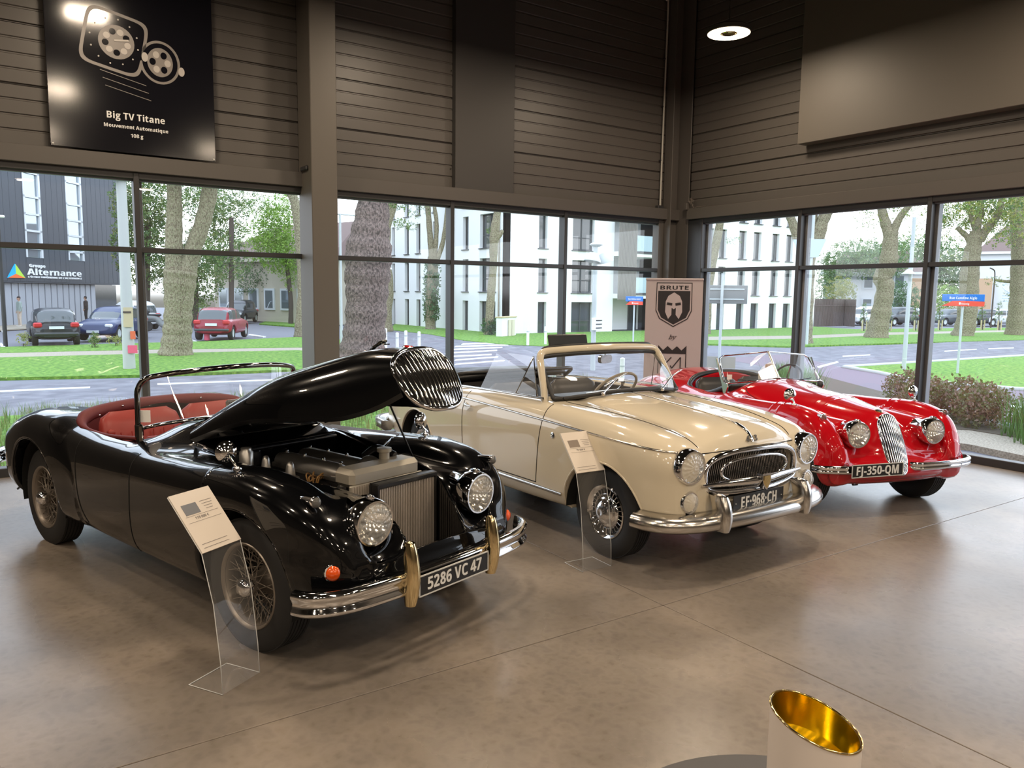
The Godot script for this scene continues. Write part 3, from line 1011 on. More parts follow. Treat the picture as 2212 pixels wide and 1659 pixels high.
func outside() -> void:
	outside_materials()
	tag(obj("ground_outside", MB.new().box(V(20, GY - 0.45, -30), V(260, 0.8, 140)), M.asphalt_far), "wide grey car park asphalt beyond the grass verges", "asphalt", "", "structure")

	patch("road", [Vector2(-60, -6.69), Vector2(95, -4.83), Vector2(95, -11.20), Vector2(-60, -12.76)], GY, M.asphalt, "grey main road running past the windows", "road")
	patch("side_street", [Vector2(-0.76, -12.33), Vector2(1.67, -18.01), Vector2(5.61, -24.65), Vector2(12.56, -37.62), Vector2(13.53, -38.82), Vector2(10.79, -28.43), Vector2(9.46, -22.70), Vector2(9.62, -19.37), Vector2(10.61, -17.64), Vector2(13.29, -17.13), Vector2(16.55, -16.41), Vector2(17.65, -14.91), Vector2(5.88, -8.51), Vector2(2.20, -10.37)], GY + 0.004, M.asphalt, "grey side street leading away between the trunk and the white building", "road")
	patch("drive", [Vector2(12.68, -9.82), Vector2(16.92, -10.22), Vector2(13.44, -5.53), Vector2(12.63, -3.85), Vector2(11.43, -2.15), Vector2(11.50, -0.82), Vector2(11.85, 0.34), Vector2(13.32, 1.64), Vector2(11.29, 4.59), Vector2(6.58, 3.39), Vector2(6.88, 2.40), Vector2(6.28, 1.42), Vector2(8.12, -1.18), Vector2(10.35, -4.44)], GY + 0.004, M.asphalt_red, "purple-grey drive curving past the flower bed towards the road", "road")
	patch("lawn", [Vector2(-16.87, -17.60), Vector2(-8.96, -13.69), Vector2(-6.01, -12.89), Vector2(-2.00, -12.49), Vector2(-0.65, -12.43), Vector2(1.72, -17.99), Vector2(0.39, -19.60), Vector2(-4.91, -20.11), Vector2(-8.87, -20.30), Vector2(-18.14, -22.07)], GY + 0.03, M.grass, "bright green lawn between the road and the gravel path on the left", "grass", "stuff")
	patch("gravel_path", [Vector2(-18.14, -22.07), Vector2(-8.87, -20.30), Vector2(-4.91, -20.11), Vector2(0.39, -19.60), Vector2(1.72, -17.99), Vector2(2.83, -20.15), Vector2(0.87, -21.02), Vector2(-4.61, -22.11), Vector2(-8.84, -22.38), Vector2(-19.14, -25.55)], GY + 0.02, M.gravel, "pale gravel footpath in front of the parked cars", "path", "stuff")
	patch("grass_strip", [Vector2(-19.14, -25.55), Vector2(-8.84, -22.38), Vector2(-4.61, -22.11), Vector2(0.87, -21.02), Vector2(2.83, -20.15), Vector2(5.18, -23.70), Vector2(3.23, -28.04), Vector2(-1.05, -26.27), Vector2(-5.72, -25.94), Vector2(-8.80, -25.55), Vector2(-19.93, -28.34)], GY + 0.03, M.grass, "narrow green verge between footpath and parked cars", "grass", "stuff")
	patch("lawn", [Vector2(10.75, -33.50), Vector2(10.57, -28.01), Vector2(9.46, -22.70), Vector2(9.62, -19.37), Vector2(10.61, -17.64), Vector2(13.29, -17.13), Vector2(16.55, -16.41), Vector2(18.70, -15.84), Vector2(31.42, -27.18), Vector2(23.20, -27.34), Vector2(14.80, -26.95), Vector2(15.29, -32.60), Vector2(15.60, -37.43), Vector2(15.80, -43.21)], GY + 0.03, M.grass, "green lawn at the foot of the white apartment building", "grass", "stuff")
	patch("lawn", [Vector2(18.70, -15.84), Vector2(20.90, -13.16), Vector2(23.99, -12.86), Vector2(31.02, -12.19), Vector2(39.25, -11.00), Vector2(57.84, -7.89), Vector2(71.28, -11.29), Vector2(52.33, -16.42), Vector2(45.27, -16.93), Vector2(35.73, -17.49), Vector2(28.02, -16.92), Vector2(21.07, -17.96)], GY + 0.03, M.grass, "green lawn between the main road and the path on the right", "grass", "stuff")
	patch("gravel_path", [Vector2(21.07, -17.96), Vector2(28.02, -16.92), Vector2(35.73, -17.49), Vector2(45.27, -16.93), Vector2(52.33, -16.42), Vector2(71.28, -11.29), Vector2(80.25, -13.56), Vector2(56.25, -18.05), Vector2(39.44, -19.68), Vector2(31.26, -19.18), Vector2(23.88, -20.46)], GY + 0.02, M.gravel, "pale footpath behind the row of plane trees on the right", "path", "stuff")
	patch("grass_strip", [Vector2(23.88, -20.46), Vector2(31.26, -19.18), Vector2(39.44, -19.68), Vector2(56.25, -18.05), Vector2(80.25, -13.56), Vector2(89.41, -15.88), Vector2(61.92, -20.39), Vector2(46.64, -22.85), Vector2(42.73, -23.38), Vector2(44.04, -27.81), Vector2(30.30, -26.18)], GY + 0.03, M.grass, "green verge in front of the far parked cars", "grass", "stuff")
	patch("grass_island", [Vector2(13.44, -5.53), Vector2(16.67, -5.40), Vector2(19.85, -5.28), Vector2(25.07, -5.13), Vector2(34.45, -3.58), Vector2(13.13, 4.19), Vector2(13.32, 1.64), Vector2(11.85, 0.34), Vector2(11.50, -0.82), Vector2(11.43, -2.15), Vector2(12.63, -3.85)], GY + 0.03, M.grass, "green grass island between the road and the drive", "grass", "stuff")
	patch("green_corner", [Vector2(6.11, -44.17), Vector2(7.04, -39.34), Vector2(7.85, -35.10), Vector2(14.27, -51.70), Vector2(12.16, -59.51)], GY + 0.03, M.grass, "green verge beside the far pale building", "grass", "stuff")
	var kb := MB.new().tube([Vector2(13.13, 4.19), Vector2(13.32, 1.64), Vector2(11.85, 0.34), Vector2(11.50, -0.82), Vector2(11.43, -2.15), Vector2(12.63, -3.85), Vector2(13.44, -5.53), Vector2(16.67, -5.40), Vector2(19.85, -5.28), Vector2(25.07, -5.13), Vector2(34.45, -3.58)].map(func(p): return V(p.x, GY + 0.03, p.y)), 0.07, 5)
	tag(obj("kerb", kb, M.concrete), "pale stone kerb around the grass island", "kerb", "", "structure")
	patch("road_marking", [Vector2(-10.58, -11.09), Vector2(-7.29, -10.87), Vector2(-7.32, -10.59), Vector2(-10.56, -10.75)], GY + 0.012, M.mark_white, "white lane line on the main road at the left", "road marking")
	patch("road_marking", [Vector2(-5.89, -10.84), Vector2(-3.21, -10.45), Vector2(-3.28, -10.20), Vector2(-5.94, -10.55)], GY + 0.012, M.mark_white, "white lane line on the main road behind the black car", "road marking")
	patch("road_marking", [Vector2(8.41, -20.92), Vector2(11.13, -20.87), Vector2(10.62, -20.13), Vector2(7.85, -20.13)], GY + 0.012, M.mark_white, "farthest white stripe of the zebra crossing on the side street", "road marking")
	patch("road_marking", [Vector2(7.27, -19.57), Vector2(9.95, -19.57), Vector2(9.50, -18.90), Vector2(6.77, -18.86)], GY + 0.012, M.mark_white, "second white stripe of the zebra crossing on the side street", "road marking")
	patch("road_marking", [Vector2(6.20, -18.08), Vector2(8.78, -18.28), Vector2(8.38, -17.67), Vector2(5.76, -17.45)], GY + 0.012, M.mark_white, "third white stripe of the zebra crossing on the side street", "road marking")
	patch("road_marking", [Vector2(5.07, -16.45), Vector2(7.62, -16.89), Vector2(7.26, -16.34), Vector2(4.68, -15.89)], GY + 0.012, M.mark_white, "fourth white stripe of the zebra crossing on the side street", "road marking")
	patch("road_marking", [Vector2(4.52, -15.03), Vector2(6.25, -15.16), Vector2(5.94, -14.68), Vector2(4.16, -14.53)], GY + 0.012, M.mark_white, "fifth white stripe of the zebra crossing on the side street", "road marking")
	patch("road_marking", [Vector2(3.84, -13.63), Vector2(5.88, -14.16), Vector2(5.60, -13.72), Vector2(3.52, -13.18)], GY + 0.012, M.mark_white, "sixth white stripe of the zebra crossing on the side street", "road marking")
	patch("road_marking", [Vector2(3.06, -12.27), Vector2(5.23, -12.76), Vector2(4.97, -12.36), Vector2(2.77, -11.88)], GY + 0.012, M.mark_white, "nearest white stripe of the zebra crossing on the side street", "road marking")
	patch("road_marking", [Vector2(18.17, -8.62), Vector2(19.95, -8.56), Vector2(19.47, -8.27), Vector2(17.74, -8.34)], GY + 0.012, M.mark_white, "short white dash on the road left of the street lamp", "road marking")
	patch("road_marking", [Vector2(13.08, -6.24), Vector2(15.56, -7.15), Vector2(15.26, -6.88), Vector2(12.53, -5.82)], GY + 0.012, M.mark_white, "white arrow stroke near the grass island tip", "road marking")
	patch("road_marking", [Vector2(25.28, -8.35), Vector2(28.10, -8.33), Vector2(27.58, -8.09), Vector2(24.66, -8.04)], GY + 0.012, M.mark_white, "short white dash on the road above the grass island", "road marking")
	patch("road_marking", [Vector2(29.02, -8.25), Vector2(31.04, -8.04), Vector2(30.45, -7.79), Vector2(28.47, -8.01)], GY + 0.012, M.mark_white, "short white dash on the road at the right edge", "road marking")
	patch("road_marking", [Vector2(9.82, -1.94), Vector2(10.33, -1.56), Vector2(10.12, -1.44), Vector2(9.62, -1.82)], GY + 0.012, M.mark_white, "faint white line on the drive left of the right mullion", "road marking")
	patch("road_marking", [Vector2(8.68, 0.23), Vector2(8.71, 1.64), Vector2(8.41, 1.77), Vector2(8.43, 0.35)], GY + 0.012, M.mark_white, "white line along the drive at the right edge", "road marking")
	patch("road_marking", [Vector2(-8.53, -46.17), Vector2(-8.39, -38.42), Vector2(-8.55, -38.47), Vector2(-8.59, -41.76)], GY + 0.012, M.mark_white, "white parking bay line at the left edge", "road marking")
	patch("road_marking", [Vector2(-8.73, -28.78), Vector2(-8.62, -25.75), Vector2(-8.73, -25.79), Vector2(-8.78, -27.55)], GY + 0.012, M.mark_white, "white parking bay line beside the black lamp post", "road marking")
	patch("road_marking", [Vector2(-1.52, -29.08), Vector2(-1.59, -26.85), Vector2(-1.68, -26.89), Vector2(-1.65, -28.74)], GY + 0.012, M.mark_white, "white parking bay line beside the red hatchback", "road marking")
	patch("road_marking", [Vector2(2.03, -31.67), Vector2(2.16, -29.32), Vector2(1.91, -28.98), Vector2(1.71, -30.85)], GY + 0.012, M.mark_white, "white parking bay line right of the red hatchback", "road marking")
	var p: Node3D
	p = root_of("utility_pole", V(-5.94, -0.38, -14.78))
	tag(p, "thick pale concrete pole with coloured stickers behind the left mullion", "pole")
	obj("post", MB.new().tube([V(0, -0.02, 0), V(0, 7.5, 0)], [0.16, 0.11], 14), M.concrete, p)
	obj("notice", MB.new().box(Vector3.ZERO, V(0.24, 0.36, 0.02)), M.sticker_ochre, p, face(V(0.03, 1.54, 0.00) + V(-0.134, 0, 0.991) * 0.17, V(-0.134, 0, 0.991)))
	obj("notice", MB.new().box(Vector3.ZERO, V(0.24, 0.20, 0.02)), M.sticker_ochre, p, face(V(0.02, 1.28, 0.00) + V(-0.134, 0, 0.991) * 0.17, V(-0.134, 0, 0.991)))
	obj("sticker", MB.new().box(Vector3.ZERO, V(0.13, 0.22, 0.02)), M.sticker_orange, p, face(V(0.12, 0.96, 0.02) + V(-0.134, 0, 0.991) * 0.17, V(-0.134, 0, 0.991)))
	obj("sticker", MB.new().box(Vector3.ZERO, V(0.24, 0.22, 0.02)), M.sticker_pink, p, face(V(0.10, 0.57, 0.01) + V(-0.134, 0, 0.991) * 0.17, V(-0.134, 0, 0.991)))
	obj("notice_bar", MB.new().box(V(0, 1.59, 0) + V(-0.134, 0, 0.991) * 0.185, V(0.2, 0.05, 0.01), 0.0, face(Vector3.ZERO, V(-0.134, 0, 0.991)).basis), M.bark_dark, p)
	obj("street_luminaire", MB.new().box(V(-0.25, 5.17, 0.1), V(0.9, 0.09, 0.3), 0.03), M.pale_metal, p)
	p = root_of("lamp_post", V(-8.61, -0.38, -26.31))
	tag(p, "slim black lamp post with a small white head at the left edge", "lamp post")
	obj("post", MB.new().tube([V(0, -0.02, 0), V(0, 4.83, 0)], [0.075, 0.064], 12), M.black_pole, p)
	obj("lamp_head", MB.new().box(V(0.0, 4.87, 0), V(0.45, 0.10, 0.22), 0.03), M.white_paint, p)
	p = root_of("lamp_post", V(2.87, -0.38, -21.32))
	tag(p, "white lamp post between the column and the thick trunk", "lamp post")
	obj("post", MB.new().tube([V(0, -0.02, 0), V(0, 5.35, 0)], [0.055, 0.047], 12), M.pale_metal, p)
	obj("lamp_arm", MB.new().tube([V(-0.3, 5.33, 0), V(0.75, 5.33, 0)], 0.03, 8), M.pale_metal, p)
	obj("lamp_hood", MB.new().lathe([Vector2(0.0, 0.0), Vector2(0.36, -0.02), Vector2(0.08, 0.2), Vector2(0.0, 0.22)], Transform3D(Basis(), V(0.95, 5.33, 0)), 16), M.white_paint, p)
	p = root_of("lamp_post", V(4.91, -0.38, -22.39))
	tag(p, "pale lamp post with conical white hood behind the thick trunk", "lamp post")
	obj("post", MB.new().tube([V(0, -0.02, 0), V(0, 3.64, 0)], [0.060, 0.051], 12), M.pale_metal, p)
	obj("lamp_hood", MB.new().lathe([Vector2(0.30, 0.0), Vector2(0.29, 0.03), Vector2(0.10, 0.25), Vector2(0.0, 0.27)], Transform3D(Basis(), V(0.42, 3.23, 0)), 16), M.white_paint, p)
	obj("lamp_arm", MB.new().tube([V(0, 3.48, 0), V(0.42, 3.48, 0)], 0.03, 8), M.pale_metal, p)
	p = root_of("lamp_post", V(5.63, -0.38, -8.64))
	tag(p, "pale green lamp post with two bell hoods in front of the white building", "lamp post")
	obj("post", MB.new().tube([V(0, -0.02, 0), V(0, 3.61, 0)], [0.075, 0.064], 12), M.pale_metal, p)
	obj("lamp_collar", MB.new().lathe([Vector2(0.0, 0.0), Vector2(0.10, 0.0), Vector2(0.2, 0.06), Vector2(0.16, 0.1), Vector2(0.0, 0.16)], Transform3D(Basis(), V(0.02, 3.61, 0)), 16), M.pale_metal, p)
	for a in [[0.24, 0.35], [-0.1, -0.2]]:
		obj("lamp_hood", MB.new().lathe([Vector2(0.25, -0.28), Vector2(0.24, -0.22), Vector2(0.13, -0.03), Vector2(0.0, 0.0)], Transform3D(Basis(Vector3.BACK, a[1]), V(a[0], 3.45, 0.05)), 18), M.pale_metal, p)
	obj("control_box", MB.new().box(V(0.0, 1.37, 0.10), V(0.24, 0.36, 0.14), 0.01), M.white_paint, p)
	for k in 3: obj("box_strap", MB.new().box(V(0.05, 1.26 + k * 0.11, 0.1), V(0.22, 0.03, 0.17)), M.black_pole, p)
	p = root_of("bollard", V(4.05, -0.38, -19.61))
	tag(p, "white bollard nearest the thick trunk at the side street", "bollard", "white bollards along the street")
	obj("bollard_post", MB.new().tube([V(0, -0.02, 0), V(0, 0.76, 0)], 0.06, 12), M.white_paint, p)
	obj("bollard_cap", MB.new().ball(V(0, 0.76, 0), V(0.065, 0.04, 0.065), 10), M.white_paint, p)
	obj("bollard_band", MB.new().lathe([Vector2(0.063, 0.55), Vector2(0.063, 0.59)], Transform3D(), 12), M.pale_metal, p)
	p = root_of("bollard", V(4.55, -0.38, -18.82))
	tag(p, "white bollard in the middle of the three by the side street", "bollard", "white bollards along the street")
	obj("bollard_post", MB.new().tube([V(0, -0.02, 0), V(0, 0.70, 0)], 0.06, 12), M.white_paint, p)
	obj("bollard_cap", MB.new().ball(V(0, 0.70, 0), V(0.065, 0.04, 0.065), 10), M.white_paint, p)
	obj("bollard_band", MB.new().lathe([Vector2(0.063, 0.50), Vector2(0.063, 0.55)], Transform3D(), 12), M.pale_metal, p)
	p = root_of("bollard", V(4.79, -0.38, -18.15))
	tag(p, "white bollard on the right of the three by the side street", "bollard", "white bollards along the street")
	obj("bollard_post", MB.new().tube([V(0, -0.02, 0), V(0, 0.69, 0)], 0.06, 12), M.white_paint, p)
	obj("bollard_cap", MB.new().ball(V(0, 0.69, 0), V(0.065, 0.04, 0.065), 10), M.white_paint, p)
	obj("bollard_band", MB.new().lathe([Vector2(0.063, 0.50), Vector2(0.063, 0.54)], Transform3D(), 12), M.pale_metal, p)
	p = root_of("bollard", V(10.22, -0.38, -18.46))
	tag(p, "white bollard on the lawn left of the double window post", "bollard", "white bollards along the street")
	obj("bollard_post", MB.new().tube([V(0, -0.02, 0), V(0, 0.82, 0)], 0.06, 12), M.white_paint, p)
	obj("bollard_cap", MB.new().ball(V(0, 0.82, 0), V(0.065, 0.04, 0.065), 10), M.white_paint, p)
	obj("bollard_band", MB.new().lathe([Vector2(0.063, 0.59), Vector2(0.063, 0.64)], Transform3D(), 12), M.pale_metal, p)
	p = root_of("bollard", V(11.31, -0.38, -18.65))
	tag(p, "white bollard on the lawn beside the double window post", "bollard", "white bollards along the street")
	obj("bollard_post", MB.new().tube([V(0, -0.02, 0), V(0, 0.78, 0)], 0.06, 12), M.white_paint, p)
	obj("bollard_cap", MB.new().ball(V(0, 0.78, 0), V(0.065, 0.04, 0.065), 10), M.white_paint, p)
	obj("bollard_band", MB.new().lathe([Vector2(0.063, 0.56), Vector2(0.063, 0.61)], Transform3D(), 12), M.pale_metal, p)
	p = root_of("bollard", V(3.55, -0.38, -5.07))
	tag(p, "white bollard seen through the windscreen of the cream car", "bollard", "white bollards along the street")
	obj("bollard_post", MB.new().tube([V(0, -0.02, 0), V(0, 0.68, 0)], 0.06, 12), M.white_paint, p)
	obj("bollard_cap", MB.new().ball(V(0, 0.68, 0), V(0.065, 0.04, 0.065), 10), M.white_paint, p)
	obj("bollard_band", MB.new().lathe([Vector2(0.063, 0.49), Vector2(0.063, 0.53)], Transform3D(), 12), M.pale_metal, p)
	p = root_of("bollard", V(3.81, -0.38, -18.06))
	tag(p, "short white bollard left of the middle bollard pair", "bollard", "white bollards along the street")
	obj("bollard_post", MB.new().tube([V(0, -0.02, 0), V(0, 0.67, 0)], 0.06, 12), M.white_paint, p)
	obj("bollard_cap", MB.new().ball(V(0, 0.67, 0), V(0.065, 0.04, 0.065), 10), M.white_paint, p)
	obj("bollard_band", MB.new().lathe([Vector2(0.063, 0.48), Vector2(0.063, 0.52)], Transform3D(), 12), M.pale_metal, p)
	var q: Node3D
	p = root_of("street_sign", V(14.85, -0.38, -2.71))
	tag(p, "blue and orange street name sign on a post behind the right window", "street sign")
	obj("post", MB.new().tube([V(0, -0.02, 0), V(0, 2.20, 0)], 0.035, 10), M.pale_metal, p)
	q = node("sign_plate", p, face(V(-0.054, 2.20, 0.026), V(-0.901, 0, 0.434)))
	obj("blue_field", MB.new().box(V(0, 0.071, 0), V(1.09, 0.21, 0.03), 0.008), M.sign_blue, q)
	obj("orange_field", MB.new().ext(PackedVector2Array([Vector2(-0.55, -0.176), Vector2(0.55, -0.176), Vector2(0.55, -0.035), Vector2(0.27, -0.023), Vector2(0, -0.018), Vector2(-0.27, -0.023)]), Transform3D(Basis(), V(0, 0, 0.002)), 0.034), M.sign_orange, q)
	write("Rue Caroline Aigle", 0.071, M.letter_white, q, Transform3D(Basis(), V(0.000, 0.064, 0.02)), "lettering", true, false, 0.82)
	write("→ Koenig", 0.049, M.letter_white, q, Transform3D(Basis(), V(0.033, -0.106, 0.02)), "lettering", true, false, 0.90)
	p = root_of("street_sign", V(13.55, -0.38, -15.42))
	tag(p, "small blue and orange street name sign left of the white banner", "street sign")
	obj("post", MB.new().tube([V(0, -0.02, 0), V(0, 2.01, 0)], 0.035, 10), M.pale_metal, p)
	q = node("sign_plate", p, face(V(-0.041, 2.01, 0.044), V(-0.683, 0, 0.731)))
	obj("blue_field", MB.new().box(V(0, 0.072, 0), V(0.73, 0.22, 0.03), 0.008), M.sign_blue, q)
	obj("orange_field", MB.new().ext(PackedVector2Array([Vector2(-0.36, -0.180), Vector2(0.36, -0.180), Vector2(0.36, -0.036), Vector2(0.18, -0.023), Vector2(0, -0.018), Vector2(-0.18, -0.023)]), Transform3D(Basis(), V(0, 0, 0.002)), 0.034), M.sign_orange, q)
	write("Rue Hélène André", 0.061, M.letter_white, q, Transform3D(Basis(), V(0.000, 0.065, 0.02)), "lettering", true, false, 0.70)
	write("→ Koenig", 0.050, M.letter_white, q, Transform3D(Basis(), V(0.036, -0.108, 0.02)), "lettering", true, false, 0.90)
	p = root_of("direction_sign", V(8.54, -0.38, -6.39))
	tag(p, "grey back of a direction sign with an arrow panel on a post behind the red car", "direction sign")
	obj("post", MB.new().tube([V(0, -0.02, 0), V(0, 2.89, 0)], 0.04, 10), M.pale_metal, p)
	q = node("sign_back", p, face(V(0.05, 2.28, 0) + V(-0.757, 0, 0.653) * -0.06, V(-0.757, 0, 0.653)))
	obj("sign_panel", MB.new().box(V(0.09, 0, 0), V(1.18, 0.53, 0.03), 0.008), M.sign_grey, q)
	for y in [0.15, -0.14]: obj("sign_rail", MB.new().box(V(0.09, y, 0.03), V(1.0, 0.04, 0.03), 0.006), M.pale_metal, q)
	obj("arrow_panel", MB.new().ext(PackedVector2Array([Vector2(-0.52, 0.0), Vector2(-0.38, 0.17), Vector2(0.46, 0.17), Vector2(0.46, -0.17), Vector2(-0.38, -0.17)]), face(V(0.0, 0.30, 0) + V(-0.757, 0, 0.653) * -0.06, V(-0.757, 0, 0.653)), 0.03), M.sign_brown, p)
	p = root_of("lamp_post", V(14.50, -0.38, -4.16))
	tag(p, "pale lamp post with a conical hood on the grass island", "lamp post")
	obj("post", MB.new().tube([V(0, -0.02, 0), V(0, 4.70, 0)], [0.065, 0.055], 12), M.pale_metal, p)
	obj("lamp_hood", MB.new().lathe([Vector2(0.20, 0.0), Vector2(0.19, 0.02), Vector2(0.05, 0.15), Vector2(0.0, 0.16)], Transform3D(Basis(), V(-0.2, 2.97, 0.05)), 16), M.pale_metal, p)
	obj("lamp_arm", MB.new().tube([V(0, 3.15, 0), V(-0.2, 3.15, 0.05)], 0.02, 8), M.pale_metal, p)
	p = root_of("traffic_sign", V(23.03, -0.38, -13.64))
	tag(p, "tall pale post with the back of a funnel-shaped sign beside the second mullion", "traffic sign")
	obj("post", MB.new().tube([V(0, -0.02, 0), V(0, 6.58, 0)], 0.07, 10), M.pale_metal, p)
	obj("sign_panel", MB.new().ext(PackedVector2Array([Vector2(-0.85, 0.42), Vector2(0.62, 0.42), Vector2(0.3, -0.42), Vector2(-0.55, -0.42)]), face(V(0, 4.52, 0) + V(-0.819, 0, 0.573) * 0.09, V(-0.819, 0, 0.573)), 0.04), M.sign_back_blue, p)
	p = root_of("lamp_post", V(58.57, -0.38, -21.47))
	tag(p, "thin dark lamp post with curved arm in the far car park", "lamp post")
	obj("post", MB.new().tube([V(0, -0.02, 0), V(0, 4.04, 0)], [0.060, 0.051], 12), M.bark_dark, p)
	obj("lamp_arm", MB.new().tube(curve([V(0, 4.04, 0), V(-0.15, 4.60, 0), V(-0.9, 4.79, 0)], 4), 0.05, 6), M.bark_dark, p)
	apartment_building()
	dark_building()
	far_houses()
	parked_cars()
	people()
	trees()
	planting()

func outside_materials() -> void:
	var a := mat("asphalt", Color(1, 1, 1), 0.9)
	tri_tex(a, noise_tex(0.02, [[0.0, Color(0.36, 0.355, 0.385)], [0.5, Color(0.43, 0.425, 0.455)], [1.0, Color(0.50, 0.495, 0.52)]], 512, 5, FastNoiseLite.TYPE_SIMPLEX, 11), 0.12)
	mat("asphalt_far", Color(0.16, 0.16, 0.185), 0.9)
	mat("asphalt_red", Color(0.175, 0.135, 0.165), 0.9)
	var gr := mat("grass", Color(1, 1, 1), 0.95)
	tri_tex(gr, noise_tex(0.03, [[0.0, Color(0.20, 0.36, 0.09)], [0.35, Color(0.33, 0.50, 0.14)], [0.6, Color(0.42, 0.58, 0.18)], [0.85, Color(0.50, 0.63, 0.26)], [1.0, Color(0.58, 0.62, 0.34)]], 1024, 6, FastNoiseLite.TYPE_SIMPLEX, 12), 0.16)
	detail_tex(gr, noise_tex(0.03, [[0.0, Color(0.72, 0.72, 0.7)], [0.5, Color(1, 1, 1)], [1.0, Color(0.85, 0.9, 0.8)]], 512, 5, FastNoiseLite.TYPE_SIMPLEX, 13), 1.1)
	var gv := mat("gravel", Color(1, 1, 1), 0.95)
	tri_tex(gv, noise_tex(0.08, [[0.0, Color(0.45, 0.42, 0.38)], [0.5, Color(0.62, 0.58, 0.52)], [1.0, Color(0.74, 0.70, 0.64)]], 512, 4, FastNoiseLite.TYPE_SIMPLEX, 14), 0.5)
	mat("soil", Color(0.09, 0.07, 0.05), 0.95)
	mat("dirt", Color(0.16, 0.14, 0.12), 0.95)
	mat("concrete", Color(0.42, 0.43, 0.41), 0.8)
	mat("pale_metal", Color(0.46, 0.50, 0.50), 0.5)
	mat("black_pole", Color(0.012, 0.014, 0.018), 0.5)
	mat("mark_white", Color(0.62, 0.62, 0.63), 0.8)
	mat("sticker_ochre", Color(0.48, 0.40, 0.24), 0.7)
	mat("sticker_orange", Color(0.62, 0.13, 0.05), 0.6)
	mat("sticker_pink", Color(0.68, 0.10, 0.17), 0.6)
	mat("sign_blue", Color(0.006, 0.15, 0.50), 0.4)
	mat("sign_orange", Color(0.72, 0.075, 0.04), 0.4)
	mat("sign_grey", Color(0.17, 0.18, 0.18), 0.5)
	mat("sign_brown", Color(0.30, 0.28, 0.24), 0.5)
	mat("sign_back_blue", Color(0.40, 0.50, 0.60), 0.4)
	mat("bark_dark", Color(0.07, 0.055, 0.045), 0.9)
	mat("render_white", Color(0.74, 0.75, 0.75), 0.85)
	mat("window_frame_dark", Color(0.045, 0.05, 0.055), 0.5)
	mat("slat_grey", Color(0.24, 0.22, 0.20), 0.8)
	var wd := mat("window_dark", Color(0.035, 0.045, 0.05), 0.05, 0.0, 0.9)
	var gg := glass("balcony_glass", 0.45, Color(0.42, 0.62, 0.68))
	for b in [["bark_plane", 0.035, [[0.0, Color(0.30, 0.27, 0.22)], [0.35, Color(0.44, 0.40, 0.32)], [0.5, Color(0.55, 0.51, 0.42)], [0.62, Color(0.62, 0.60, 0.50)], [0.75, Color(0.42, 0.41, 0.30)], [1.0, Color(0.68, 0.66, 0.57)]]], ["bark_old", 0.03, [[0.0, Color(0.15, 0.13, 0.12)], [0.35, Color(0.31, 0.27, 0.25)], [0.5, Color(0.41, 0.35, 0.33)], [0.62, Color(0.58, 0.52, 0.48)], [0.75, Color(0.37, 0.29, 0.28)], [1.0, Color(0.66, 0.62, 0.58)]]]]:
		var bm := mat(b[0], Color(1, 1, 1), 0.95)
		tri_tex(bm, noise_tex(b[1], b[2], 512, 5, FastNoiseLite.TYPE_SIMPLEX, 15), 0.55)
		bm.uv1_scale = V(0.7, 0.35, 0.7)
		bm.heightmap_enabled = true
		bm.heightmap_texture = noise_tex(0.04, [], 512, 5, FastNoiseLite.TYPE_SIMPLEX, 16)
		bm.heightmap_scale = 4.0
	var lf := mat("leaves", Color(1, 1, 1), 0.6)
	lf.vertex_color_use_as_albedo = true
	lf.cull_mode = BaseMaterial3D.CULL_DISABLED
	lf.backlight_enabled = true; lf.backlight = Color(0.6, 0.7, 0.35)
	mat("tail_red", Color(0.45, 0.02, 0.025), 0.25)
	mat("letter_sign", Color(0.85, 0.86, 0.87), 0.5)
	mat("frame_white", Color(0.62, 0.65, 0.68), 0.5)
	mat("window_mirror", Color(0.30, 0.36, 0.40), 0.04, 0.6, 0.9)
	mat("slat_brown", Color(0.10, 0.075, 0.065), 0.85)
	mat("ivory_door", Color(0.60, 0.55, 0.42), 0.6)

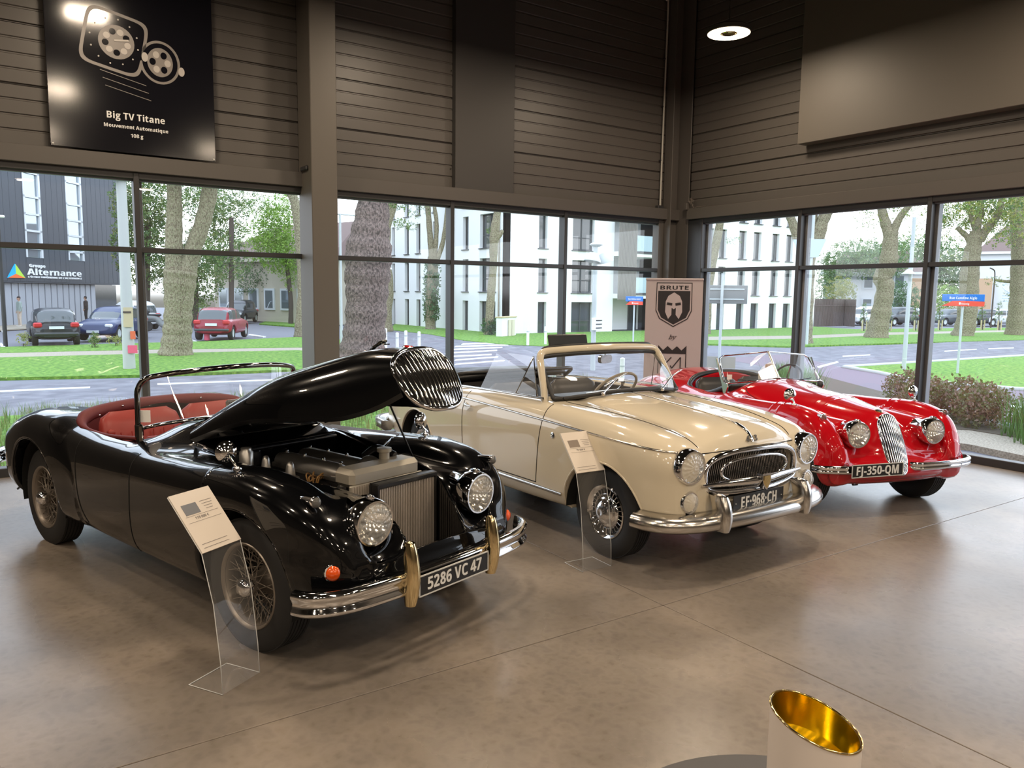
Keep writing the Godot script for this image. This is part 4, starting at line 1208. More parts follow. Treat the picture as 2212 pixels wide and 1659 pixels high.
func facade(parent: Node, a: Vector3, d: Vector3, L: float, top: float, cols: Array, rows: Array, t: float) -> void:  # a: foot of its left edge seen from outside, d: along it
	var nrm := -d.cross(Vector3.UP)
	if nrm.dot(V(-9, 0, 9) - a) < 0: nrm = -nrm
	var bs := Basis(d, Vector3.UP, d.cross(Vector3.UP))
	var u := 0.0
	var wl := MB.new()
	var edges := cols.duplicate()
	edges.append([L, L])
	for c in edges:
		if c[0] > u: wl.box(a + d * (u + c[0]) / 2 + V(0, top / 2, 0) - nrm * t / 2, V(c[0] - u, top, t), 0.0, bs)
		u = c[1]
	for c in cols:
		var y := 0.0
		for r in rows + [[top, top]]:
			if r[0] - y > 0.02: wl.box(a + d * (c[0] + c[1]) / 2 + V(0, (y + r[0]) / 2, 0) - nrm * t / 2, V(c[1] - c[0], r[0] - y, t), 0.0, bs)
			y = r[1]
	obj("wall", wl, M.render_white, parent)
	for c in cols:
		for r in rows:
			var w := node("window", parent, Transform3D(bs, a + d * (c[0] + c[1]) / 2 + V(0, (r[0] + r[1]) / 2, 0) - nrm * (t - 0.06)))
			var W: float = c[1] - c[0]; var Hh: float = r[1] - r[0]
			var f := MB.new()
			f.box(V(0, Hh / 2 - 0.04, 0), V(W, 0.08, 0.08)).box(V(0, -Hh / 2 + 0.04, 0), V(W, 0.08, 0.08)).box(V(W / 2 - 0.035, 0, 0), V(0.07, Hh, 0.08)).box(V(-W / 2 + 0.035, 0, 0), V(0.07, Hh, 0.08))
			if W > 1.0: f.box(Vector3.ZERO, V(0.07, Hh, 0.08)).box(V(0, -Hh * 0.12, 0), V(W, 0.06, 0.07))
			obj("window_frame", f, M.window_frame_dark, w)
			obj("pane", MB.new().box(Vector3.ZERO, V(W - 0.06, Hh - 0.06, 0.02)), M.window_dark, w)
			if r[0] > 0.5: obj("window_sill", MB.new().box(V(0, -Hh / 2 - 0.03, 0) + bs.inverse() * nrm * 0.15, V(W + 0.16, 0.05, 0.34)), M.window_frame_dark, w)

func apartment_building() -> void:
	var b := root_of("apartment_building", V(14.74, GY, -27.07))
	tag(b, "white modern apartment building with tall narrow dark windows", "building")
	var rows := [[0.00, 1.80], [2.35, 4.26], [4.84, 6.76], [7.33, 9.17]]
	facade(b, V(0, 0, -15.70), V(0, 0, 1), 15.70, 10.77, [[1.18, 1.68], [3.22, 3.84], [4.94, 5.53], [7.26, 7.68], [11.03, 11.69], [12.98, 14.69]], rows, 0.3)
	facade(b, V(0, 0, 0), V(1, 0, 0), 7.91, 10.77, [[2.25, 2.84], [4.69, 6.32]], rows, 0.3)
	facade(b, V(12.03, 0, 0), V(1, 0, 0), 16.16, 10.77, [[4.40, 4.70], [5.27, 5.98], [7.26, 8.02], [8.80, 9.60], [10.83, 11.60], [12.41, 13.20]], rows, 0.3)
	obj("end_wall", MB.new().box(V(28.04, 5.39, -4.0), V(0.3, 10.77, 7.4)), M.render_white, b)
	obj("roof_slab", MB.new().box(V(14.09, 10.92, -6.0), V(28.19, 0.3, 12.4)), M.render_white, b)
	obj("core", MB.new().box(V(14.09, 5.39, -7.4), V(26.99, 10.57, 10.0)), M.window_frame_dark, b)
	obj("loggia_back", MB.new().box(V(9.97, 5.39, -2.2), V(4.12, 10.77, 0.2)), M.render_white, b)
	obj("balcony_floor", MB.new().box(V(9.97, 2.19, -0.9), V(4.12, 0.28, 2.6)), M.render_white, b)
	obj("balcony_edge", MB.new().box(V(10.57, 2.31, 0.42), V(2.92, 0.12, 0.04)), M.window_frame_dark, b)
	var bg17 := MB.new().box(V(10.57, 2.87, 0.42), V(2.92, 0.95, 0.03))
	obj("balcony_glass", bg17, M.balcony_glass, b)
	obj("balcony_floor", MB.new().box(V(9.97, 4.74, -0.9), V(4.12, 0.28, 2.6)), M.render_white, b)
	obj("balcony_edge", MB.new().box(V(10.57, 4.86, 0.42), V(2.92, 0.12, 0.04)), M.window_frame_dark, b)
	var bg42 := MB.new().box(V(10.57, 5.42, 0.42), V(2.92, 0.95, 0.03))
	obj("balcony_glass", bg42, M.balcony_glass, b)
	obj("balcony_floor", MB.new().box(V(9.97, 7.20, -0.9), V(4.12, 0.28, 2.6)), M.render_white, b)
	obj("balcony_edge", MB.new().box(V(10.57, 7.32, 0.42), V(2.92, 0.12, 0.04)), M.window_frame_dark, b)
	var bg67 := MB.new().box(V(10.57, 7.88, 0.42), V(2.92, 0.95, 0.03))
	obj("balcony_glass", bg67, M.balcony_glass, b)
	for i in 24:
		obj("slat", MB.new().box(V(7.91 + i * 0.062, 6.37, 0.46), V(0.03, 8.80, 0.05)), M.slat_grey, b)
	obj("entrance_door", MB.new().box(V(8.41, 0.95, -2.05), V(0.7, 1.9, 0.1)), M.window_dark, b)
	obj("entrance_door", MB.new().box(V(11.43, 0.95, -2.05), V(0.7, 1.9, 0.1)), M.window_dark, b)
	obj("downpipe", MB.new().tube([V(-0.06, 0, -0.6), V(-0.06, 10.77, -0.6)], 0.04, 6), M.gravel, b)
	var ub := root_of("utility_cabinet", V(13.60, GY, -25.23))
	tag(ub, "low cream utility wall with two meter doors on the lawn by the white building", "utility cabinet")
	obj("wall_block", MB.new().box(V(0, 0.51, 0), V(1.75, 1.02, 0.35), 0.01, Basis(Vector3.UP, 0.55)), M.render_white, ub)
	obj("coping", MB.new().box(V(0, 1.02, 0), V(1.85, 0.06, 0.45), 0.01, Basis(Vector3.UP, 0.55)), M.sticker_ochre, ub)
	for k in 2: obj("meter_door", MB.new().box(V(0.1 + k * 0.36, 0.45, 0.2 - k * 0.22), V(0.32, 0.85, 0.05), 0.006, Basis(Vector3.UP, 0.55)), M.ivory_door, ub)

func dark_building() -> void:
	var bd := root_of("dark_building", V(-8.55, -0.38, -44.19))
	tag(bd, "blue-grey clad school building with white framed window strips and a lit sign", "building")
	var d := V(0.6049, 0, -0.7963)
	bd.basis = Basis(d, Vector3.UP, d.cross(Vector3.UP))
	var cl := mat("clad_blue", Color(0.052, 0.062, 0.080), 0.6)
	var cg := mat("clad_grey", Color(0.36, 0.38, 0.43), 0.5)
	var segs := [[-14.0, 2.58, 0.0, 14.0], [4.13, 6.65, 0.0, 14.0], [8.34, 12.60, 0.0, 14.0]]
	for sgm in segs:
		var u: float = sgm[0]
		while u < sgm[1] - 0.05:
			var e := minf(u + 0.55, sgm[1])
			obj("cladding_panel", MB.new().box(V((u + e) / 2, (2.58 + 14.0) / 2, -0.15), V(e - u - 0.015, 14.0 - 2.58, 0.3), 0.01), cl, bd)
			u = e
	obj("cladding_panel", MB.new().box(V(3.35, 3.31, -0.15), V(1.53, 1.47, 0.3), 0.01), cl, bd)
	win_unit(bd, V(3.35, 4.37, -0.05), 1.55, 0.61)
	win_unit(bd, V(3.35, 5.20, -0.05), 1.55, 1.04)
	win_unit(bd, V(3.35, 6.22, -0.05), 1.55, 1.00)
	win_unit(bd, V(3.35, 7.23, -0.05), 1.55, 1.03)
	win_unit(bd, V(3.35, 8.46, -0.05), 1.55, 1.42)
	win_unit(bd, V(3.35, 9.74, -0.05), 1.55, 1.15)
	obj("cladding_panel", MB.new().box(V(7.49, 3.31, -0.15), V(1.68, 1.47, 0.3), 0.01), cl, bd)
	win_unit(bd, V(7.49, 4.37, -0.05), 1.70, 0.61)
	win_unit(bd, V(7.49, 5.20, -0.05), 1.70, 1.04)
	win_unit(bd, V(7.49, 6.22, -0.05), 1.70, 1.00)
	win_unit(bd, V(7.49, 7.23, -0.05), 1.70, 1.03)
	win_unit(bd, V(7.49, 8.46, -0.05), 1.70, 1.42)
	win_unit(bd, V(7.49, 9.74, -0.05), 1.70, 1.15)
	for i in 26:
		var u := -3.0 + i * 0.599
		if u < 9.58: obj("ribbed_panel", MB.new().box(V(u, 1.26, -0.3), V(0.499, 2.52, 0.12), 0.03), cg, bd)
	obj("ribbed_back", MB.new().box(V(2.79, 1.26, -0.42), V(13.58, 2.52, 0.1)), M.sign_grey, bd)
	obj("corner_glazing", MB.new().box(V(11.11, 1.26, -0.4), V(2.98, 2.52, 0.06)), M.window_dark, bd)
	obj("soffit", MB.new().box(V(4.58, 2.58, -2.0), V(16.04, 0.1, 4.0)), cl, bd)
	obj("rear_mass", MB.new().box(V(4.01, 7.0, -5.0), V(16.61, 14.0, 9.0)), cl, bd)
	obj("paving", MB.new().box(V(4.58, 0.02, 1.2), V(18.33, 0.06, 3.4)), M.gravel, bd)
	var z := Transform3D(Basis(), V(0, 0, 0.03))
	var lg := node("sign_logo", bd)
	obj("logo_green", MB.new().ext(PackedVector2Array([Vector2(1.50, 3.62), Vector2(2.31, 2.81), Vector2(1.50, 3.05)]), z, 0.06), mat("logo_green", Color(0.45, 0.72, 0.06), 0.5), lg)
	obj("logo_blue", MB.new().ext(PackedVector2Array([Vector2(0.81, 2.80), Vector2(1.50, 3.62), Vector2(1.50, 3.05)]), z, 0.06), mat("logo_blue", Color(0.0, 0.42, 0.85), 0.5), lg)
	obj("logo_orange", MB.new().ext(PackedVector2Array([Vector2(0.81, 2.80), Vector2(1.50, 3.05), Vector2(2.31, 2.81)]), z, 0.06), mat("logo_orange", Color(0.85, 0.16, 0.03), 0.5), lg)
	sign_text(bd, "Groupe", V(3.48, 3.57, 0.03), 0.195, 1.47, true)
	sign_text(bd, "Alternance", V(5.24, 3.20, 0.03), 0.367, 5.33, true)
	sign_text(bd, "L'ÉCOLE SUPÉRIEURE DE L'ALTERNANCE", V(5.24, 2.89, 0.03), 0.103, 5.28, true)

func sign_text(parent: Node, s: String, at: Vector3, h: float, wd: float, bold: bool) -> void:
	var m := text(s, h, bold, false, 0.04)
	var aw: float = m.get_aabb().size.x
	obj("sign_lettering", m, M.letter_sign, parent, Transform3D(Basis.from_scale(V(wd / aw if aw > 0.0 else 1.0, 1, 1)), at))

func win_unit(parent: Node, at: Vector3, W: float, H: float) -> void:
	var w := node("window", parent, Transform3D(Basis(), at))
	obj("window_frame", MB.new().box(V(0, H / 2 - 0.06, 0), V(W, 0.12, 0.16)).box(V(W / 2 - 0.09, 0, 0), V(0.18, H, 0.16)).box(V(-W / 2 + 0.06, 0, 0), V(0.12, H, 0.16)), M.frame_white, w)
	obj("pane", MB.new().box(V(0, 0, -0.04), V(W - 0.1, H, 0.02)), M.window_mirror, w)

func far_houses() -> void:
	var tile := mat("roof_tile", Color(0.16, 0.11, 0.10), 0.9)
	var wm := mat("house_white", Color(0.66, 0.67, 0.68), 0.85)
	var br := mat("house_brick", Color(0.50, 0.34, 0.22), 0.9)
	var be := mat("house_stone", Color(0.52, 0.47, 0.38), 0.9)
	house("town_house", "long white house with brown tiled roof and brick bays beyond the car park", V(67.81, -0.38, -43.21), V(0.514, 0, 0.858), 10.16, 4.89, 1.74, 9.00, M.house_white, [1.5, 4.5, 7.5, 10.5, 13.5, 16.5], [0.9, 3.4, 5.8], [[8.6, 10.0], [13.9, 16.0]])
	house("town_house", "pale building with grey roof behind the plane trees at the right edge", V(76.34, -0.38, -31.05), V(0.380, 0, 0.925), 8.81, 6.98, 2.20, 10.00, M.house_white, [], [], [])
	house("stone_house", "pale stone house behind the red hatchback and the small tree", V(5.52, -0.38, -53.67), V(0.360, 0, 0.933), 13.19, 4.38, 2.00, 9.00, M.house_stone, [1.2, 3.0, 4.8, 6.6, 8.4, 10.2], [1.0, 3.6], [])
	spiral_stair(V(66.15, GY, -22.77), 5.84)
	slat_fence([V(44.04, -0.38, -27.81), V(48.64, -0.38, -28.21), V(47.74, -0.38, -26.66)], 2.16)

func house(called: String, label: String, a: Vector3, d: Vector3, L: float, H: float, R: float, depth: float, wall: Material, cols: Array, rows: Array, brick: Array) -> void:
	var h := root_of(called, a)
	tag(h, label, "house")
	h.basis = Basis(d, Vector3.UP, d.cross(Vector3.UP))
	obj("wall", MB.new().box(V(L / 2, H / 2, -depth / 2), V(L, H, depth)), wall, h)
	for b in brick: obj("brick_bay", MB.new().box(V((b[0] + b[1]) / 2, H / 2 - 0.2, 0.05), V(b[1] - b[0], H - 0.5, 0.2)), M.house_brick, h)
	obj("eaves", MB.new().box(V(L / 2, H + 0.08, -depth / 2), V(L + 0.8, 0.25, depth + 0.9)), wall, h)
	var rf := MB.new()
	var y0 := H + 0.2; var y1 := H + 0.2 + R * 1.4
	rf.quad(V(-0.4, y0, 0.45), V(L + 0.4, y0, 0.45), V(L - 2.0, y1, -depth / 2), V(2.0, y1, -depth / 2))
	rf.quad(V(L + 0.4, y0, -depth - 0.45), V(-0.4, y0, -depth - 0.45), V(2.0, y1, -depth / 2), V(L - 2.0, y1, -depth / 2))
	rf.tri(V(L + 0.4, y0, 0.45), V(L + 0.4, y0, -depth - 0.45), V(L - 2.0, y1, -depth / 2))
	rf.tri(V(-0.4, y0, -depth - 0.45), V(-0.4, y0, 0.45), V(2.0, y1, -depth / 2))
	obj("roof", rf, M.roof_tile, h)
	for x in cols:
		for y in rows:
			if x > L - 0.8 or y + 1.4 > H: continue
			var w := node("window", h, Transform3D(Basis(), V(x, y + 0.65, 0.04)))
			obj("window_surround", MB.new().box(V(0, 0, 0), V(1.15, 1.55, 0.12)), M.frame_white, w)
			obj("pane", MB.new().box(V(0, 0, 0.05), V(0.8, 1.25, 0.06)), M.window_mirror, w)

func spiral_stair(at: Vector3, H: float) -> void:
	var s := root_of("spiral_stair", at)
	tag(s, "pale blue spiral escape stair beside the right-hand plane trees", "staircase")
	obj("stair_post", MB.new().tube([V(0, 0, 0), V(0, H, 0)], 0.12, 8), M.sign_back_blue, s)
	var n := int(H / 0.24)
	var rail := []
	for i in n:
		var a := i * 0.42
		obj("step", MB.new().box(V(cos(a) * 0.65, i * 0.24, sin(a) * 0.65), V(1.2, 0.06, 0.4), 0.0, Basis(Vector3.UP, -a)), M.sign_back_blue, s)
		rail.append(V(cos(a) * 1.25, i * 0.24 + 1.0, sin(a) * 1.25))
	obj("handrail", MB.new().tube(rail, 0.05, 6), M.sign_back_blue, s)

func slat_fence(c: Array, H: float) -> void:
	var s := root_of("slatted_enclosure", c[0])
	tag(s, "grey-brown slatted timber bin enclosure beside the white building", "enclosure")
	for k in c.size() - 1:
		var d: Vector3 = (c[k + 1] - c[k])
		var n := int(d.length() / 0.17)
		for i in n:
			var p: Vector3 = c[k] - c[0] + d * (i + 0.5) / n
			obj("slat", MB.new().box(p + V(0, H / 2, 0), V(0.11, H, 0.05), 0.0, face(Vector3.ZERO, d.cross(Vector3.UP)).basis), M.slat_brown, s)
		obj("rail", MB.new().tube([c[k] - c[0] + V(0, H * 0.75, 0), c[k + 1] - c[0] + V(0, H * 0.75, 0)], 0.05, 5), M.slat_brown, s)

func parked_cars() -> void:
	modern_car("hatch", Color(0.018, 0.022, 0.03), V(-6.97, GY, -27.40), -90.59, "dark grey hatchback seen from behind in the nearest parking bay", "parked cars outside")
	modern_car("estate", Color(0.012, 0.025, 0.09), V(-4.51, GY, -29.88), 118.84, "dark blue car facing the road beside the concrete pole", "parked cars outside")
	modern_car("suv", Color(0.62, 0.63, 0.65), V(-2.36, GY, -39.72), -107.04, "white car parked behind the dark blue car", "parked cars outside")
	modern_car("hatch", Color(0.26, 0.012, 0.03), V(-0.09, GY, -28.52), -62.43, "dark red hatchback seen from behind beside the plane trunk", "parked cars outside")
	modern_car("suv", Color(0.02, 0.022, 0.03), V(5.52, GY, -46.88), 122.67, "black car facing the red hatchback near the stone house", "parked cars outside")
	modern_car("suv", Color(0.60, 0.61, 0.62), V(52.76, GY, -28.91), 186.60, "silver car beside the slatted enclosure in the far car park", "parked cars outside")
	modern_car("suv", Color(0.03, 0.035, 0.04), V(54.89, GY, -27.29), 188.55, "black car behind the street lamp in the far car park", "parked cars outside")
	modern_car("hatch", Color(0.60, 0.61, 0.62), V(62.02, GY, -29.46), 189.69, "white car half hidden by the right mullion in the far car park", "parked cars outside")
	modern_car("hatch", Color(0.05, 0.06, 0.07), V(60.16, GY, -25.72), 191.48, "dark car left of the street sign post in the far car park", "parked cars outside")
	modern_car("hatch", Color(0.03, 0.035, 0.045), V(62.12, GY, -24.13), 193.15, "dark car right of the street sign post in the far car park", "parked cars outside")
	modern_car("estate", Color(0.50, 0.52, 0.55), V(63.99, GY, -23.56), 194.09, "silver car under the spiral stair in the far car park", "parked cars outside")
	modern_car("hatch", Color(0.62, 0.62, 0.62), V(69.12, GY, -24.12), 195.14, "white car between the two right-hand plane trees", "parked cars outside")
	modern_car("estate", Color(0.3, 0.32, 0.34), V(52.66, GY, -30.99), 185.18, "grey car seen through the slatted enclosure", "parked cars outside")
	scooter(V(-1.46, -0.38, -35.99), 19.64)
	var jr := root_of("canister", V(-1.05, -0.38, -27.36))
	tag(jr, "small red canister standing beside the red hatchback", "canister")
	obj("canister_body", MB.new().lathe([Vector2(0.0, 0.0), Vector2(0.12, 0.0), Vector2(0.12, 0.38), Vector2(0.05, 0.48), Vector2(0.0, 0.48)], Transform3D(), 12), M.sticker_pink, jr)
	obj("canister_cap", MB.new().lathe([Vector2(0.05, 0.46), Vector2(0.05, 0.54), Vector2(0.0, 0.55)], Transform3D(), 10), M.white_paint, jr)

func people() -> void:
	person(V(-8.26, -0.38, -48.24), Color(0.62, 0.55, 0.32), Color(0.16, 0.22, 0.34), 20.0, 1, "person in a pale yellow top and blue jeans at the left edge")
	person(V(-7.79, -0.38, -45.96), Color(0.62, 0.53, 0.42), Color(0.50, 0.42, 0.34), 60.0, 0, "person in a cream top and beige trousers behind the black lamp post")
	person(V(-7.58, -0.38, -43.89), Color(0.26, 0.32, 0.30), Color(0.48, 0.40, 0.33), 200.0, 0, "person in a grey-green shirt and beige trousers")
	person(V(-7.06, -0.38, -47.90), Color(0.52, 0.58, 0.68), Color(0.03, 0.05, 0.08), 170.0, 1, "person in a pale blue sweater and dark jeans")
	person(V(-6.76, -0.38, -49.36), Color(0.012, 0.012, 0.016), Color(0.012, 0.013, 0.02), 120.0, 0, "person in black half hidden behind the pale blue sweater")
	person(V(-6.07, -0.38, -50.80), Color(0.02, 0.035, 0.14), Color(0.03, 0.04, 0.07), 30.0, 0, "person in a navy top beside the red shirt")
	person(V(-5.86, -0.38, -49.92), Color(0.52, 0.012, 0.025), Color(0.04, 0.05, 0.08), 150.0, 1, "person in a bright red shirt behind the dark hatchback")
	person(V(-5.27, -0.38, -49.76), Color(0.56, 0.60, 0.68), Color(0.25, 0.25, 0.28), 75.0, 0, "person in a pale blue shirt by the ribbed panels")
	person(V(-5.00, -0.38, -50.52), Color(0.62, 0.52, 0.40), Color(0.42, 0.38, 0.33), 100.0, 0, "person in a beige top partly behind the pale blue shirt")
	person(V(-3.70, -0.38, -49.34), Color(0.028, 0.022, 0.022), Color(0.014, 0.013, 0.016), 160.0, 2, "person all in dark clothes walking alone beside the ribbed panels")

func trees() -> void:
	var t: Node3D
	t = root_of("plane_tree", V(-3.90, -0.38, -19.19))
	tag(t, "forked plane tree with mottled bark behind the windscreen of the black car", "tree")
	limb(t, "trunk", [V(0.00, 0.00, 0.00), V(0.05, 0.52, 0.01), V(0.09, 1.07, 0.02), V(0.14, 1.69, 0.03), V(0.20, 2.47, 0.04), V(0.24, 2.85, 0.05)], [0.566, 0.480, 0.446, 0.446, 0.515, 0.532], M.bark_plane)
	limb(t, "branch", [V(0.13, 2.23, 0.02), V(0.07, 2.93, 0.01), V(0.07, 3.85, 0.01), V(0.12, 4.76, 0.02), V(0.14, 5.67, 0.03), V(0.12, 6.71, 0.02), V(0.10, 7.89, 0.02)], [0.343, 0.309, 0.275, 0.249, 0.223, 0.206, 0.172], M.bark_plane)
	limb(t, "branch", [V(0.25, 2.31, 0.05), V(0.45, 2.94, 0.09), V(0.69, 3.72, 0.14), V(0.97, 4.50, 0.20), V(1.19, 5.43, 0.25), V(1.37, 6.66, 0.29), V(1.52, 7.88, 0.33)], [0.360, 0.309, 0.275, 0.257, 0.257, 0.240, 0.206], M.bark_plane)
	leaves(t, "foliage", [[V(-0.85, 7.07, -0.15), V(3.26, 1.20, 3.26), 900], [V(1.51, 7.43, 0.32), V(2.92, 1.03, 2.92), 800]], 0, 0.000)
	t = root_of("plane_tree", V(1.45, -0.38, -15.81))
	tag(t, "very thick gnarled old plane trunk right of the column", "tree")
	limb(t, "trunk", [V(-0.04, -0.05, -0.02), V(-0.01, 0.35, -0.00), V(0.08, 1.14, 0.03), V(0.13, 2.08, 0.06), V(0.17, 2.86, 0.07), V(0.20, 3.56, 0.09), V(0.26, 4.25, 0.11), V(0.34, 5.02, 0.15), V(0.40, 6.08, 0.18), V(0.44, 8.03, 0.19)], [0.904, 0.775, 0.694, 0.711, 0.775, 0.807, 0.646, 0.549, 0.517, 0.484], M.bark_old)
	limb(t, "branch", [V(0.45, 3.64, 0.20), V(0.67, 3.80, 0.30), V(0.78, 3.93, 0.35)], [0.371, 0.323, 0.081], M.bark_old)
	limb(t, "branch", [V(-0.19, 2.39, -0.08), V(-0.36, 2.70, -0.15), V(-0.44, 3.08, -0.18)], [0.323, 0.242, 0.065], M.bark_old)
	limb(t, "branch", [V(0.23, 2.08, 0.10), V(0.54, 1.77, 0.24), V(0.65, 1.30, 0.29)], [0.323, 0.210, 0.065], M.bark_old)
	limb(t, "branch", [V(0.33, 4.71, 0.15), V(0.60, 5.18, 0.27), V(0.75, 5.79, 0.33)], [0.242, 0.210, 0.178], M.bark_old)
	leaves(t, "foliage", [[V(-0.09, 5.84, -0.04), V(0.89, 0.65, 0.89), 130], [V(1.09, 5.35, 0.50), V(0.65, 0.36, 0.65), 60], [V(1.23, 4.51, 0.56), V(0.36, 0.19, 0.36), 24]], 1, 0.000)
	t = root_of("plane_tree", V(9.86, -0.38, -32.02))
	tag(t, "slender grey trunk half hidden behind the thick plane trunk", "tree")
	limb(t, "trunk", [V(0.02, 0.00, 0.01), V(-0.02, 0.96, -0.01), V(0.09, 2.54, 0.04), V(-0.05, 4.11, -0.02), V(0.01, 5.67, 0.00), V(0.11, 7.21, 0.05), V(0.28, 8.75, 0.13), V(0.41, 10.78, 0.19)], [0.379, 0.325, 0.325, 0.298, 0.271, 0.271, 0.244, 0.216], M.bark_plane)
	limb(t, "branch", [V(0.01, 5.67, 0.00), V(0.39, 6.97, 0.18), V(0.67, 8.26, 0.32)], [0.189, 0.162, 0.135], M.bark_plane)
	leaves(t, "foliage", [[V(0.39, 7.74, 0.18), V(1.35, 0.81, 1.35), 70]], 1, 0.000)
	t = root_of("plane_tree", V(13.42, -0.38, -33.23))
	tag(t, "three-limbed plane tree wrapped in ivy before the white building", "tree")
	limb(t, "trunk", [V(-0.05, -0.06, -0.03), V(-0.07, 0.62, -0.04), V(-0.05, 2.03, -0.03), V(0.05, 3.44, 0.03), V(0.10, 4.41, 0.05)], [0.344, 0.287, 0.287, 0.315, 0.344], M.bark_plane)
	limb(t, "branch", [V(0.05, 4.27, 0.03), V(-0.05, 5.38, -0.03), V(-0.15, 6.75, -0.08), V(-0.25, 8.12, -0.13), V(-0.42, 10.01, -0.22)], [0.229, 0.186, 0.172, 0.158, 0.129], M.bark_plane)
	limb(t, "branch", [V(0.15, 4.33, 0.08), V(0.24, 5.39, 0.13), V(0.27, 6.49, 0.14), V(0.14, 7.59, 0.08), V(0.09, 9.22, 0.05)], [0.172, 0.143, 0.129, 0.115, 0.100], M.bark_plane)
	limb(t, "branch", [V(0.29, 4.28, 0.16), V(0.56, 5.12, 0.31), V(0.73, 6.23, 0.40), V(0.87, 7.88, 0.48)], [0.172, 0.143, 0.129, 0.115], M.bark_plane)
	leaves(t, "foliage", [[V(-0.67, 7.15, -0.35), V(1.03, 0.52, 1.03), 60], [V(-1.04, 6.18, -0.54), V(0.52, 0.34, 0.52), 24], [V(-0.05, 9.21, -0.03), V(2.01, 1.15, 2.01), 150]], 1, 0.000)
	ivy_on(t, [V(0, 0.6, 0), V(0, 2.2, 0), V(0.05, 4.0, 0)], 0.34, 320)
	t = root_of("plane_tree", V(13.34, -0.38, -26.47))
	tag(t, "bare leaning plane trunk with a knot before the white building", "tree")
	limb(t, "trunk", [V(-0.04, -0.05, -0.03), V(-0.01, 0.85, -0.00), V(0.05, 2.09, 0.03), V(0.14, 3.58, 0.09), V(0.15, 4.56, 0.10), V(0.19, 5.53, 0.12), V(0.30, 6.50, 0.19), V(0.34, 7.47, 0.22), V(0.36, 9.38, 0.23)], [0.277, 0.226, 0.226, 0.201, 0.226, 0.251, 0.189, 0.176, 0.151], M.bark_plane)
	limb(t, "branch", [V(0.19, 5.05, 0.12), V(0.44, 5.41, 0.28), V(0.56, 5.61, 0.36)], [0.176, 0.151, 0.063], M.bark_plane)
	leaves(t, "foliage", [[V(-0.02, 5.58, -0.01), V(0.20, 0.20, 0.20), 14], [V(0.31, 8.43, 0.20), V(1.51, 1.01, 1.51), 120]], 1, 0.000)
	ivy_on(t, [V(0, 0.1, 0), V(0, 0.8, 0)], 0.26, 80)
	t = root_of("plane_tree", V(26.19, -0.38, -22.73))
	tag(t, "leaning plane trunk beside the corner window jamb", "tree")
	limb(t, "trunk", [V(0.00, -0.05, 0.00), V(0.00, 1.15, 0.01), V(0.03, 2.79, 0.04), V(0.16, 4.41, 0.18), V(0.33, 6.01, 0.37), V(0.42, 7.60, 0.48), V(0.46, 9.70, 0.53)], [0.313, 0.284, 0.270, 0.256, 0.242, 0.228, 0.199], M.bark_plane)
	leaves(t, "foliage", [[V(0.90, 5.47, 1.04), V(0.51, 0.26, 0.51), 24], [V(-0.02, 8.01, -0.02), V(0.85, 0.57, 0.85), 40]], 1, 0.000)
	t = root_of("plane_tree", V(23.81, -0.38, -14.42))
	tag(t, "forked plane tree hidden behind the second right-hand mullion", "tree")
	limb(t, "trunk", [V(0.01, -0.04, 0.02), V(0.01, 0.95, 0.01), V(0.00, 2.74, 0.00), V(-0.01, 4.07, -0.02), V(-0.01, 4.63, -0.01)], [0.484, 0.412, 0.388, 0.412, 0.460], M.bark_plane)
	limb(t, "branch", [V(-0.05, 4.41, -0.07), V(-0.29, 5.18, -0.41), V(-0.44, 5.85, -0.61), V(-0.60, 6.40, -0.83), V(-0.82, 7.18, -1.12)], [0.291, 0.242, 0.206, 0.182, 0.145], M.bark_plane)
	limb(t, "branch", [V(0.05, 4.40, 0.07), V(0.22, 4.95, 0.32), V(0.34, 5.82, 0.48), V(0.46, 6.36, 0.66), V(0.57, 7.10, 0.83)], [0.388, 0.339, 0.291, 0.266, 0.218], M.bark_plane)
	limb(t, "branch", [V(0.02, 4.51, 0.03), V(0.07, 5.39, 0.09), V(0.10, 6.48, 0.15), V(0.09, 7.57, 0.13)], [0.242, 0.218, 0.194, 0.170], M.bark_plane)
	leaves(t, "foliage", [[V(-0.86, 6.41, -1.17), V(1.09, 0.34, 1.09), 50], [V(0.56, 7.53, 0.81), V(2.91, 0.97, 2.91), 200]], 1, 0.000)
	t = root_of("plane_tree", V(32.93, -0.38, -15.94))
	tag(t, "curving grey plane tree left of the right mullion on the far lawn", "tree")
	limb(t, "trunk", [V(-0.05, -0.03, -0.08), V(-0.00, 0.79, -0.00), V(0.06, 1.84, 0.11), V(0.10, 2.89, 0.18), V(0.02, 3.41, 0.03), V(0.13, 4.18, 0.23), V(0.15, 5.21, 0.26), V(0.15, 5.98, 0.25)], [0.674, 0.557, 0.498, 0.469, 0.498, 0.498, 0.410, 0.381], M.bark_plane)
	limb(t, "branch", [V(0.13, 5.72, 0.23), V(-0.01, 6.50, -0.02), V(-0.13, 7.27, -0.22), V(-0.23, 8.30, -0.39)], [0.322, 0.278, 0.234, 0.190], M.bark_plane)
	limb(t, "branch", [V(0.18, 5.72, 0.31), V(0.30, 6.48, 0.51), V(0.44, 7.03, 0.76), V(0.60, 7.47, 1.06)], [0.264, 0.205, 0.176, 0.147], M.bark_plane)
	leaves(t, "foliage", [[V(-0.40, 6.52, -0.66), V(1.00, 0.64, 1.00), 90], [V(0.53, 7.10, 0.92), V(1.17, 0.70, 1.17), 130], [V(0.11, 7.51, 0.19), V(2.05, 0.53, 2.05), 160], [V(0.88, 6.19, 1.57), V(0.70, 0.64, 0.70), 60]], 2, 0.000)
	t = root_of("plane_tree", V(40.72, -0.38, -15.03))
	tag(t, "plane tree with spreading branches behind the blue street sign", "tree")
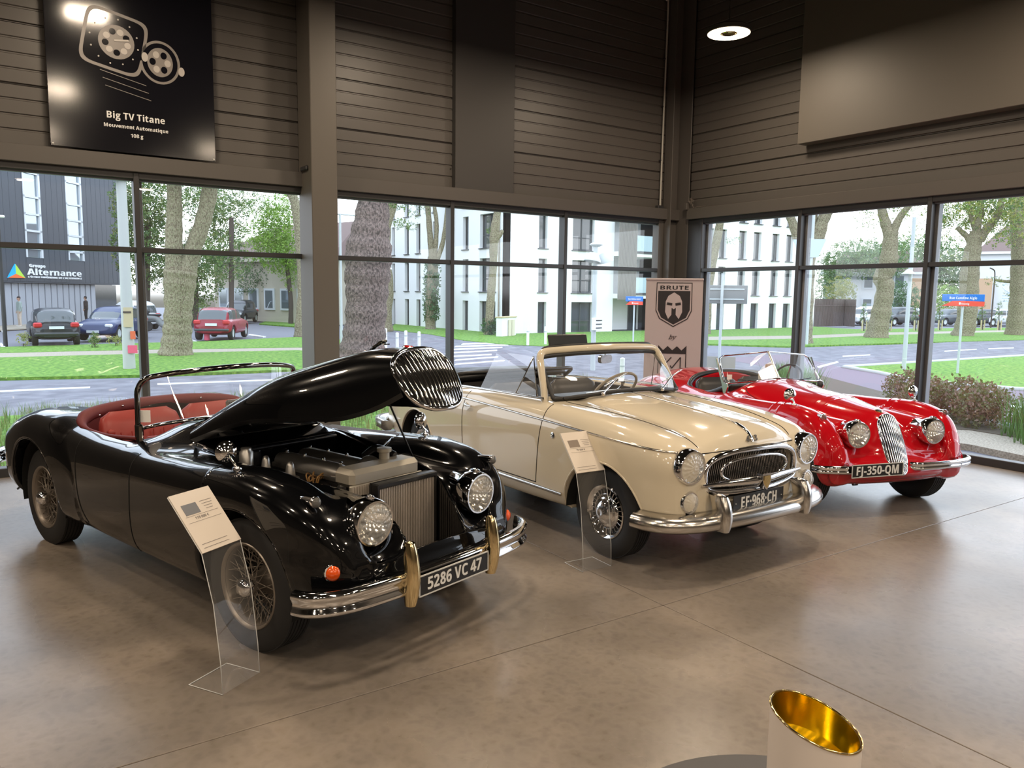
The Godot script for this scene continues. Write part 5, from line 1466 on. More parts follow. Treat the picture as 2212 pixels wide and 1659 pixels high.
	limb(t, "trunk", [V(-0.02, -0.06, -0.04), V(0.04, 0.74, 0.09), V(0.06, 2.16, 0.13), V(0.04, 3.57, 0.09), V(0.05, 4.69, 0.11), V(0.09, 5.53, 0.18), V(0.12, 6.35, 0.26)], [0.663, 0.564, 0.531, 0.531, 0.498, 0.431, 0.365], M.bark_plane)
	limb(t, "branch", [V(0.05, 5.25, 0.11), V(-0.05, 5.95, -0.11), V(-0.23, 6.38, -0.48), V(-0.33, 6.66, -0.68)], [0.232, 0.182, 0.149, 0.116], M.bark_plane)
	limb(t, "branch", [V(0.13, 6.22, 0.27), V(0.13, 6.91, 0.27), V(0.17, 7.73, 0.35), V(0.10, 9.10, 0.22)], [0.265, 0.216, 0.199, 0.166], M.bark_plane)
	limb(t, "branch", [V(0.20, 5.80, 0.43), V(0.37, 6.61, 0.79), V(0.55, 7.28, 1.18), V(0.61, 8.49, 1.31)], [0.265, 0.232, 0.199, 0.166], M.bark_plane)
	limb(t, "branch", [V(0.10, 6.36, 0.22), V(-0.03, 7.19, -0.05), V(-0.08, 8.03, -0.17)], [0.166, 0.133, 0.116], M.bark_plane)
	leaves(t, "foliage", [[V(0.03, 7.88, 0.06), V(2.65, 1.49, 2.65), 620], [V(-0.54, 6.96, -1.09), V(1.13, 1.33, 1.13), 200], [V(0.65, 6.86, 1.42), V(1.33, 1.66, 1.33), 240], [V(-0.36, 4.70, -0.74), V(1.00, 0.83, 1.00), 90], [V(0.85, 8.19, 1.86), V(1.66, 1.33, 1.66), 200]], 2, 0.000)
	t = root_of("plane_tree", V(45.80, -0.38, -14.26))
	tag(t, "tall plane tree at the right edge of the far lawn", "tree")
	limb(t, "trunk", [V(0.00, -0.06, 0.00), V(0.01, 1.02, 0.02), V(0.01, 2.50, 0.02), V(-0.02, 3.97, -0.04), V(-0.04, 5.44, -0.09), V(-0.12, 6.90, -0.28), V(-0.20, 8.36, -0.47), V(-0.27, 10.10, -0.64)], [0.608, 0.536, 0.501, 0.501, 0.501, 0.465, 0.429, 0.393], M.bark_plane)
	limb(t, "branch", [V(-0.03, 3.68, -0.06), V(-0.22, 3.44, -0.51), V(-0.53, 3.53, -1.21)], [0.125, 0.107, 0.072], M.bark_plane)
	limb(t, "branch", [V(-0.09, 6.60, -0.22), V(0.01, 7.46, 0.02), V(0.12, 8.31, 0.30)], [0.250, 0.215, 0.179], M.bark_plane)
	leaves(t, "foliage", [[V(-0.14, 7.48, -0.32), V(1.79, 2.15, 1.79), 260], [V(-0.42, 3.47, -0.98), V(1.07, 0.36, 1.07), 50], [V(-0.19, 2.49, -0.45), V(0.36, 0.36, 0.36), 20]], 2, 0.000)
	t = root_of("broadleaf_tree", V(-0.55, -0.38, -46.06))
	tag(t, "dense green tree between the dark building and the forked trunk", "tree")
	limb(t, "trunk", [V(0.00, 0.00, 0.00), V(0.11, 2.98, 0.02), V(0.30, 6.52, 0.05)], [0.200, 0.188, 0.176], M.bark_dark)
	leaves(t, "foliage", [[V(-0.01, 5.34, -0.00), V(2.00, 3.00, 2.00), 900], [V(0.62, 7.99, 0.10), V(2.33, 2.00, 2.33), 700], [V(-0.58, 7.63, -0.09), V(1.33, 2.00, 1.33), 400], [V(0.98, 3.30, 0.16), V(1.33, 1.33, 1.33), 350]], 3, 0.000)
	t = root_of("broadleaf_tree", V(1.26, -0.38, -41.13))
	tag(t, "dark green tree behind the forked plane trunk", "tree")
	limb(t, "trunk", [V(0.00, 0.00, 0.00), V(0.11, 1.85, 0.02), V(0.18, 4.08, 0.04)], [0.245, 0.230, 0.216], M.bark_dark)
	leaves(t, "foliage", [[V(0.28, 3.25, 0.06), V(1.69, 2.15, 1.69), 800], [V(1.51, 5.79, 0.34), V(1.84, 1.84, 1.84), 700], [V(0.80, 7.69, 0.17), V(1.84, 1.53, 1.84), 500], [V(-0.16, 1.29, -0.03), V(0.92, 0.80, 0.92), 200]], 3, 0.000)
	t = root_of("broadleaf_tree", V(8.09, -0.38, -43.61))
	tag(t, "light green tree beside the column behind the red hatchback", "tree")
	limb(t, "trunk", [V(0.00, 0.00, 0.00), V(0.03, 1.58, 0.01), V(-0.11, 3.46, -0.04), V(-0.19, 5.01, -0.06)], [0.166, 0.156, 0.146, 0.136], M.bark_dark)
	leaves(t, "foliage", [[V(-0.70, 5.61, -0.22), V(1.59, 2.32, 1.59), 900], [V(-0.08, 7.79, -0.03), V(1.52, 1.33, 1.52), 500], [V(-1.83, 5.57, -0.57), V(1.33, 1.66, 1.33), 400], [V(0.12, 3.46, 0.04), V(0.86, 1.33, 0.86), 260], [V(-1.79, 7.71, -0.55), V(1.33, 0.99, 1.33), 300]], 4, 0.000)
	t = root_of("broadleaf_tree", V(7.41, -0.38, -49.15))
	tag(t, "small round dark tree in front of the stone house", "tree")
	limb(t, "trunk", [V(0.00, 0.00, 0.00), V(0.03, 1.16, 0.01), V(0.06, 2.52, 0.02)], [0.109, 0.102, 0.096], M.bark_dark)
	leaves(t, "foliage", [[V(0.07, 3.19, 0.02), V(1.52, 1.23, 1.52), 520], [V(-0.76, 2.24, -0.21), V(0.80, 0.36, 0.80), 80], [V(0.96, 2.36, 0.28), V(0.80, 0.51, 0.80), 100]], 5, 0.000)
	t = root_of("broadleaf_tree", V(2.44, -0.38, -36.92))
	tag(t, "tall trees at the back left of the street", "tree")
	limb(t, "trunk", [V(0.00, 0.00, 0.00), V(0.08, 2.95, 0.02), V(0.17, 6.33, 0.04)], [0.142, 0.133, 0.125], M.bark_dark)
	leaves(t, "foliage", [[V(0.67, 7.12, 0.17), V(1.70, 0.96, 1.70), 360], [V(-0.37, 3.98, -0.09), V(1.70, 1.42, 1.70), 500], [V(-0.51, 7.57, -0.13), V(1.42, 0.85, 1.42), 200]], 3, 0.000)
	limb(root_tree_edge(), "trunk", [V(0.04, -0.07, 0.01), V(0.09, 0.62, 0.03), V(0.20, 1.99, 0.07), V(0.19, 3.79, 0.07), V(-0.01, 6.24, -0.00), V(-0.36, 7.21, -0.12), V(-0.56, 7.74, -0.18)], [0.310, 0.286, 0.262, 0.262, 0.239, 0.215, 0.191], M.bark_plane)
	t = root_of("background_tree", V(65.41, -0.38, -40.20))
	tag(t, "tall hedge of trees behind the houses, left part", "tree")
	limb(t, "trunk", [V(0.00, 0.00, 0.00), V(-0.08, 2.45, -0.11)], [0.214, 0.201], M.bark_dark)
	leaves(t, "foliage", [[V(-0.39, 4.39, -0.58), V(2.14, 2.94, 2.14), 700], [V(1.02, 6.32, 1.59), V(3.21, 2.14, 3.21), 800], [V(2.38, 6.30, 3.83), V(3.21, 2.14, 3.21), 700]], 6, 0.000)
	t = root_of("background_tree", V(78.48, -0.38, -37.26))
	tag(t, "tall hedge of trees behind the houses, right part", "tree")
	limb(t, "trunk", [V(0.00, 0.00, 0.00), V(-0.08, 2.59, -0.15)], [0.238, 0.223], M.bark_dark)
	leaves(t, "foliage", [[V(-0.86, 6.72, -1.61), V(3.56, 2.97, 3.56), 800], [V(0.66, 5.67, 1.28), V(3.56, 3.56, 3.56), 900], [V(0.93, 3.64, 1.81), V(2.97, 2.38, 2.97), 500], [V(-0.33, 3.62, -0.62), V(2.38, 2.38, 2.38), 400]], 6, 0.000)
	t = root_of("bush", V(60.23, -0.38, -29.96))
	tag(t, "round dark green bush behind the parked black car", "tree")
	limb(t, "trunk", [V(-0.00, 0.00, 0.00), V(-0.05, 1.65, -0.09)], [0.119, 0.112], M.bark_dark)
	leaves(t, "foliage", [[V(-0.07, 2.28, -0.13), V(2.00, 1.72, 2.00), 700]], 5, 0.000)
	t = root_of("willow_tree", V(56.12, -0.38, -33.35))
	tag(t, "yellow-green weeping willow behind the slatted enclosure", "tree")
	limb(t, "trunk", [V(0.00, 0.00, 0.00), V(-0.06, 2.00, -0.09)], [0.140, 0.131], M.bark_dark)
	leaves(t, "foliage", [[V(-0.09, 2.84, -0.14), V(1.49, 1.58, 1.49), 520]], 7, 0.000)
	t = root_of("bush", V(67.06, -0.38, -29.23))
	tag(t, "yellow-green bush left of the blue street sign", "tree")
	limb(t, "trunk", [V(0.00, 0.00, 0.00), V(-0.04, 1.24, -0.07)], [0.128, 0.120], M.bark_dark)
	leaves(t, "foliage", [[V(-0.07, 2.34, -0.14), V(1.94, 1.33, 1.94), 420]], 4, 0.000)
	t = root_of("shrub", V(1.21, -0.38, -42.55))
	tag(t, "leafy shrub beside the red hatchback", "tree")
	limb(t, "trunk", [V(0.00, 0.00, 0.00), V(0.01, 0.40, 0.00)], [0.063, 0.059], M.bark_dark)
	leaves(t, "foliage", [[V(0.02, 0.69, 0.00), V(1.01, 0.88, 1.01), 420], [V(0.56, 1.13, 0.12), V(0.69, 0.63, 0.69), 200]], 4, 0.000)
	t = root_of("sapling", V(40.34, -0.38, -21.34))
	tag(t, "sapling with stakes before the silver car", "tree")
	limb(t, "trunk", [V(0.00, 0.00, 0.00), V(-0.02, 0.79, -0.04), V(-0.05, 1.63, -0.08)], [0.035, 0.028, 0.017], M.bark_dark)
	leaves(t, "foliage", [[V(-0.03, 0.94, -0.05), V(0.28, 0.42, 0.28), 34], [V(-0.05, 1.51, -0.08), V(0.21, 0.49, 0.21), 26]], 1, 0.000)
	obj("stake", MB.new().tube([V(-0.25, 0, 0), V(-0.25, 0.75, 0)], 0.05, 5), M.sticker_ochre, t)
	obj("stake", MB.new().tube([V(0.25, 0, 0), V(0.25, 0.75, 0)], 0.05, 5), M.sticker_ochre, t)
	t = root_of("sapling", V(42.25, -0.38, -20.67))
	tag(t, "sapling with stakes right of the curving trunk", "tree")
	limb(t, "trunk", [V(0.00, 0.00, 0.00), V(-0.02, 0.79, -0.04), V(-0.05, 1.65, -0.09)], [0.036, 0.028, 0.018], M.bark_dark)
	leaves(t, "foliage", [[V(-0.03, 0.95, -0.05), V(0.28, 0.43, 0.28), 34], [V(-0.05, 1.52, -0.08), V(0.21, 0.50, 0.21), 26]], 1, 0.000)
	obj("stake", MB.new().tube([V(-0.25, 0, 0), V(-0.25, 0.75, 0)], 0.05, 5), M.sticker_ochre, t)
	obj("stake", MB.new().tube([V(0.25, 0, 0), V(0.25, 0.75, 0)], 0.05, 5), M.sticker_ochre, t)
	t = root_of("sapling", V(45.13, -0.38, -20.36))
	tag(t, "sapling with stakes beside the right mullion", "tree")
	limb(t, "trunk", [V(0.00, 0.00, 0.00), V(-0.02, 0.81, -0.05), V(-0.05, 1.69, -0.10)], [0.037, 0.030, 0.018], M.bark_dark)
	leaves(t, "foliage", [[V(-0.03, 0.98, -0.06), V(0.30, 0.44, 0.30), 34], [V(-0.05, 1.56, -0.09), V(0.22, 0.52, 0.22), 26]], 1, 0.000)
	obj("stake", MB.new().tube([V(-0.25, 0, 0), V(-0.25, 0.75, 0)], 0.05, 5), M.sticker_ochre, t)
	obj("stake", MB.new().tube([V(0.25, 0, 0), V(0.25, 0.75, 0)], 0.05, 5), M.sticker_ochre, t)
	t = root_of("sapling", V(47.94, -0.38, -20.12))
	tag(t, "sapling with stakes left of the street sign", "tree")
	limb(t, "trunk", [V(-0.00, 0.00, 0.00), V(-0.03, 0.83, -0.05), V(-0.05, 1.73, -0.10)], [0.038, 0.031, 0.019], M.bark_dark)
	leaves(t, "foliage", [[V(-0.03, 1.00, -0.06), V(0.31, 0.46, 0.31), 34], [V(-0.05, 1.60, -0.10), V(0.23, 0.54, 0.23), 26]], 1, 0.000)
	obj("stake", MB.new().tube([V(-0.25, 0, 0), V(-0.25, 0.75, 0)], 0.05, 5), M.sticker_ochre, t)
	obj("stake", MB.new().tube([V(0.25, 0, 0), V(0.25, 0.75, 0)], 0.05, 5), M.sticker_ochre, t)
	t = root_of("sapling", V(52.51, -0.38, -19.32))
	tag(t, "sapling with stakes right of the street sign", "tree")
	limb(t, "trunk", [V(0.00, 0.00, -0.00), V(-0.03, 0.86, -0.06), V(-0.05, 1.79, -0.12)], [0.041, 0.033, 0.020], M.bark_dark)
	leaves(t, "foliage", [[V(-0.03, 1.03, -0.07), V(0.33, 0.49, 0.33), 34], [V(-0.05, 1.65, -0.11), V(0.24, 0.57, 0.24), 26]], 1, 0.000)
	obj("stake", MB.new().tube([V(-0.25, 0, 0), V(-0.25, 0.75, 0)], 0.05, 5), M.sticker_ochre, t)
	obj("stake", MB.new().tube([V(0.25, 0, 0), V(0.25, 0.75, 0)], 0.05, 5), M.sticker_ochre, t)
	t = root_of("sapling", V(53.01, -0.38, -18.38))
	tag(t, "sapling with stakes under the spiral stair", "tree")
	limb(t, "trunk", [V(0.00, -0.00, -0.00), V(-0.02, 0.85, -0.06), V(-0.05, 1.78, -0.12)], [0.041, 0.033, 0.020], M.bark_dark)
	leaves(t, "foliage", [[V(-0.03, 1.03, -0.07), V(0.33, 0.49, 0.33), 34], [V(-0.05, 1.64, -0.11), V(0.24, 0.57, 0.24), 26]], 1, 0.000)
	obj("stake", MB.new().tube([V(-0.25, 0, 0), V(-0.25, 0.75, 0)], 0.05, 5), M.sticker_ochre, t)
	obj("stake", MB.new().tube([V(0.25, 0, 0), V(0.25, 0.75, 0)], 0.05, 5), M.sticker_ochre, t)
	t = root_of("weed_clump", V(-5.84, -0.38, -23.98))
	tag(t, "ragged weed clump at the edge of the left verge", "tree")
	limb(t, "trunk", [V(-0.00, 0.00, 0.00), V(0.01, 0.17, 0.00)], [0.020, 0.019], M.bark_dark)
	leaves(t, "foliage", [[V(0.01, 0.30, 0.00), V(0.18, 0.32, 0.18), 70]], 3, 0.000)
	t = root_of("weed_clump", V(-5.04, -0.38, -24.75))
	tag(t, "dry weed clump behind the concrete pole", "tree")
	limb(t, "trunk", [V(0.00, -0.00, -0.00), V(0.01, 0.14, 0.00)], [0.020, 0.019], M.bark_dark)
	leaves(t, "foliage", [[V(0.01, 0.22, 0.00), V(0.28, 0.18, 0.28), 40]], 7, 0.000)
	t = root_of("weed_clump", V(-8.07, -0.38, -25.51))
	tag(t, "pale dry weed clump left of the dark hatchback", "tree")
	limb(t, "trunk", [V(0.00, 0.00, 0.00), V(0.01, 0.14, 0.00)], [0.021, 0.019], M.bark_dark)
	leaves(t, "foliage", [[V(0.04, 0.30, 0.00), V(0.19, 0.27, 0.19), 40]], 7, 0.000)

func root_tree_edge() -> Node3D:
	var t := root_of("plane_tree", V(3.62, -0.38, -28.76))
	tag(t, "plane trunk mostly hidden behind the column edge", "tree")
	return t

func planting() -> void:
	patch("flower_bed", [Vector2(9.21, -6.83), Vector2(10.35, -4.44), Vector2(8.12, -1.18), Vector2(6.28, 1.42), Vector2(4.93, 3.21), Vector2(4.35, 4.60), Vector2(4.23, 3.50), Vector2(4.31, 2.65), Vector2(3.92, 2.12), Vector2(3.91, 0.40), Vector2(5.15, -2.79)], GY + 0.06, M.soil, "dark soil of the flower bed outside the right windows", "flower bed", "stuff")
	patch("gravel_strip", [Vector2(4.33, 2.56), Vector2(4.19, 4.65), Vector2(1.68, 5.48), Vector2(2.77, 4.10), Vector2(2.98, 3.31), Vector2(2.79, 1.97), Vector2(3.44, 1.58)], GY + 0.05, M.gravel, "pale gravel strip between the flower bed and the glass", "gravel", "stuff")
	var gc := [Color(0.10, 0.22, 0.05), Color(0.16, 0.28, 0.07), Color(0.07, 0.16, 0.04)]
	var hc := [Color(0.22, 0.15, 0.10), Color(0.16, 0.17, 0.07), Color(0.28, 0.17, 0.14)]
	var n := 0
	for p in [V(4.9, GY, 2.6), V(5.6, GY, 1.9), V(5.0, GY, 1.6), V(6.2, GY, 0.6)]:
		var s := root_of("heather_bush", p)
		tag(s, ["reddish heather bush nearest the gravel strip", "reddish heather bush at the drive edge", "reddish heather bush by the right mullion", "reddish heather bush behind the far headlamp of the red car"][n], "bush", "heather bushes in the flower bed")
		leaves(s, "foliage", [[V(0, 0.4, 0), V(0.55, 0.42, 0.55), 420]], 8, 0.0)
		n += 1
	n = 0
	for p in [V(4.6, GY, 3.5), V(4.1, GY, 3.9), V(5.4, GY, -1.4), V(5.9, GY, -2.2)]:
		var s := root_of("grass_clump", p)
		tag(s, ["green grass clump at the right edge of the bed", "green grass clump beside the gravel strip", "green grass clump behind the red bonnet", "green grass clump farther behind the red bonnet"][n], "grass clump", "grass clumps in the flower bed")
		blades(s, 140, 0.35, 0.75, gc)
		n += 1
	var rg := root_of("rough_grass", V(-4.5, GY, -3.6))
	tag(rg, "rough long grass between the windows and the road on the left", "grass", "", "stuff")
	obj("turf", MB.new().box(V(0, -0.02, 0), V(16, 0.1, 6.4)), M.grass, rg)
	var tufts := blades(rg, 5200, 0.0, 0.32, [Color(0.13, 0.22, 0.06), Color(0.24, 0.27, 0.11), Color(0.30, 0.24, 0.13)], V(7.5, 0, 3.0))
	tufts.set_meta("kind", "stuff")

func blades(parent: Node, count: int, r: float, h: float, cols: Array, area := Vector3.ZERO) -> MultiMeshInstance3D:
	var g := MB.new()
	for i in 5:
		var a := i * 1.3
		var d := V(cos(a), 0, sin(a))
		var s := d.cross(Vector3.UP) * 0.012
		g.quad(-s, s, d * 0.12 + V(0, 0.6, 0) + s * 0.8, d * 0.12 + V(0, 0.6, 0) - s * 0.8)
		g.tri(d * 0.12 + V(0, 0.6, 0) - s * 0.8, d * 0.12 + V(0, 0.6, 0) + s * 0.8, d * 0.34 + V(0, 1.0, 0))
	var rng := RandomNumberGenerator.new()
	rng.seed = count
	var xs := []
	var cs := []
	for i in count:
		var p := V(rng.randf_range(-1, 1) * area.x, 0, rng.randf_range(-1, 1) * area.z) if r == 0.0 else V(rng.randfn() * r * 0.5, 0, rng.randfn() * r * 0.5)
		var k := h * rng.randf_range(0.5, 1.1)
		xs.append(Transform3D(Basis(Vector3.UP, rng.randf() * TAU).scaled(V(k, k, k)), p))
		cs.append(cols[rng.randi() % cols.size()])
	return multi("blades", parent, g.mesh(), xs, cs)

func multi(called: String, parent: Node, m: Mesh, xs: Array, cs: Array) -> MultiMeshInstance3D:
	var mm := MultiMesh.new()
	mm.transform_format = MultiMesh.TRANSFORM_3D
	mm.use_colors = true
	mm.mesh = m
	mm.instance_count = xs.size()
	for i in xs.size():
		mm.set_instance_transform(i, xs[i]); mm.set_instance_color(i, cs[i])
	var o := MultiMeshInstance3D.new()
	o.name = called; o.multimesh = mm; o.material_override = M.leaves
	o.set_meta("kind", "stuff")
	parent.add_child(o, true)
	return o

var spray: Mesh
func leaf_spray() -> Mesh:
	if spray == null:
		var rng := RandomNumberGenerator.new()
		rng.seed = 3
		var g := MB.new()
		for i in 7:
			var b := Basis.from_euler(V(rng.randf() * TAU, rng.randf() * TAU, rng.randf() * TAU))
			var c := V(rng.randf_range(-1, 1), rng.randf_range(-1, 1), rng.randf_range(-1, 1)) * 0.2
			g.quad(c + b * V(-0.11, 0, 0), c + b * V(0, 0.015, -0.06), c + b * V(0.13, 0, 0), c + b * V(0, 0.015, 0.06))
		spray = g.mesh()
	return spray

const PAL := [
	[Color(0.13, 0.22, 0.05), Color(0.20, 0.28, 0.07), Color(0.08, 0.15, 0.04)],
	[Color(0.12, 0.20, 0.05), Color(0.17, 0.25, 0.06), Color(0.09, 0.15, 0.04)],
	[Color(0.17, 0.25, 0.06), Color(0.25, 0.28, 0.07), Color(0.10, 0.17, 0.06), Color(0.30, 0.28, 0.08)],
	[Color(0.10, 0.18, 0.05), Color(0.15, 0.23, 0.07), Color(0.06, 0.12, 0.04), Color(0.20, 0.22, 0.08)],
	[Color(0.22, 0.36, 0.05), Color(0.28, 0.42, 0.08), Color(0.15, 0.27, 0.04)],
	[Color(0.06, 0.14, 0.06), Color(0.09, 0.19, 0.08), Color(0.05, 0.10, 0.05)],
	[Color(0.14, 0.23, 0.09), Color(0.20, 0.27, 0.12), Color(0.11, 0.19, 0.10)],
	[Color(0.28, 0.28, 0.09), Color(0.33, 0.30, 0.12), Color(0.22, 0.25, 0.08)],
	[Color(0.22, 0.14, 0.10), Color(0.17, 0.17, 0.08), Color(0.28, 0.17, 0.14), Color(0.20, 0.20, 0.09)]]

func leaves(parent: Node, called: String, crowns: Array, pal: int, _x: float) -> void:
	var rng := RandomNumberGenerator.new()
	rng.seed = 100 + pal
	var xs := []
	var cs := []
	for c in crowns:
		var R: Vector3 = c[1]
		var big := clampf((R.x + R.y) * 0.18, 0.35, 1.7)
		if pal == 8: big = 0.32
		for i in c[2]:
			var d := V(rng.randfn(), rng.randfn(), rng.randfn()).normalized() * pow(rng.randf(), 0.45)
			var s := big * rng.randf_range(0.55, 1.15)
			xs.append(Transform3D(Basis.from_euler(V(rng.randf() * TAU, rng.randf() * TAU, 0)).scaled(V(s, s, s)), c[0] + d * R))
			cs.append(PAL[pal][rng.randi() % PAL[pal].size()])
	multi(called, parent, leaf_spray(), xs, cs)

func ivy_on(parent: Node, pts: Array, r: float, count: int) -> void:
	var rng := RandomNumberGenerator.new()
	rng.seed = count
	var xs := []
	var cs := []
	for i in count:
		var q := rng.randf() * (pts.size() - 1)
		var k := mini(int(q), pts.size() - 2)
		var p: Vector3 = pts[k].lerp(pts[k + 1], q - k)
		var a := rng.randf() * TAU
		xs.append(Transform3D(Basis.from_euler(V(rng.randf() * TAU, a, 0)).scaled(V(0.7, 0.7, 0.7)), p + V(cos(a) * r, 0, sin(a) * r)))
		cs.append(PAL[5][i % 3])
	multi("ivy", parent, leaf_spray(), xs, cs)

func limb(parent: Node, called: String, pts: Array, radii: Array, m: Material) -> void:
	var c := curve(pts, 5)
	var rr := []
	for i in c.size():
		var q := float(i) / (c.size() - 1) * (radii.size() - 1)
		var k := mini(int(q), radii.size() - 2)
		rr.append(lerpf(radii[k], radii[k + 1], q - k) * (1.0 + 0.05 * sin(i * 1.7)))
	obj(called, MB.new().tube(c, rr, 14), m, parent)

# ------------------------------------------------------------------ modern cars, a scooter and people far outside
class ModernBody extends Field:
	func sort_of(c: Vector3) -> String:
		if c.y > 0.93 and c.y < 1.34:
			var side := absf(c.z) > 0.60 and c.x > -1.5 and c.x < 0.62 and absf(c.x + 0.35) > 0.05
			var ends := absf(c.z) < 0.60 and (c.x > 0.55 or c.x < -1.42)
			if side or ends: return "glazing"
		return "body_shell"

var modern := {}
func modern_car(kind: String, col: Color, at: Vector3, deg: float, label: String, grp: String) -> void:
	if not modern.has(kind):
		var F := ModernBody.new()
		F.host = self
		var up := 0.14 if kind == "suv" else 0.0
		var rear := -1.9 if kind != "estate" else -2.15
		F.els = [
			{"yt": K([rear, 0.7, rear + 0.12, 0.93, -1.2, 0.98, 0.7, 0.96, 1.5, 0.86, 1.85, 0.72, 1.98, 0.5]), "yb": K([rear, 0.32, -1.0, 0.22, 1.2, 0.22, 1.98, 0.3]), "zo": K([rear, 0.66, rear + 0.3, 0.82, 0.0, 0.87, 1.5, 0.84, 1.85, 0.70, 1.98, 0.5]), "p": 4.0, "k": 0.04},
			{"yt": K([rear + 0.05, 0.95, rear + 0.35, 1.36 + up, -1.0, 1.46 + up, 0.0, 1.44 + up, 0.45, 1.28 + up, 0.95, 0.96]), "yb": K([rear + 0.05, 0.6, 0.95, 0.7]), "zo": K([rear + 0.05, 0.62, -1.0, 0.72, 0.3, 0.72, 0.95, 0.62]), "p": 3.6, "k": 0.05}]
		F.wells = [[1.25, 0.32, 0.36, 0.5, 0.03], [-1.28, 0.32, 0.36, 0.5, 0.03]]
		F.lo = V(rear - 0.1, 0.12, 0); F.hi = V(2.1, 1.7, 0.95); F.h = 0.04
		modern[kind] = F.build()
	var o := root_of("car", at, -deg_to_rad(deg))
	tag(o, label, "car", grp)
	var key := "car_%s" % col.to_html()
	var pm: StandardMaterial3D = M[key] if M.has(key) else mat(key, col, 0.25)
	for nm in modern[kind]: obj(nm.get_slice("|", 0), modern[kind][nm], M.window_dark if nm.begins_with("glazing") else pm, o)
	var back := -2.16 if kind == "estate" else -1.91
	for s in [1, -1]:
		for x in [1.25, -1.28]:
			var w := node("wheel", o, Transform3D(Basis(), V(x, 0.32, 0.70 * s)))
			obj("tyre", MB.new().lathe([Vector2(0.2, -0.1), Vector2(0.30, -0.1), Vector2(0.32, -0.06), Vector2(0.32, 0.06), Vector2(0.30, 0.1), Vector2(0.2, 0.1)], Transform3D(TO_Z, Vector3.ZERO), 20), M.tyre, w)
			obj("rim", MB.new().lathe([Vector2(0.0, 0.05 * s), Vector2(0.2, 0.08 * s)], Transform3D(TO_Z, Vector3.ZERO), 16), M.pale_metal, w)
		obj("tail_lamp", MB.new().box(V(back + 0.06, 0.82, 0.62 * s), V(0.14, 0.2, 0.3), 0.05), M.tail_red, o)
		obj("headlamp", MB.new().box(V(1.80, 0.66, 0.58 * s), V(0.22, 0.16, 0.3), 0.05), M.frame_white, o)
	obj("rear_bumper", MB.new().box(V(back + 0.03, 0.48, 0), V(0.14, 0.12, 1.5), 0.05), M.window_frame_dark, o)
	obj("number_plate", MB.new().box(V(back - 0.03, 0.72, 0), V(0.03, 0.11, 0.5)), M.frame_white, o)
	obj("number_plate", MB.new().box(V(2.0, 0.42, 0), V(0.03, 0.11, 0.5)), M.frame_white, o)

func scooter(at: Vector3, deg: float) -> void:
	var o := root_of("scooter", at, -deg_to_rad(deg))
	tag(o, "grey scooter with black top box half hidden by the forked trunk", "scooter")
	obj("scooter_body", MB.new().tube(curve([V(-0.7, 0.75, 0), V(-0.2, 0.7, 0), V(0.1, 0.35, 0), V(0.5, 0.5, 0), V(0.6, 0.95, 0)], 4), 0.16, 10), M.sign_grey, o)
	obj("top_box", MB.new().box(V(-0.75, 1.05, 0), V(0.42, 0.3, 0.46), 0.1), M.black_pole, o)
	obj("seat", MB.new().box(V(-0.3, 0.88, 0), V(0.7, 0.12, 0.3), 0.05), M.black_pole, o)
	for x in [-0.65, 0.7]:
		obj("wheel", MB.new().lathe([Vector2(0.0, -0.04), Vector2(0.24, -0.06), Vector2(0.27, 0.0), Vector2(0.24, 0.06), Vector2(0.0, 0.04)], Transform3D(TO_Z, V(x, 0.27, 0)), 20), M.tyre, o)

class Figure extends Field:
	func sort_of(_c: Vector3) -> String:
		return "body_shell"

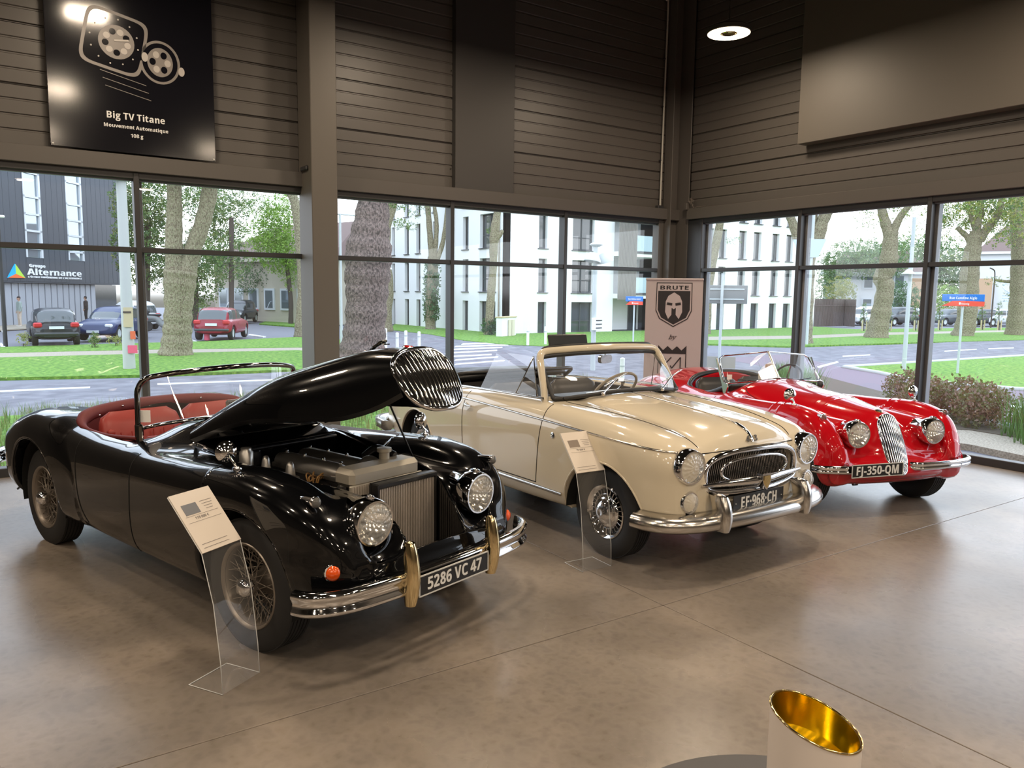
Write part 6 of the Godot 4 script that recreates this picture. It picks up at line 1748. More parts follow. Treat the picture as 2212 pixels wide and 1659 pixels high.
func person(at: Vector3, top: Color, legs: Color, deg: float, pose: int, label: String) -> void:
	var F := Figure.new()
	F.host = self
	var fwd := 0.16 if pose == 1 else 0.0
	F.caps = [
		[V(0.0, 0.92, 0.08), V(0.0, 1.36, 0.13), 0.115, 0.10, 0.06], [V(0, 1.42, 0), V(0, 1.52, 0), 0.06, 0.055, 0.04], [V(0.01, 1.60, 0), V(0.0, 1.66, 0), 0.085, 0.095, 0.02], [V(0.10, 1.60, 0), V(0.11, 1.59, 0), 0.02, 0.018, 0.02],
		[V(0, 1.38, 0.17), V(-0.03, 1.12, 0.24), 0.058, 0.046, 0.03], [V(-0.03, 1.12, 0.24), V(0.05 + fwd, 0.90 + fwd * 0.8, 0.22 - fwd * 0.6), 0.046, 0.034, 0.03], [V(0.05 + fwd, 0.90 + fwd * 0.8, 0.22 - fwd * 0.6), V(0.09 + fwd, 0.80 + fwd, 0.21 - fwd * 0.6), 0.04, 0.03, 0.02],
		[V(0, 0.92, 0.09), V(0.02, 0.50, 0.10), 0.092, 0.062, 0.03], [V(0.02, 0.50, 0.10), V(0.0, 0.09, 0.11), 0.062, 0.045, 0.03], [V(0.0, 0.045, 0.11), V(0.15, 0.035, 0.13), 0.05, 0.038, 0.03]]
	F.els = [{"yt": K([9.0, 1.0, 9.5, 1.0]), "yb": K([9.0, 0.5, 9.5, 0.5]), "zo": K([9.0, 0.1, 9.5, 0.1])}]
	F.lo = V(-0.32, -0.06, 0); F.hi = V(0.42, 1.84, 0.42); F.h = 0.03
	var mb: MB = F.build()["body_shell"]
	var cs := PackedColorArray()
	for p in mb.v:
		var c := Color(0.42, 0.25, 0.18)
		if p.y < 0.07: c = Color(0.5, 0.5, 0.5)
		elif p.y < 0.94 and absf(p.z) < 0.19: c = legs
		elif p.y < 1.46 and p.y > 0.88 + fwd: c = top
		elif p.y > 1.66 or (p.y > 1.55 and p.x < -0.02): c = Color(0.02, 0.015, 0.012)
		cs.append(c)
	var m := mb.mesh()
	var a := m.surface_get_arrays(0)
	a[Mesh.ARRAY_COLOR] = cs
	var am := ArrayMesh.new()
	am.add_surface_from_arrays(Mesh.PRIMITIVE_TRIANGLES, a)
	if not M.has("person"): mat("person", Color(1, 1, 1), 0.8).vertex_color_use_as_albedo = true
	tag(obj("person", am, M.person, null, Transform3D(Basis(Vector3.UP, deg_to_rad(deg)).scaled(V(1, 1.0, 1)), at)), label, "person", "people outside the school")

# ------------------------------------------------------------------ stands, poster, banner, tube on the table
func furniture() -> void:
	glass("acrylic", 0.05)
	var pap := mat("paper", Color(0.66, 0.60, 0.53), 0.7)
	var ink := mat("ink_grey", Color(0.25, 0.23, 0.22), 0.7)
	var pe := mat("acrylic_edge", Color(0.62, 0.64, 0.64), 0.2)
	stand(V(-8.30, 0, 5.25), V(0.855, 0, -0.519), "119 000 €", "clear acrylic price stand in front of the black roadster", Color(0.16, 0.17, 0.19))
	stand(V(-5.845, 0, 4.96), V(0.998, 0, 0.05), "75 000 €", "clear acrylic price stand beside the front wheel of the cream convertible", Color(0.20, 0.16, 0.13))
	# black poster of two watches
	var po := root_of("poster", V(-7.795, 4.23, 0.115))
	tag(po, "glossy black poster with a square and a round watch above the left windows", "poster")
	var gl := mat("poster_black", Color(0.006, 0.006, 0.009), 0.12)
	obj("poster_sheet", MB.new().box(Vector3.ZERO, V(1.51, 2.1, 0.02), 0.003), gl, po)
	var st := mat("print_steel", Color(0.20, 0.18, 0.165), 0.4)
	var pl := mat("print_pale", Color(0.42, 0.39, 0.36), 0.4)
	var z := Transform3D(Basis(Vector3.BACK, -0.2), V(-0.17, 0.0, 0.013))
	var sq := ellipse(0.28, 0.28, 40, 6.0)
	obj("watch_case_print", MB.new().ext(sq, z, 0.004), st, po)
	obj("watch_face_print", MB.new().ext(ellipse(0.25, 0.25, 40, 6.0), z * Transform3D(Basis(), V(0, 0, 0.003)), 0.004), gl, po)
	obj("movement_print", MB.new().ext(ellipse(0.16, 0.16, 32), z * Transform3D(Basis(), V(0.02, 0, 0.006)), 0.004), st, po)
	for i in 9: obj("gear_print", MB.new().ext(ellipse(0.03, 0.03, 14), z * Transform3D(Basis(), V(0.02 + cos(i * 0.7) * 0.1, sin(i * 0.7) * 0.1, 0.009)), 0.003), gl if i % 2 else pl, po)
	obj("hand_print", MB.new().box(V(0.06, 0.03, 0.012), V(0.13, 0.018, 0.003), 0.0, Basis(Vector3.BACK, 0.35)), pl, po, z)
	for i in 12: obj("dot_print", MB.new().ext(ellipse(0.008, 0.008, 10), z * Transform3D(Basis(), V(cos(i * TAU / 12) * 0.215, sin(i * TAU / 12) * 0.215, 0.006)), 0.003), pl, po)
	var r := Transform3D(Basis(), V(0.24, -0.13, 0.013))
	obj("round_case_print", MB.new().ext(ellipse(0.19, 0.21, 40), r, 0.004), st, po)
	obj("round_bezel_print", MB.new().ext(ellipse(0.165, 0.185, 40), r * Transform3D(Basis(), V(0, 0, 0.003)), 0.004), gl, po)
	obj("rotor_print", MB.new().ext(ellipse(0.12, 0.14, 36), r * Transform3D(Basis(), V(0, 0, 0.006)), 0.004), st, po)
	for i in 6: obj("gear_print", MB.new().ext(ellipse(0.03, 0.034, 14), r * Transform3D(Basis(), V(cos(i * 1.05) * 0.07, sin(i * 1.05) * 0.08, 0.009)), 0.003), gl if i % 2 else pl, po)
	for k in [[0.10, -0.10], [0.44, -0.19]]: obj("crown_print", MB.new().ext(ellipse(0.03, 0.045, 18), Transform3D(Basis(), V(k[0], k[1], 0.02)), 0.004), pl, po)
	for k in 3: obj("strap_line_print", MB.new().box(V(-0.10 + k * 0.02, -0.33 - k * 0.07, 0.013), V(0.42, 0.006, 0.004), 0.0, Basis(Vector3.BACK, -0.22)), st, po)
	write("Big TV Titane", 0.062, M.letter_white, po, Transform3D(Basis(), V(0.0, -0.70, 0.013)), "lettering", true)
	write("Mouvement Automatique", 0.034, M.letter_white, po, Transform3D(Basis(), V(0.0, -0.80, 0.013)), "lettering", true)
	write("108 g", 0.034, M.letter_white, po, Transform3D(Basis(), V(0.0, -0.88, 0.013)), "lettering", true)
	for s in [-1, 1]: obj("fixing_pin", MB.new().ball(V(0.735 * s, -1.03, 0.012), V(0.01, 0.01, 0.006), 8), M.white_paint, po)
	# roll-up banner
	var bn := root_of("banner_stand", V(-0.97, 0, 0.94))
	bn.basis = face(Vector3.ZERO, V(-0.718, 0, 0.696)).basis
	tag(bn, "pale mauve roll-up banner with a helmet shield in the corner", "banner")
	var bp := mat("banner_print", Color(0.42, 0.37, 0.375), 0.6)
	obj("banner_sheet", MB.new().box(V(0, 1.07, 0), V(0.80, 1.98, 0.006)), bp, bn)
	obj("top_rail", MB.new().box(V(0, 2.065, 0), V(0.81, 0.03, 0.03), 0.006), bp, bn)
	obj("banner_base", MB.new().box(V(0, 0.045, 0), V(0.85, 0.09, 0.2), 0.02), M.pale_metal, bn)
	obj("support_rod", MB.new().tube([V(0, 0.09, -0.04), V(0, 2.05, -0.02)], 0.01, 6), M.pale_metal, bn)
	var f := Transform3D(Basis(), V(0, 0, 0.006))
	var sh := PackedVector2Array([Vector2(-0.25, 2.02), Vector2(0.25, 2.02), Vector2(0.255, 1.62), Vector2(0.2, 1.5), Vector2(0.0, 1.385), Vector2(-0.2, 1.5), Vector2(-0.255, 1.62)])
	var sc := func(k: float) -> PackedVector2Array:
		var o := PackedVector2Array()
		for p in sh: o.append(Vector2(p.x * k, 1.72 + (p.y - 1.72) * k))
		return o
	obj("shield_outline", MB.new().ext(sc.call(1.0), f, 0.004), M.letter_black, bn)
	obj("shield_band", MB.new().ext(sc.call(0.955), f * Transform3D(Basis(), V(0, 0, 0.002)), 0.004), bp, bn)
	var inn := PackedVector2Array([Vector2(-0.225, 1.90), Vector2(0.225, 1.90), Vector2(0.225, 1.63), Vector2(0.175, 1.52), Vector2(0.0, 1.42), Vector2(-0.175, 1.52), Vector2(-0.225, 1.63)])
	obj("shield_fill", MB.new().ext(inn, f * Transform3D(Basis(), V(0, 0, 0.004)), 0.004), M.letter_black, bn)
	write("BRUTE", 0.055, M.letter_black, bn, f * Transform3D(Basis(), V(0, 1.945, 0.004)), "lettering", true, false, 1.75)
	var hm := PackedVector2Array([Vector2(0, 1.88), Vector2(0.08, 1.83), Vector2(0.115, 1.75), Vector2(0.12, 1.60), Vector2(0.075, 1.50), Vector2(0.03, 1.56), Vector2(0.03, 1.66), Vector2(0, 1.64), Vector2(-0.03, 1.66), Vector2(-0.03, 1.56), Vector2(-0.075, 1.50), Vector2(-0.12, 1.60), Vector2(-0.115, 1.75), Vector2(-0.08, 1.83)])
	obj("helmet", MB.new().ext(hm, f * Transform3D(Basis(), V(0, 0, 0.007)), 0.004), bp, bn)
	for s in [-1, 1]: obj("helmet_eye", MB.new().box(V(0.06 * s, 1.715, 0.017), V(0.075, 0.035, 0.004), 0.0, Basis(Vector3.BACK, 0.15 * s)), M.letter_black, bn)
	write("by", 0.06, M.letter_black, bn, f * Transform3D(Basis(V(1, 0, 0), V(0.4, 1, 0), V(0, 0, 1)), V(0, 1.24, 0.002)), "lettering", false, true)
	obj("crown", MB.new().ext(PackedVector2Array([Vector2(-0.20, 1.0), Vector2(0.20, 1.0), Vector2(0.20, 1.12), Vector2(0.13, 1.05), Vector2(0.065, 1.11), Vector2(0, 1.05), Vector2(-0.065, 1.11), Vector2(-0.13, 1.05), Vector2(-0.20, 1.12)]), f, 0.004), M.letter_black, bn)
	for s in [-1, 1]: obj("crest_line", MB.new().box(V(0.195 * s, 0.82, 0.006), V(0.012, 0.36, 0.004)), M.letter_black, bn)
	for l in [[-0.13, 0.78, -0.13, 0.95], [-0.13, 0.95, -0.09, 0.91], [-0.11, 0.83, -0.01, 0.95], [-0.11, 0.84, -0.07, 0.77], [-0.02, 0.83, 0.0, 0.79], [0.0, 0.79, 0.12, 0.95], [0.12, 0.95, 0.12, 0.77]]:
		obj("monogram_stroke", MB.new().tube([V(l[0], l[1], 0.006), V(l[2], l[3], 0.006)], 0.008, 6), M.letter_black, bn)
	# round table with a white tube and a small gold piece
	var dir := V(0.8395, 0, -0.5435)
	var c := V(-9.14, 0, 8.86) + dir * 1.12
	var tb := root_of("round_table", V(c.x, 0, c.z))
	tag(tb, "dark round high table at the bottom edge of the view", "table")
	obj("table_top", MB.new().lathe([Vector2(0.0, 0.955), Vector2(0.31, 0.955), Vector2(0.315, 0.965), Vector2(0.31, 0.98), Vector2(0.0, 0.98)], Transform3D(), 56), mat("table_grey", Color(0.055, 0.053, 0.056), 0.5), tb)
	obj("pedestal", MB.new().lathe([Vector2(0.24, 0.0), Vector2(0.24, 0.02), Vector2(0.04, 0.03), Vector2(0.04, 0.955)], Transform3D(), 32), M.black_trim, tb)
	var R := 0.062
	var tu := root_of("display_tube", V(c.x, 0.981, c.z))
	tag(tu, "white cylinder cut at a slant with a shiny gold inside on the round table", "display tube")
	tu.basis = face(Vector3.ZERO, -dir).basis
	var rows := []
	var inr := []
	for k in 2:
		var ro := PackedVector3Array(); var ri := PackedVector3Array()
		for i in 64:
			var a := TAU * i / 64
			var x := cos(a); var zz := sin(a)
			var y := 0.0 if k == 0 else 0.245 - 0.020 * x
			ro.append(V(x * R, y, zz * R)); ri.append(V(x * (R - 0.003), maxf(y, 0.23 - 0.02 * x) - (0.035 if k == 0 else 0.0), zz * (R - 0.003)))
		rows.append(ro); inr.append(ri)
	obj("tube_wall", MB.new().grid(rows, true, false, true), mat("tube_white", Color(0.68, 0.62, 0.58), 0.5), tu)
	var gold := mat("gold_foil", Color(0.72, 0.55, 0.05), 0.22, 1.0)
	obj("gold_lining", MB.new().grid(inr, true, false, false), gold, tu)
	var dk := PackedVector3Array(); var d0 := PackedVector3Array()
	for p in inr[0]: dk.append(p); d0.append(V(0, 0.195, 0))
	obj("gold_floor", MB.new().grid([dk, d0], true, false, true), gold, tu)
	obj("gold_rim", MB.new().tube(Array(rows[1]), 0.0016, 6, true), M.brass, tu)
	var em := node("emblem", tu, face(V(0.026, 0.135, 0.0572), V(0.41, 0, 0.91)))
	obj("emblem_frame", MB.new().ext(PackedVector2Array([Vector2(-0.008, 0.02), Vector2(0, 0.027), Vector2(0.008, 0.02), Vector2(0.008, -0.02), Vector2(0, -0.026), Vector2(-0.008, -0.02)]), Transform3D(), 0.001), M.letter_black, em)
	obj("emblem_figure", MB.new().ext(PackedVector2Array([Vector2(-0.005, -0.014), Vector2(-0.003, 0.0), Vector2(0.0, 0.012), Vector2(0.003, 0.0), Vector2(0.005, -0.014), Vector2(0.0, -0.006)]), Transform3D(Basis(), V(0, 0, 0.001)), 0.001), M.tube_white, em)
	var gp := root_of("gold_ornament", V(c.x + 0.075, 0.981, c.z + 0.118))
	tag(gp, "small gold ornament beside the white tube at the bottom edge", "ornament")
	obj("ornament_body", MB.new().lathe([Vector2(0.0, 0.0), Vector2(0.012, 0.0), Vector2(0.008, 0.05), Vector2(0.018, 0.07), Vector2(0.02, 0.078), Vector2(0.015, 0.074), Vector2(0.0, 0.06)], Transform3D(), 24), gold, gp)

func stand(at: Vector3, right: Vector3, price: String, label: String, pic: Color) -> void:
	var s := root_of("price_stand", at)
	tag(s, label, "price stand", "acrylic price stands")
	var fw := right.normalized().cross(Vector3.UP) * -1.0
	fw = -right.normalized().cross(Vector3.UP)
	if fw.dot(V(-9.14, 0, 8.86) - at) < 0: fw = -fw
	s.basis = Basis(right.normalized(), Vector3.UP, right.normalized().cross(Vector3.UP))
	var W := 0.235
	var prof := [V(0, 0.003, -0.11), V(0, 0.003, 0.10), V(0, 0.15, 0.092), V(0, 0.42, 0.06), V(0, 0.645, 0.0), V(0, 0.88, -0.20)]
	var rows := []
	for p in prof:
		rows.append(PackedVector3Array([p + V(-W / 2, 0, 0), p + V(W / 2, 0, 0)]))
	var g := MB.new()
	for i in prof.size() - 1: g.quad(rows[i][0], rows[i][1], rows[i + 1][1], rows[i + 1][0])
	obj("acrylic_sheet", g, M.acrylic, s)
	for x in [-W / 2, W / 2]: obj("sheet_edge", MB.new().tube(prof.map(func(p): return p + V(x, 0, 0)), 0.0022, 6), M.acrylic_edge, s)
	obj("base_edge", MB.new().tube([V(-W / 2, 0.003, -0.11), V(W / 2, 0.003, -0.11)], 0.0022, 6), M.acrylic_edge, s)
	var q := node("price_card", s, face(V(0, 0.7625, -0.10), V(0, 0.648, 0.762)))
	obj("card", MB.new().box(V(0, 0, 0.005), V(W, 0.31, 0.006)), M.paper, q)
	obj("photo_print", MB.new().box(V(-0.045, 0.065, 0.009), V(0.085, 0.055, 0.001)), mat("photo_%s" % price, pic, 0.5), q)
	write(price, 0.013, M.ink_grey, q, Transform3D(Basis(), V(-0.01, 0.015, 0.009)), "price", true, false, 1.0, 0.001)
	for k in 4: obj("text_line", MB.new().box(V(0.055, 0.09 - k * 0.014, 0.009), V(0.07 - k * 0.01, 0.002, 0.001)), M.ink_grey, q)
	for y in [-0.115, -0.135]: obj("text_line", MB.new().box(V(-0.02, y, 0.009), V(0.15, 0.002, 0.001)), M.ink_grey, q)
	obj("price_frame", MB.new().box(V(0, 0.03, 0.009), V(0.19, 0.001, 0.001)).box(V(0, -0.002, 0.009), V(0.19, 0.001, 0.001)), M.ink_grey, q)

# ------------------------------------------------------------------ black roadster, bonnet open
func K(a: Array) -> Array:  # flat list x, value, ... -> keys
	var o := []
	for i in range(0, a.size(), 2): o.append(Vector2(a[i], a[i + 1]))
	return o

class BlackBody extends Field:
	func cut(x: float, y: float, z: float) -> float:   # the open engine bay
		if x < 0.2 or x > 2.1: return 0.5
		var w: float = host.spl(host.hood_w, x) - 0.012
		var b: float = host.spl(host.hood_b, x)
		var top := maxf(maxf(0.33 - x, absf(z) - w), b - 0.02 - y)
		var bay := maxf(maxf(maxf(0.52 - x, x - 1.93), absf(z) - minf(w, 0.44 if x < 1.5 else 0.44 - (x - 1.5) * 0.35)), 0.36 - y)
		return minf(top, bay)

	func sort_of(c: Vector3) -> String:
		if absf(c.z) > 0.5 and c.x > -0.62 and c.x < 0.165 and c.y > 0.25 and c.y < 0.9 and c.x > -0.62 + maxf(0.0, 0.45 - c.y) * 0.3: return "door"
		if absf(c.z) > 0.44 and c.x < -0.62 and c.y > 0.2: return "rear_wing"
		if absf(c.z) > 0.4 and c.x > 0.165: return "front_wing"
		return "body_shell"

func black_field() -> Field:
	var F := BlackBody.new()
	F.has_cut = true
	F.host = self
	F.els = [
		{"yt": K([-2.36, 0.42, -2.3, 0.52, -2.1, 0.68, -1.9, 0.80, -1.62, 0.905, -1.35, 0.955, -1.1, 0.945, -0.8, 0.89, -0.4, 0.865, 0.0, 0.862, 0.6, 0.878, 1.0, 0.90, 1.25, 0.912, 1.5, 0.888, 1.7, 0.82, 1.80, 0.75, 1.88, 0.64, 1.93, 0.52]),
			"yb": K([-2.36, 0.38, -2.2, 0.33, -1.8, 0.27, -1.0, 0.23, 0.0, 0.225, 1.0, 0.235, 1.4, 0.25, 1.7, 0.29, 1.85, 0.36, 1.93, 0.46]),
			"zo": K([-2.36, 0.36, -2.3, 0.46, -2.1, 0.60, -1.8, 0.70, -1.4, 0.745, -1.0, 0.76, -0.6, 0.772, 0.0, 0.778, 0.5, 0.788, 1.0, 0.80, 1.4, 0.79, 1.65, 0.752, 1.8, 0.69, 1.88, 0.62, 1.93, 0.54]),
			"zi": K([-2.36, 0.30, -1.4, 0.34, -0.9, 0.42, 0.0, 0.46, 1.0, 0.46, 1.5, 0.45, 1.93, 0.46]), "p": 3.1, "q": 3.2, "m": 0.7, "k": 0.05},
		{"yt": K([-2.37, 0.44, -2.3, 0.54, -2.1, 0.70, -1.9, 0.81, -1.62, 0.915, -1.35, 0.962, -1.1, 0.952, -0.9, 0.90, -0.78, 0.83, -0.70, 0.74, -0.65, 0.62]),
			"yb": K([-2.37, 0.38, -2.2, 0.33, -1.8, 0.29, -0.8, 0.24, -0.65, 0.26]),
			"zo": K([-2.37, 0.44, -2.3, 0.56, -2.1, 0.70, -1.8, 0.795, -1.4, 0.825, -1.0, 0.818, -0.8, 0.795, -0.65, 0.77]),
			"zi": K([-2.37, 0.34, -1.4, 0.36, -0.65, 0.42]), "p": 2.6, "q": 3.4, "m": 0.65, "k": 0.025},
		{"yt": K([-2.34, 0.48, -2.28, 0.60, -2.15, 0.70, -1.9, 0.83, -1.5, 0.945, -1.2, 0.985, -0.95, 0.985, -0.1, 0.99, 0.0, 1.015, 0.2, 1.035, 0.4, 1.03, 0.9, 0.99, 1.3, 0.95, 1.6, 0.87, 1.8, 0.76, 1.9, 0.64, 1.95, 0.52]),
			"yb": K([-2.34, 0.40, -2.0, 0.32, 0.0, 0.25, 1.2, 0.28, 1.8, 0.33, 1.95, 0.42]),
			"zo": K([-2.34, 0.25, -2.2, 0.42, -1.9, 0.52, -1.4, 0.60, -0.9, 0.67, 0.0, 0.67, 0.35, 0.58, 0.9, 0.49, 1.3, 0.43, 1.6, 0.36, 1.8, 0.30, 1.9, 0.26, 1.95, 0.22]), "p": 2.3, "q": 4.0, "m": 0.5, "k": 0.10},
		{"yt": K([1.0, 0.45, 1.4, 0.56, 1.7, 0.59, 1.86, 0.56, 1.95, 0.48, 1.97, 0.44]), "yb": K([1.0, 0.30, 1.7, 0.33, 1.9, 0.37, 1.97, 0.42]),
			"zo": K([1.0, 0.5, 1.5, 0.62, 1.75, 0.60, 1.88, 0.50, 1.95, 0.34, 1.97, 0.2]), "p": 3.0, "k": 0.08},
	]
	F.caps = [[V(1.25, 0.69, 0.39), V(1.69, 0.69, 0.388), 0.09, 0.108, 0.09]]
	F.wells = [[1.295, 0.355, 0.385, 0.40, 0.02], [-1.295, 0.37, 0.40, 0.40, 0.02]]
	F.boxes = [[V(-0.53, 0.90, 0), V(0.47, 0.42, 0.615), 0.2, 0.03]]
	F.lo = V(-2.42, 0.18, 0); F.hi = V(2.04, 1.06, 0.86)
	F.h = 0.015
	return F

var hood_w := [Vector2(0.33, 0.50), Vector2(0.85, 0.465), Vector2(1.2, 0.415), Vector2(1.56, 0.315), Vector2(1.75, 0.255), Vector2(1.88, 0.218), Vector2(2.0, 0.2)]
var hood_b := [Vector2(0.33, 0.93), Vector2(0.85, 0.845), Vector2(1.26, 0.70), Vector2(1.55, 0.59), Vector2(1.75, 0.565), Vector2(1.88, 0.57), Vector2(2.0, 0.57)]
var hood_t := [Vector2(0.33, 1.03), Vector2(0.6, 1.05), Vector2(0.98, 1.045), Vector2(1.33, 0.985), Vector2(1.6, 0.922), Vector2(1.72, 0.882), Vector2(1.86, 0.808), Vector2(2.0, 0.72)]

func seat(parent: Node, at: Vector3, w: float, m: Material) -> void:
	var s := node("seat", parent, Transform3D(Basis(), at))
	var rows := []
	for i in 13:   # backrest: a rounded, slightly dished cushion
		var q := i / 12.0
		var row := PackedVector3Array()
		var rr := pow(1.0 - pow(maxf(q - 0.55, 0.0) / 0.45, 2.6), 1.0 / 2.6) * 0.30 + 0.70 if q < 0.999 else 0.70
		var th := 0.075 * pow(maxf(1.0 - pow(q, 7.0), 0.02), 0.5)
		for k in 28:
			var g := TAU * k / 28
			var c := cos(g); var sn := sin(g)
			row.append(V(-0.13 * q + signf(c) * pow(absf(c), 0.6) * th, -0.25 + 0.49 * q, signf(sn) * pow(absf(sn), 0.5) * w * 0.5 * rr))
		rows.append(row)
	var g := MB.new().grid(rows, true, false, false)
	obj("backrest", g, m, s)
	obj("cushion", MB.new().box(V(0.27, -0.26, 0), V(0.5, 0.14, w), 0.05), m, s)
	for i in 6:
		var z := (i - 2.5) * w * 0.13
		obj("pleat", MB.new().tube([V(0.068, -0.2, z), V(0.03, -0.02, z), V(0.005, 0.11, z)], 0.006, 6), m, s)

func black_car() -> void:
	var car := car_root("vintage_roadster", -7.795, 3.543, 73.29, "glossy black open vintage roadster with raised bonnet and red leather seats", "car")
	var F := black_field()
	var parts := F.build()
	for nm in parts: obj(nm.get_slice("|", 0), parts[nm], M.paint_black, car)
	liner(car, Vector2(1.295, 0.355), 0.378, 0.41, 0.72)
	liner(car, Vector2(-1.295, 0.37), 0.393, 0.41, 0.74)
	side_seam(car, F, [Vector2(0.165, 0.855), Vector2(0.15, 0.7), Vector2(0.13, 0.45), Vector2(0.12, 0.25)])
	side_seam(car, F, [Vector2(-0.60, 0.86), Vector2(-0.62, 0.65), Vector2(-0.60, 0.45), Vector2(-0.54, 0.30)])
	for s in [1, -1]:
		obj("wheel_arch_bead", MB.new().tube(arc_on(F, 1.295, 0.355, 0.388, s, 0.1, 2.9), 0.006, 6), M.paint_black, car)
		obj("wheel_arch_bead", MB.new().tube(arc_on(F, -1.295, 0.37, 0.403, s, 0.25, 2.95), 0.006, 6), M.paint_black, car)
	obj("underbody", MB.new().box(V(0.0, 0.25, 0), V(2.6, 0.08, 0.9), 0.02), M.engine_black, car)
	# wheels, the front ones turned a little
	wire_wheel(car, V(1.295, 0.335, 0.655), 0.05, 0.345, M.wire_paint, true)
	wire_wheel(car, V(-1.295, 0.335, 0.655), 0.0, 0.345, M.wire_paint, true)
	wire_wheel(car, V(1.295, 0.335, -0.655), PI + 0.05, 0.345, M.wire_paint, false)
	wire_wheel(car, V(-1.295, 0.335, -0.655), PI, 0.345, M.wire_paint, false)
	# lamps
	for s in [1, -1]:
		headlamp(car, V(1.885, 0.70, 0.388 * s), V(1, -0.03, 0.02 * s), 0.120, 0.10)
		obj("headlamp_tip", MB.new().ball(V(1.84, 0.828, 0.388 * s), V(0.04, 0.012, 0.012), 10), M.chrome, car)
		side_pod(car, V(1.74, 0.835, 0.64 * s))
		var sg := node("turn_signal", car, Transform3D(TO_X, V(1.865, 0.515, 0.632 * s)))
		sg.rotate_y(-0.35 * s)
		sg.position = V(1.865, 0.515, 0.632 * s)
		obj("signal_ring", MB.new().lathe([Vector2(0.042, -0.05), Vector2(0.046, -0.005), Vector2(0.043, 0.006), Vector2(0.037, 0.006)], Transform3D(), 28), M.chrome, sg)
		obj("signal_lens", MB.new().lathe([Vector2(0.038, 0.0), Vector2(0.034, 0.016), Vector2(0.018, 0.028), Vector2(0.0, 0.031)], Transform3D(), 28), M.lens_amber, sg)
	# front bumper, overriders, plate
	var pr := [Vector2(0.0, 0.062), Vector2(0.022, 0.06), Vector2(0.036, 0.045), Vector2(0.036, 0.028), Vector2(0.026, 0.016), Vector2(0.022, 0.0), Vector2(0.024, -0.018), Vector2(0.036, -0.032), Vector2(0.036, -0.046), Vector2(0.022, -0.058), Vector2(0.0, -0.058), Vector2(-0.01, 0.0)]
	pr.reverse()
	var bp := curve([V(1.80, 0.405, 0.795), V(1.86, 0.405, 0.775), V(1.92, 0.405, 0.71), V(1.97, 0.405, 0.58), V(2.0, 0.405, 0.3), V(2.01, 0.405, 0.0), V(2.0, 0.405, -0.3), V(1.97, 0.405, -0.58), V(1.92, 0.405, -0.71), V(1.86, 0.405, -0.775), V(1.80, 0.405, -0.795)], 5)
	obj("front_bumper", sweep(MB.new(), bp, pr), M.chrome, car)
	for s in [1, -1]:
		var rows := []
		for i in 11:
			var q := i / 10.0
			var w := 0.040 * pow(sin(PI * clampf(q * 0.90 + 0.06, 0.0, 1.0)), 0.22)
			var row := PackedVector3Array()
			for k in 14:
				var g := TAU * k / 14
				row.append(V(2.045 - 0.03 * absf(q - 0.45) + cos(g) * (0.05 if cos(g) > 0 else 0.03) * w / 0.04, 0.30 + 0.315 * q, 0.30 * s + sin(g) * w))
			rows.append(row)
		var og := MB.new().grid(rows, true, false, false)
		og.ball(V(2.03, 0.61, 0.30 * s), V(0.022, 0.012, 0.018), 10)
		obj("overrider", og, M.gold_chrome, car)
	plate(car, V(2.066, 0.392, 0.016), 0.515, 0.108, "5286 VC 47", 0.062, 0.92, true)
	obj("plate_bracket", MB.new().box(V(2.045, 0.39, 0.016), V(0.03, 0.08, 0.3), 0.01), M.engine_black, car)
	var rbp := curve([V(-2.05, 0.5, 0.80), V(-2.25, 0.5, 0.72), V(-2.38, 0.5, 0.5), V(-2.42, 0.5, 0.0), V(-2.38, 0.5, -0.5), V(-2.25, 0.5, -0.72), V(-2.05, 0.5, -0.80)], 5)
	obj("rear_bumper", sweep(MB.new(), rbp, pr.map(func(p): return Vector2(-p.x, p.y)), Vector3.UP, false, true, -1.0), M.chrome, car)
	obj("wing_stay", MB.new().tube([V(-1.62, 0.42, 0.70), V(-1.85, 0.30, 0.72)], 0.008, 6), M.engine_black, car)
	# mirrors
	wing_mirror(car, V(1.14, 0.905, 0.675), V(-0.07, 0.085, 0.015), V(0.97, 0.1, 0.2))
	wing_mirror(car, V(1.14, 0.905, -0.675), V(-0.05, 0.085, -0.015), V(0.97, 0.1, -0.1))
	# cockpit
	obj("floor_pan", MB.new().box(V(-0.5, 0.44, 0), V(0.9, 0.04, 1.16)), M.maroon_trim, car)
	seat(car, V(-0.62, 0.745, 0.29), 0.57, M.red_leather)
	seat(car, V(-0.62, 0.745, -0.29), 0.57, M.red_leather)
	var rim := curve([V(-0.12, 0.895, 0.60), V(-0.5, 0.87, 0.625), V(-0.82, 0.895, 0.635), V(-0.97, 0.945, 0.53), V(-1.03, 0.972, 0.27), V(-1.05, 0.977, 0.0), V(-1.03, 0.972, -0.27), V(-0.97, 0.945, -0.53), V(-0.82, 0.895, -0.635), V(-0.5, 0.87, -0.625), V(-0.12, 0.895, -0.60)], 6)
	var rr := []
	for i in rim.size():
		var q := absf(i / float(rim.size() - 1) - 0.5) * 2.0
		rr.append(0.014 + 0.034 * clampf((0.66 - q) / 0.2, 0.0, 1.0))
	obj("cockpit_roll", MB.new().tube(rim, rr, 10), M.maroon_trim, car)
	var back := []
	for q in [0.0, 1.0]:
		var row := PackedVector3Array()
		for p in rim.slice(11, rim.size() - 11): row.append(V(p.x + 0.03, lerpf(p.y, 0.5, q), p.z * 0.97))
		back.append(row)
	obj("rear_lining", MB.new().grid(back), M.maroon_trim, car)
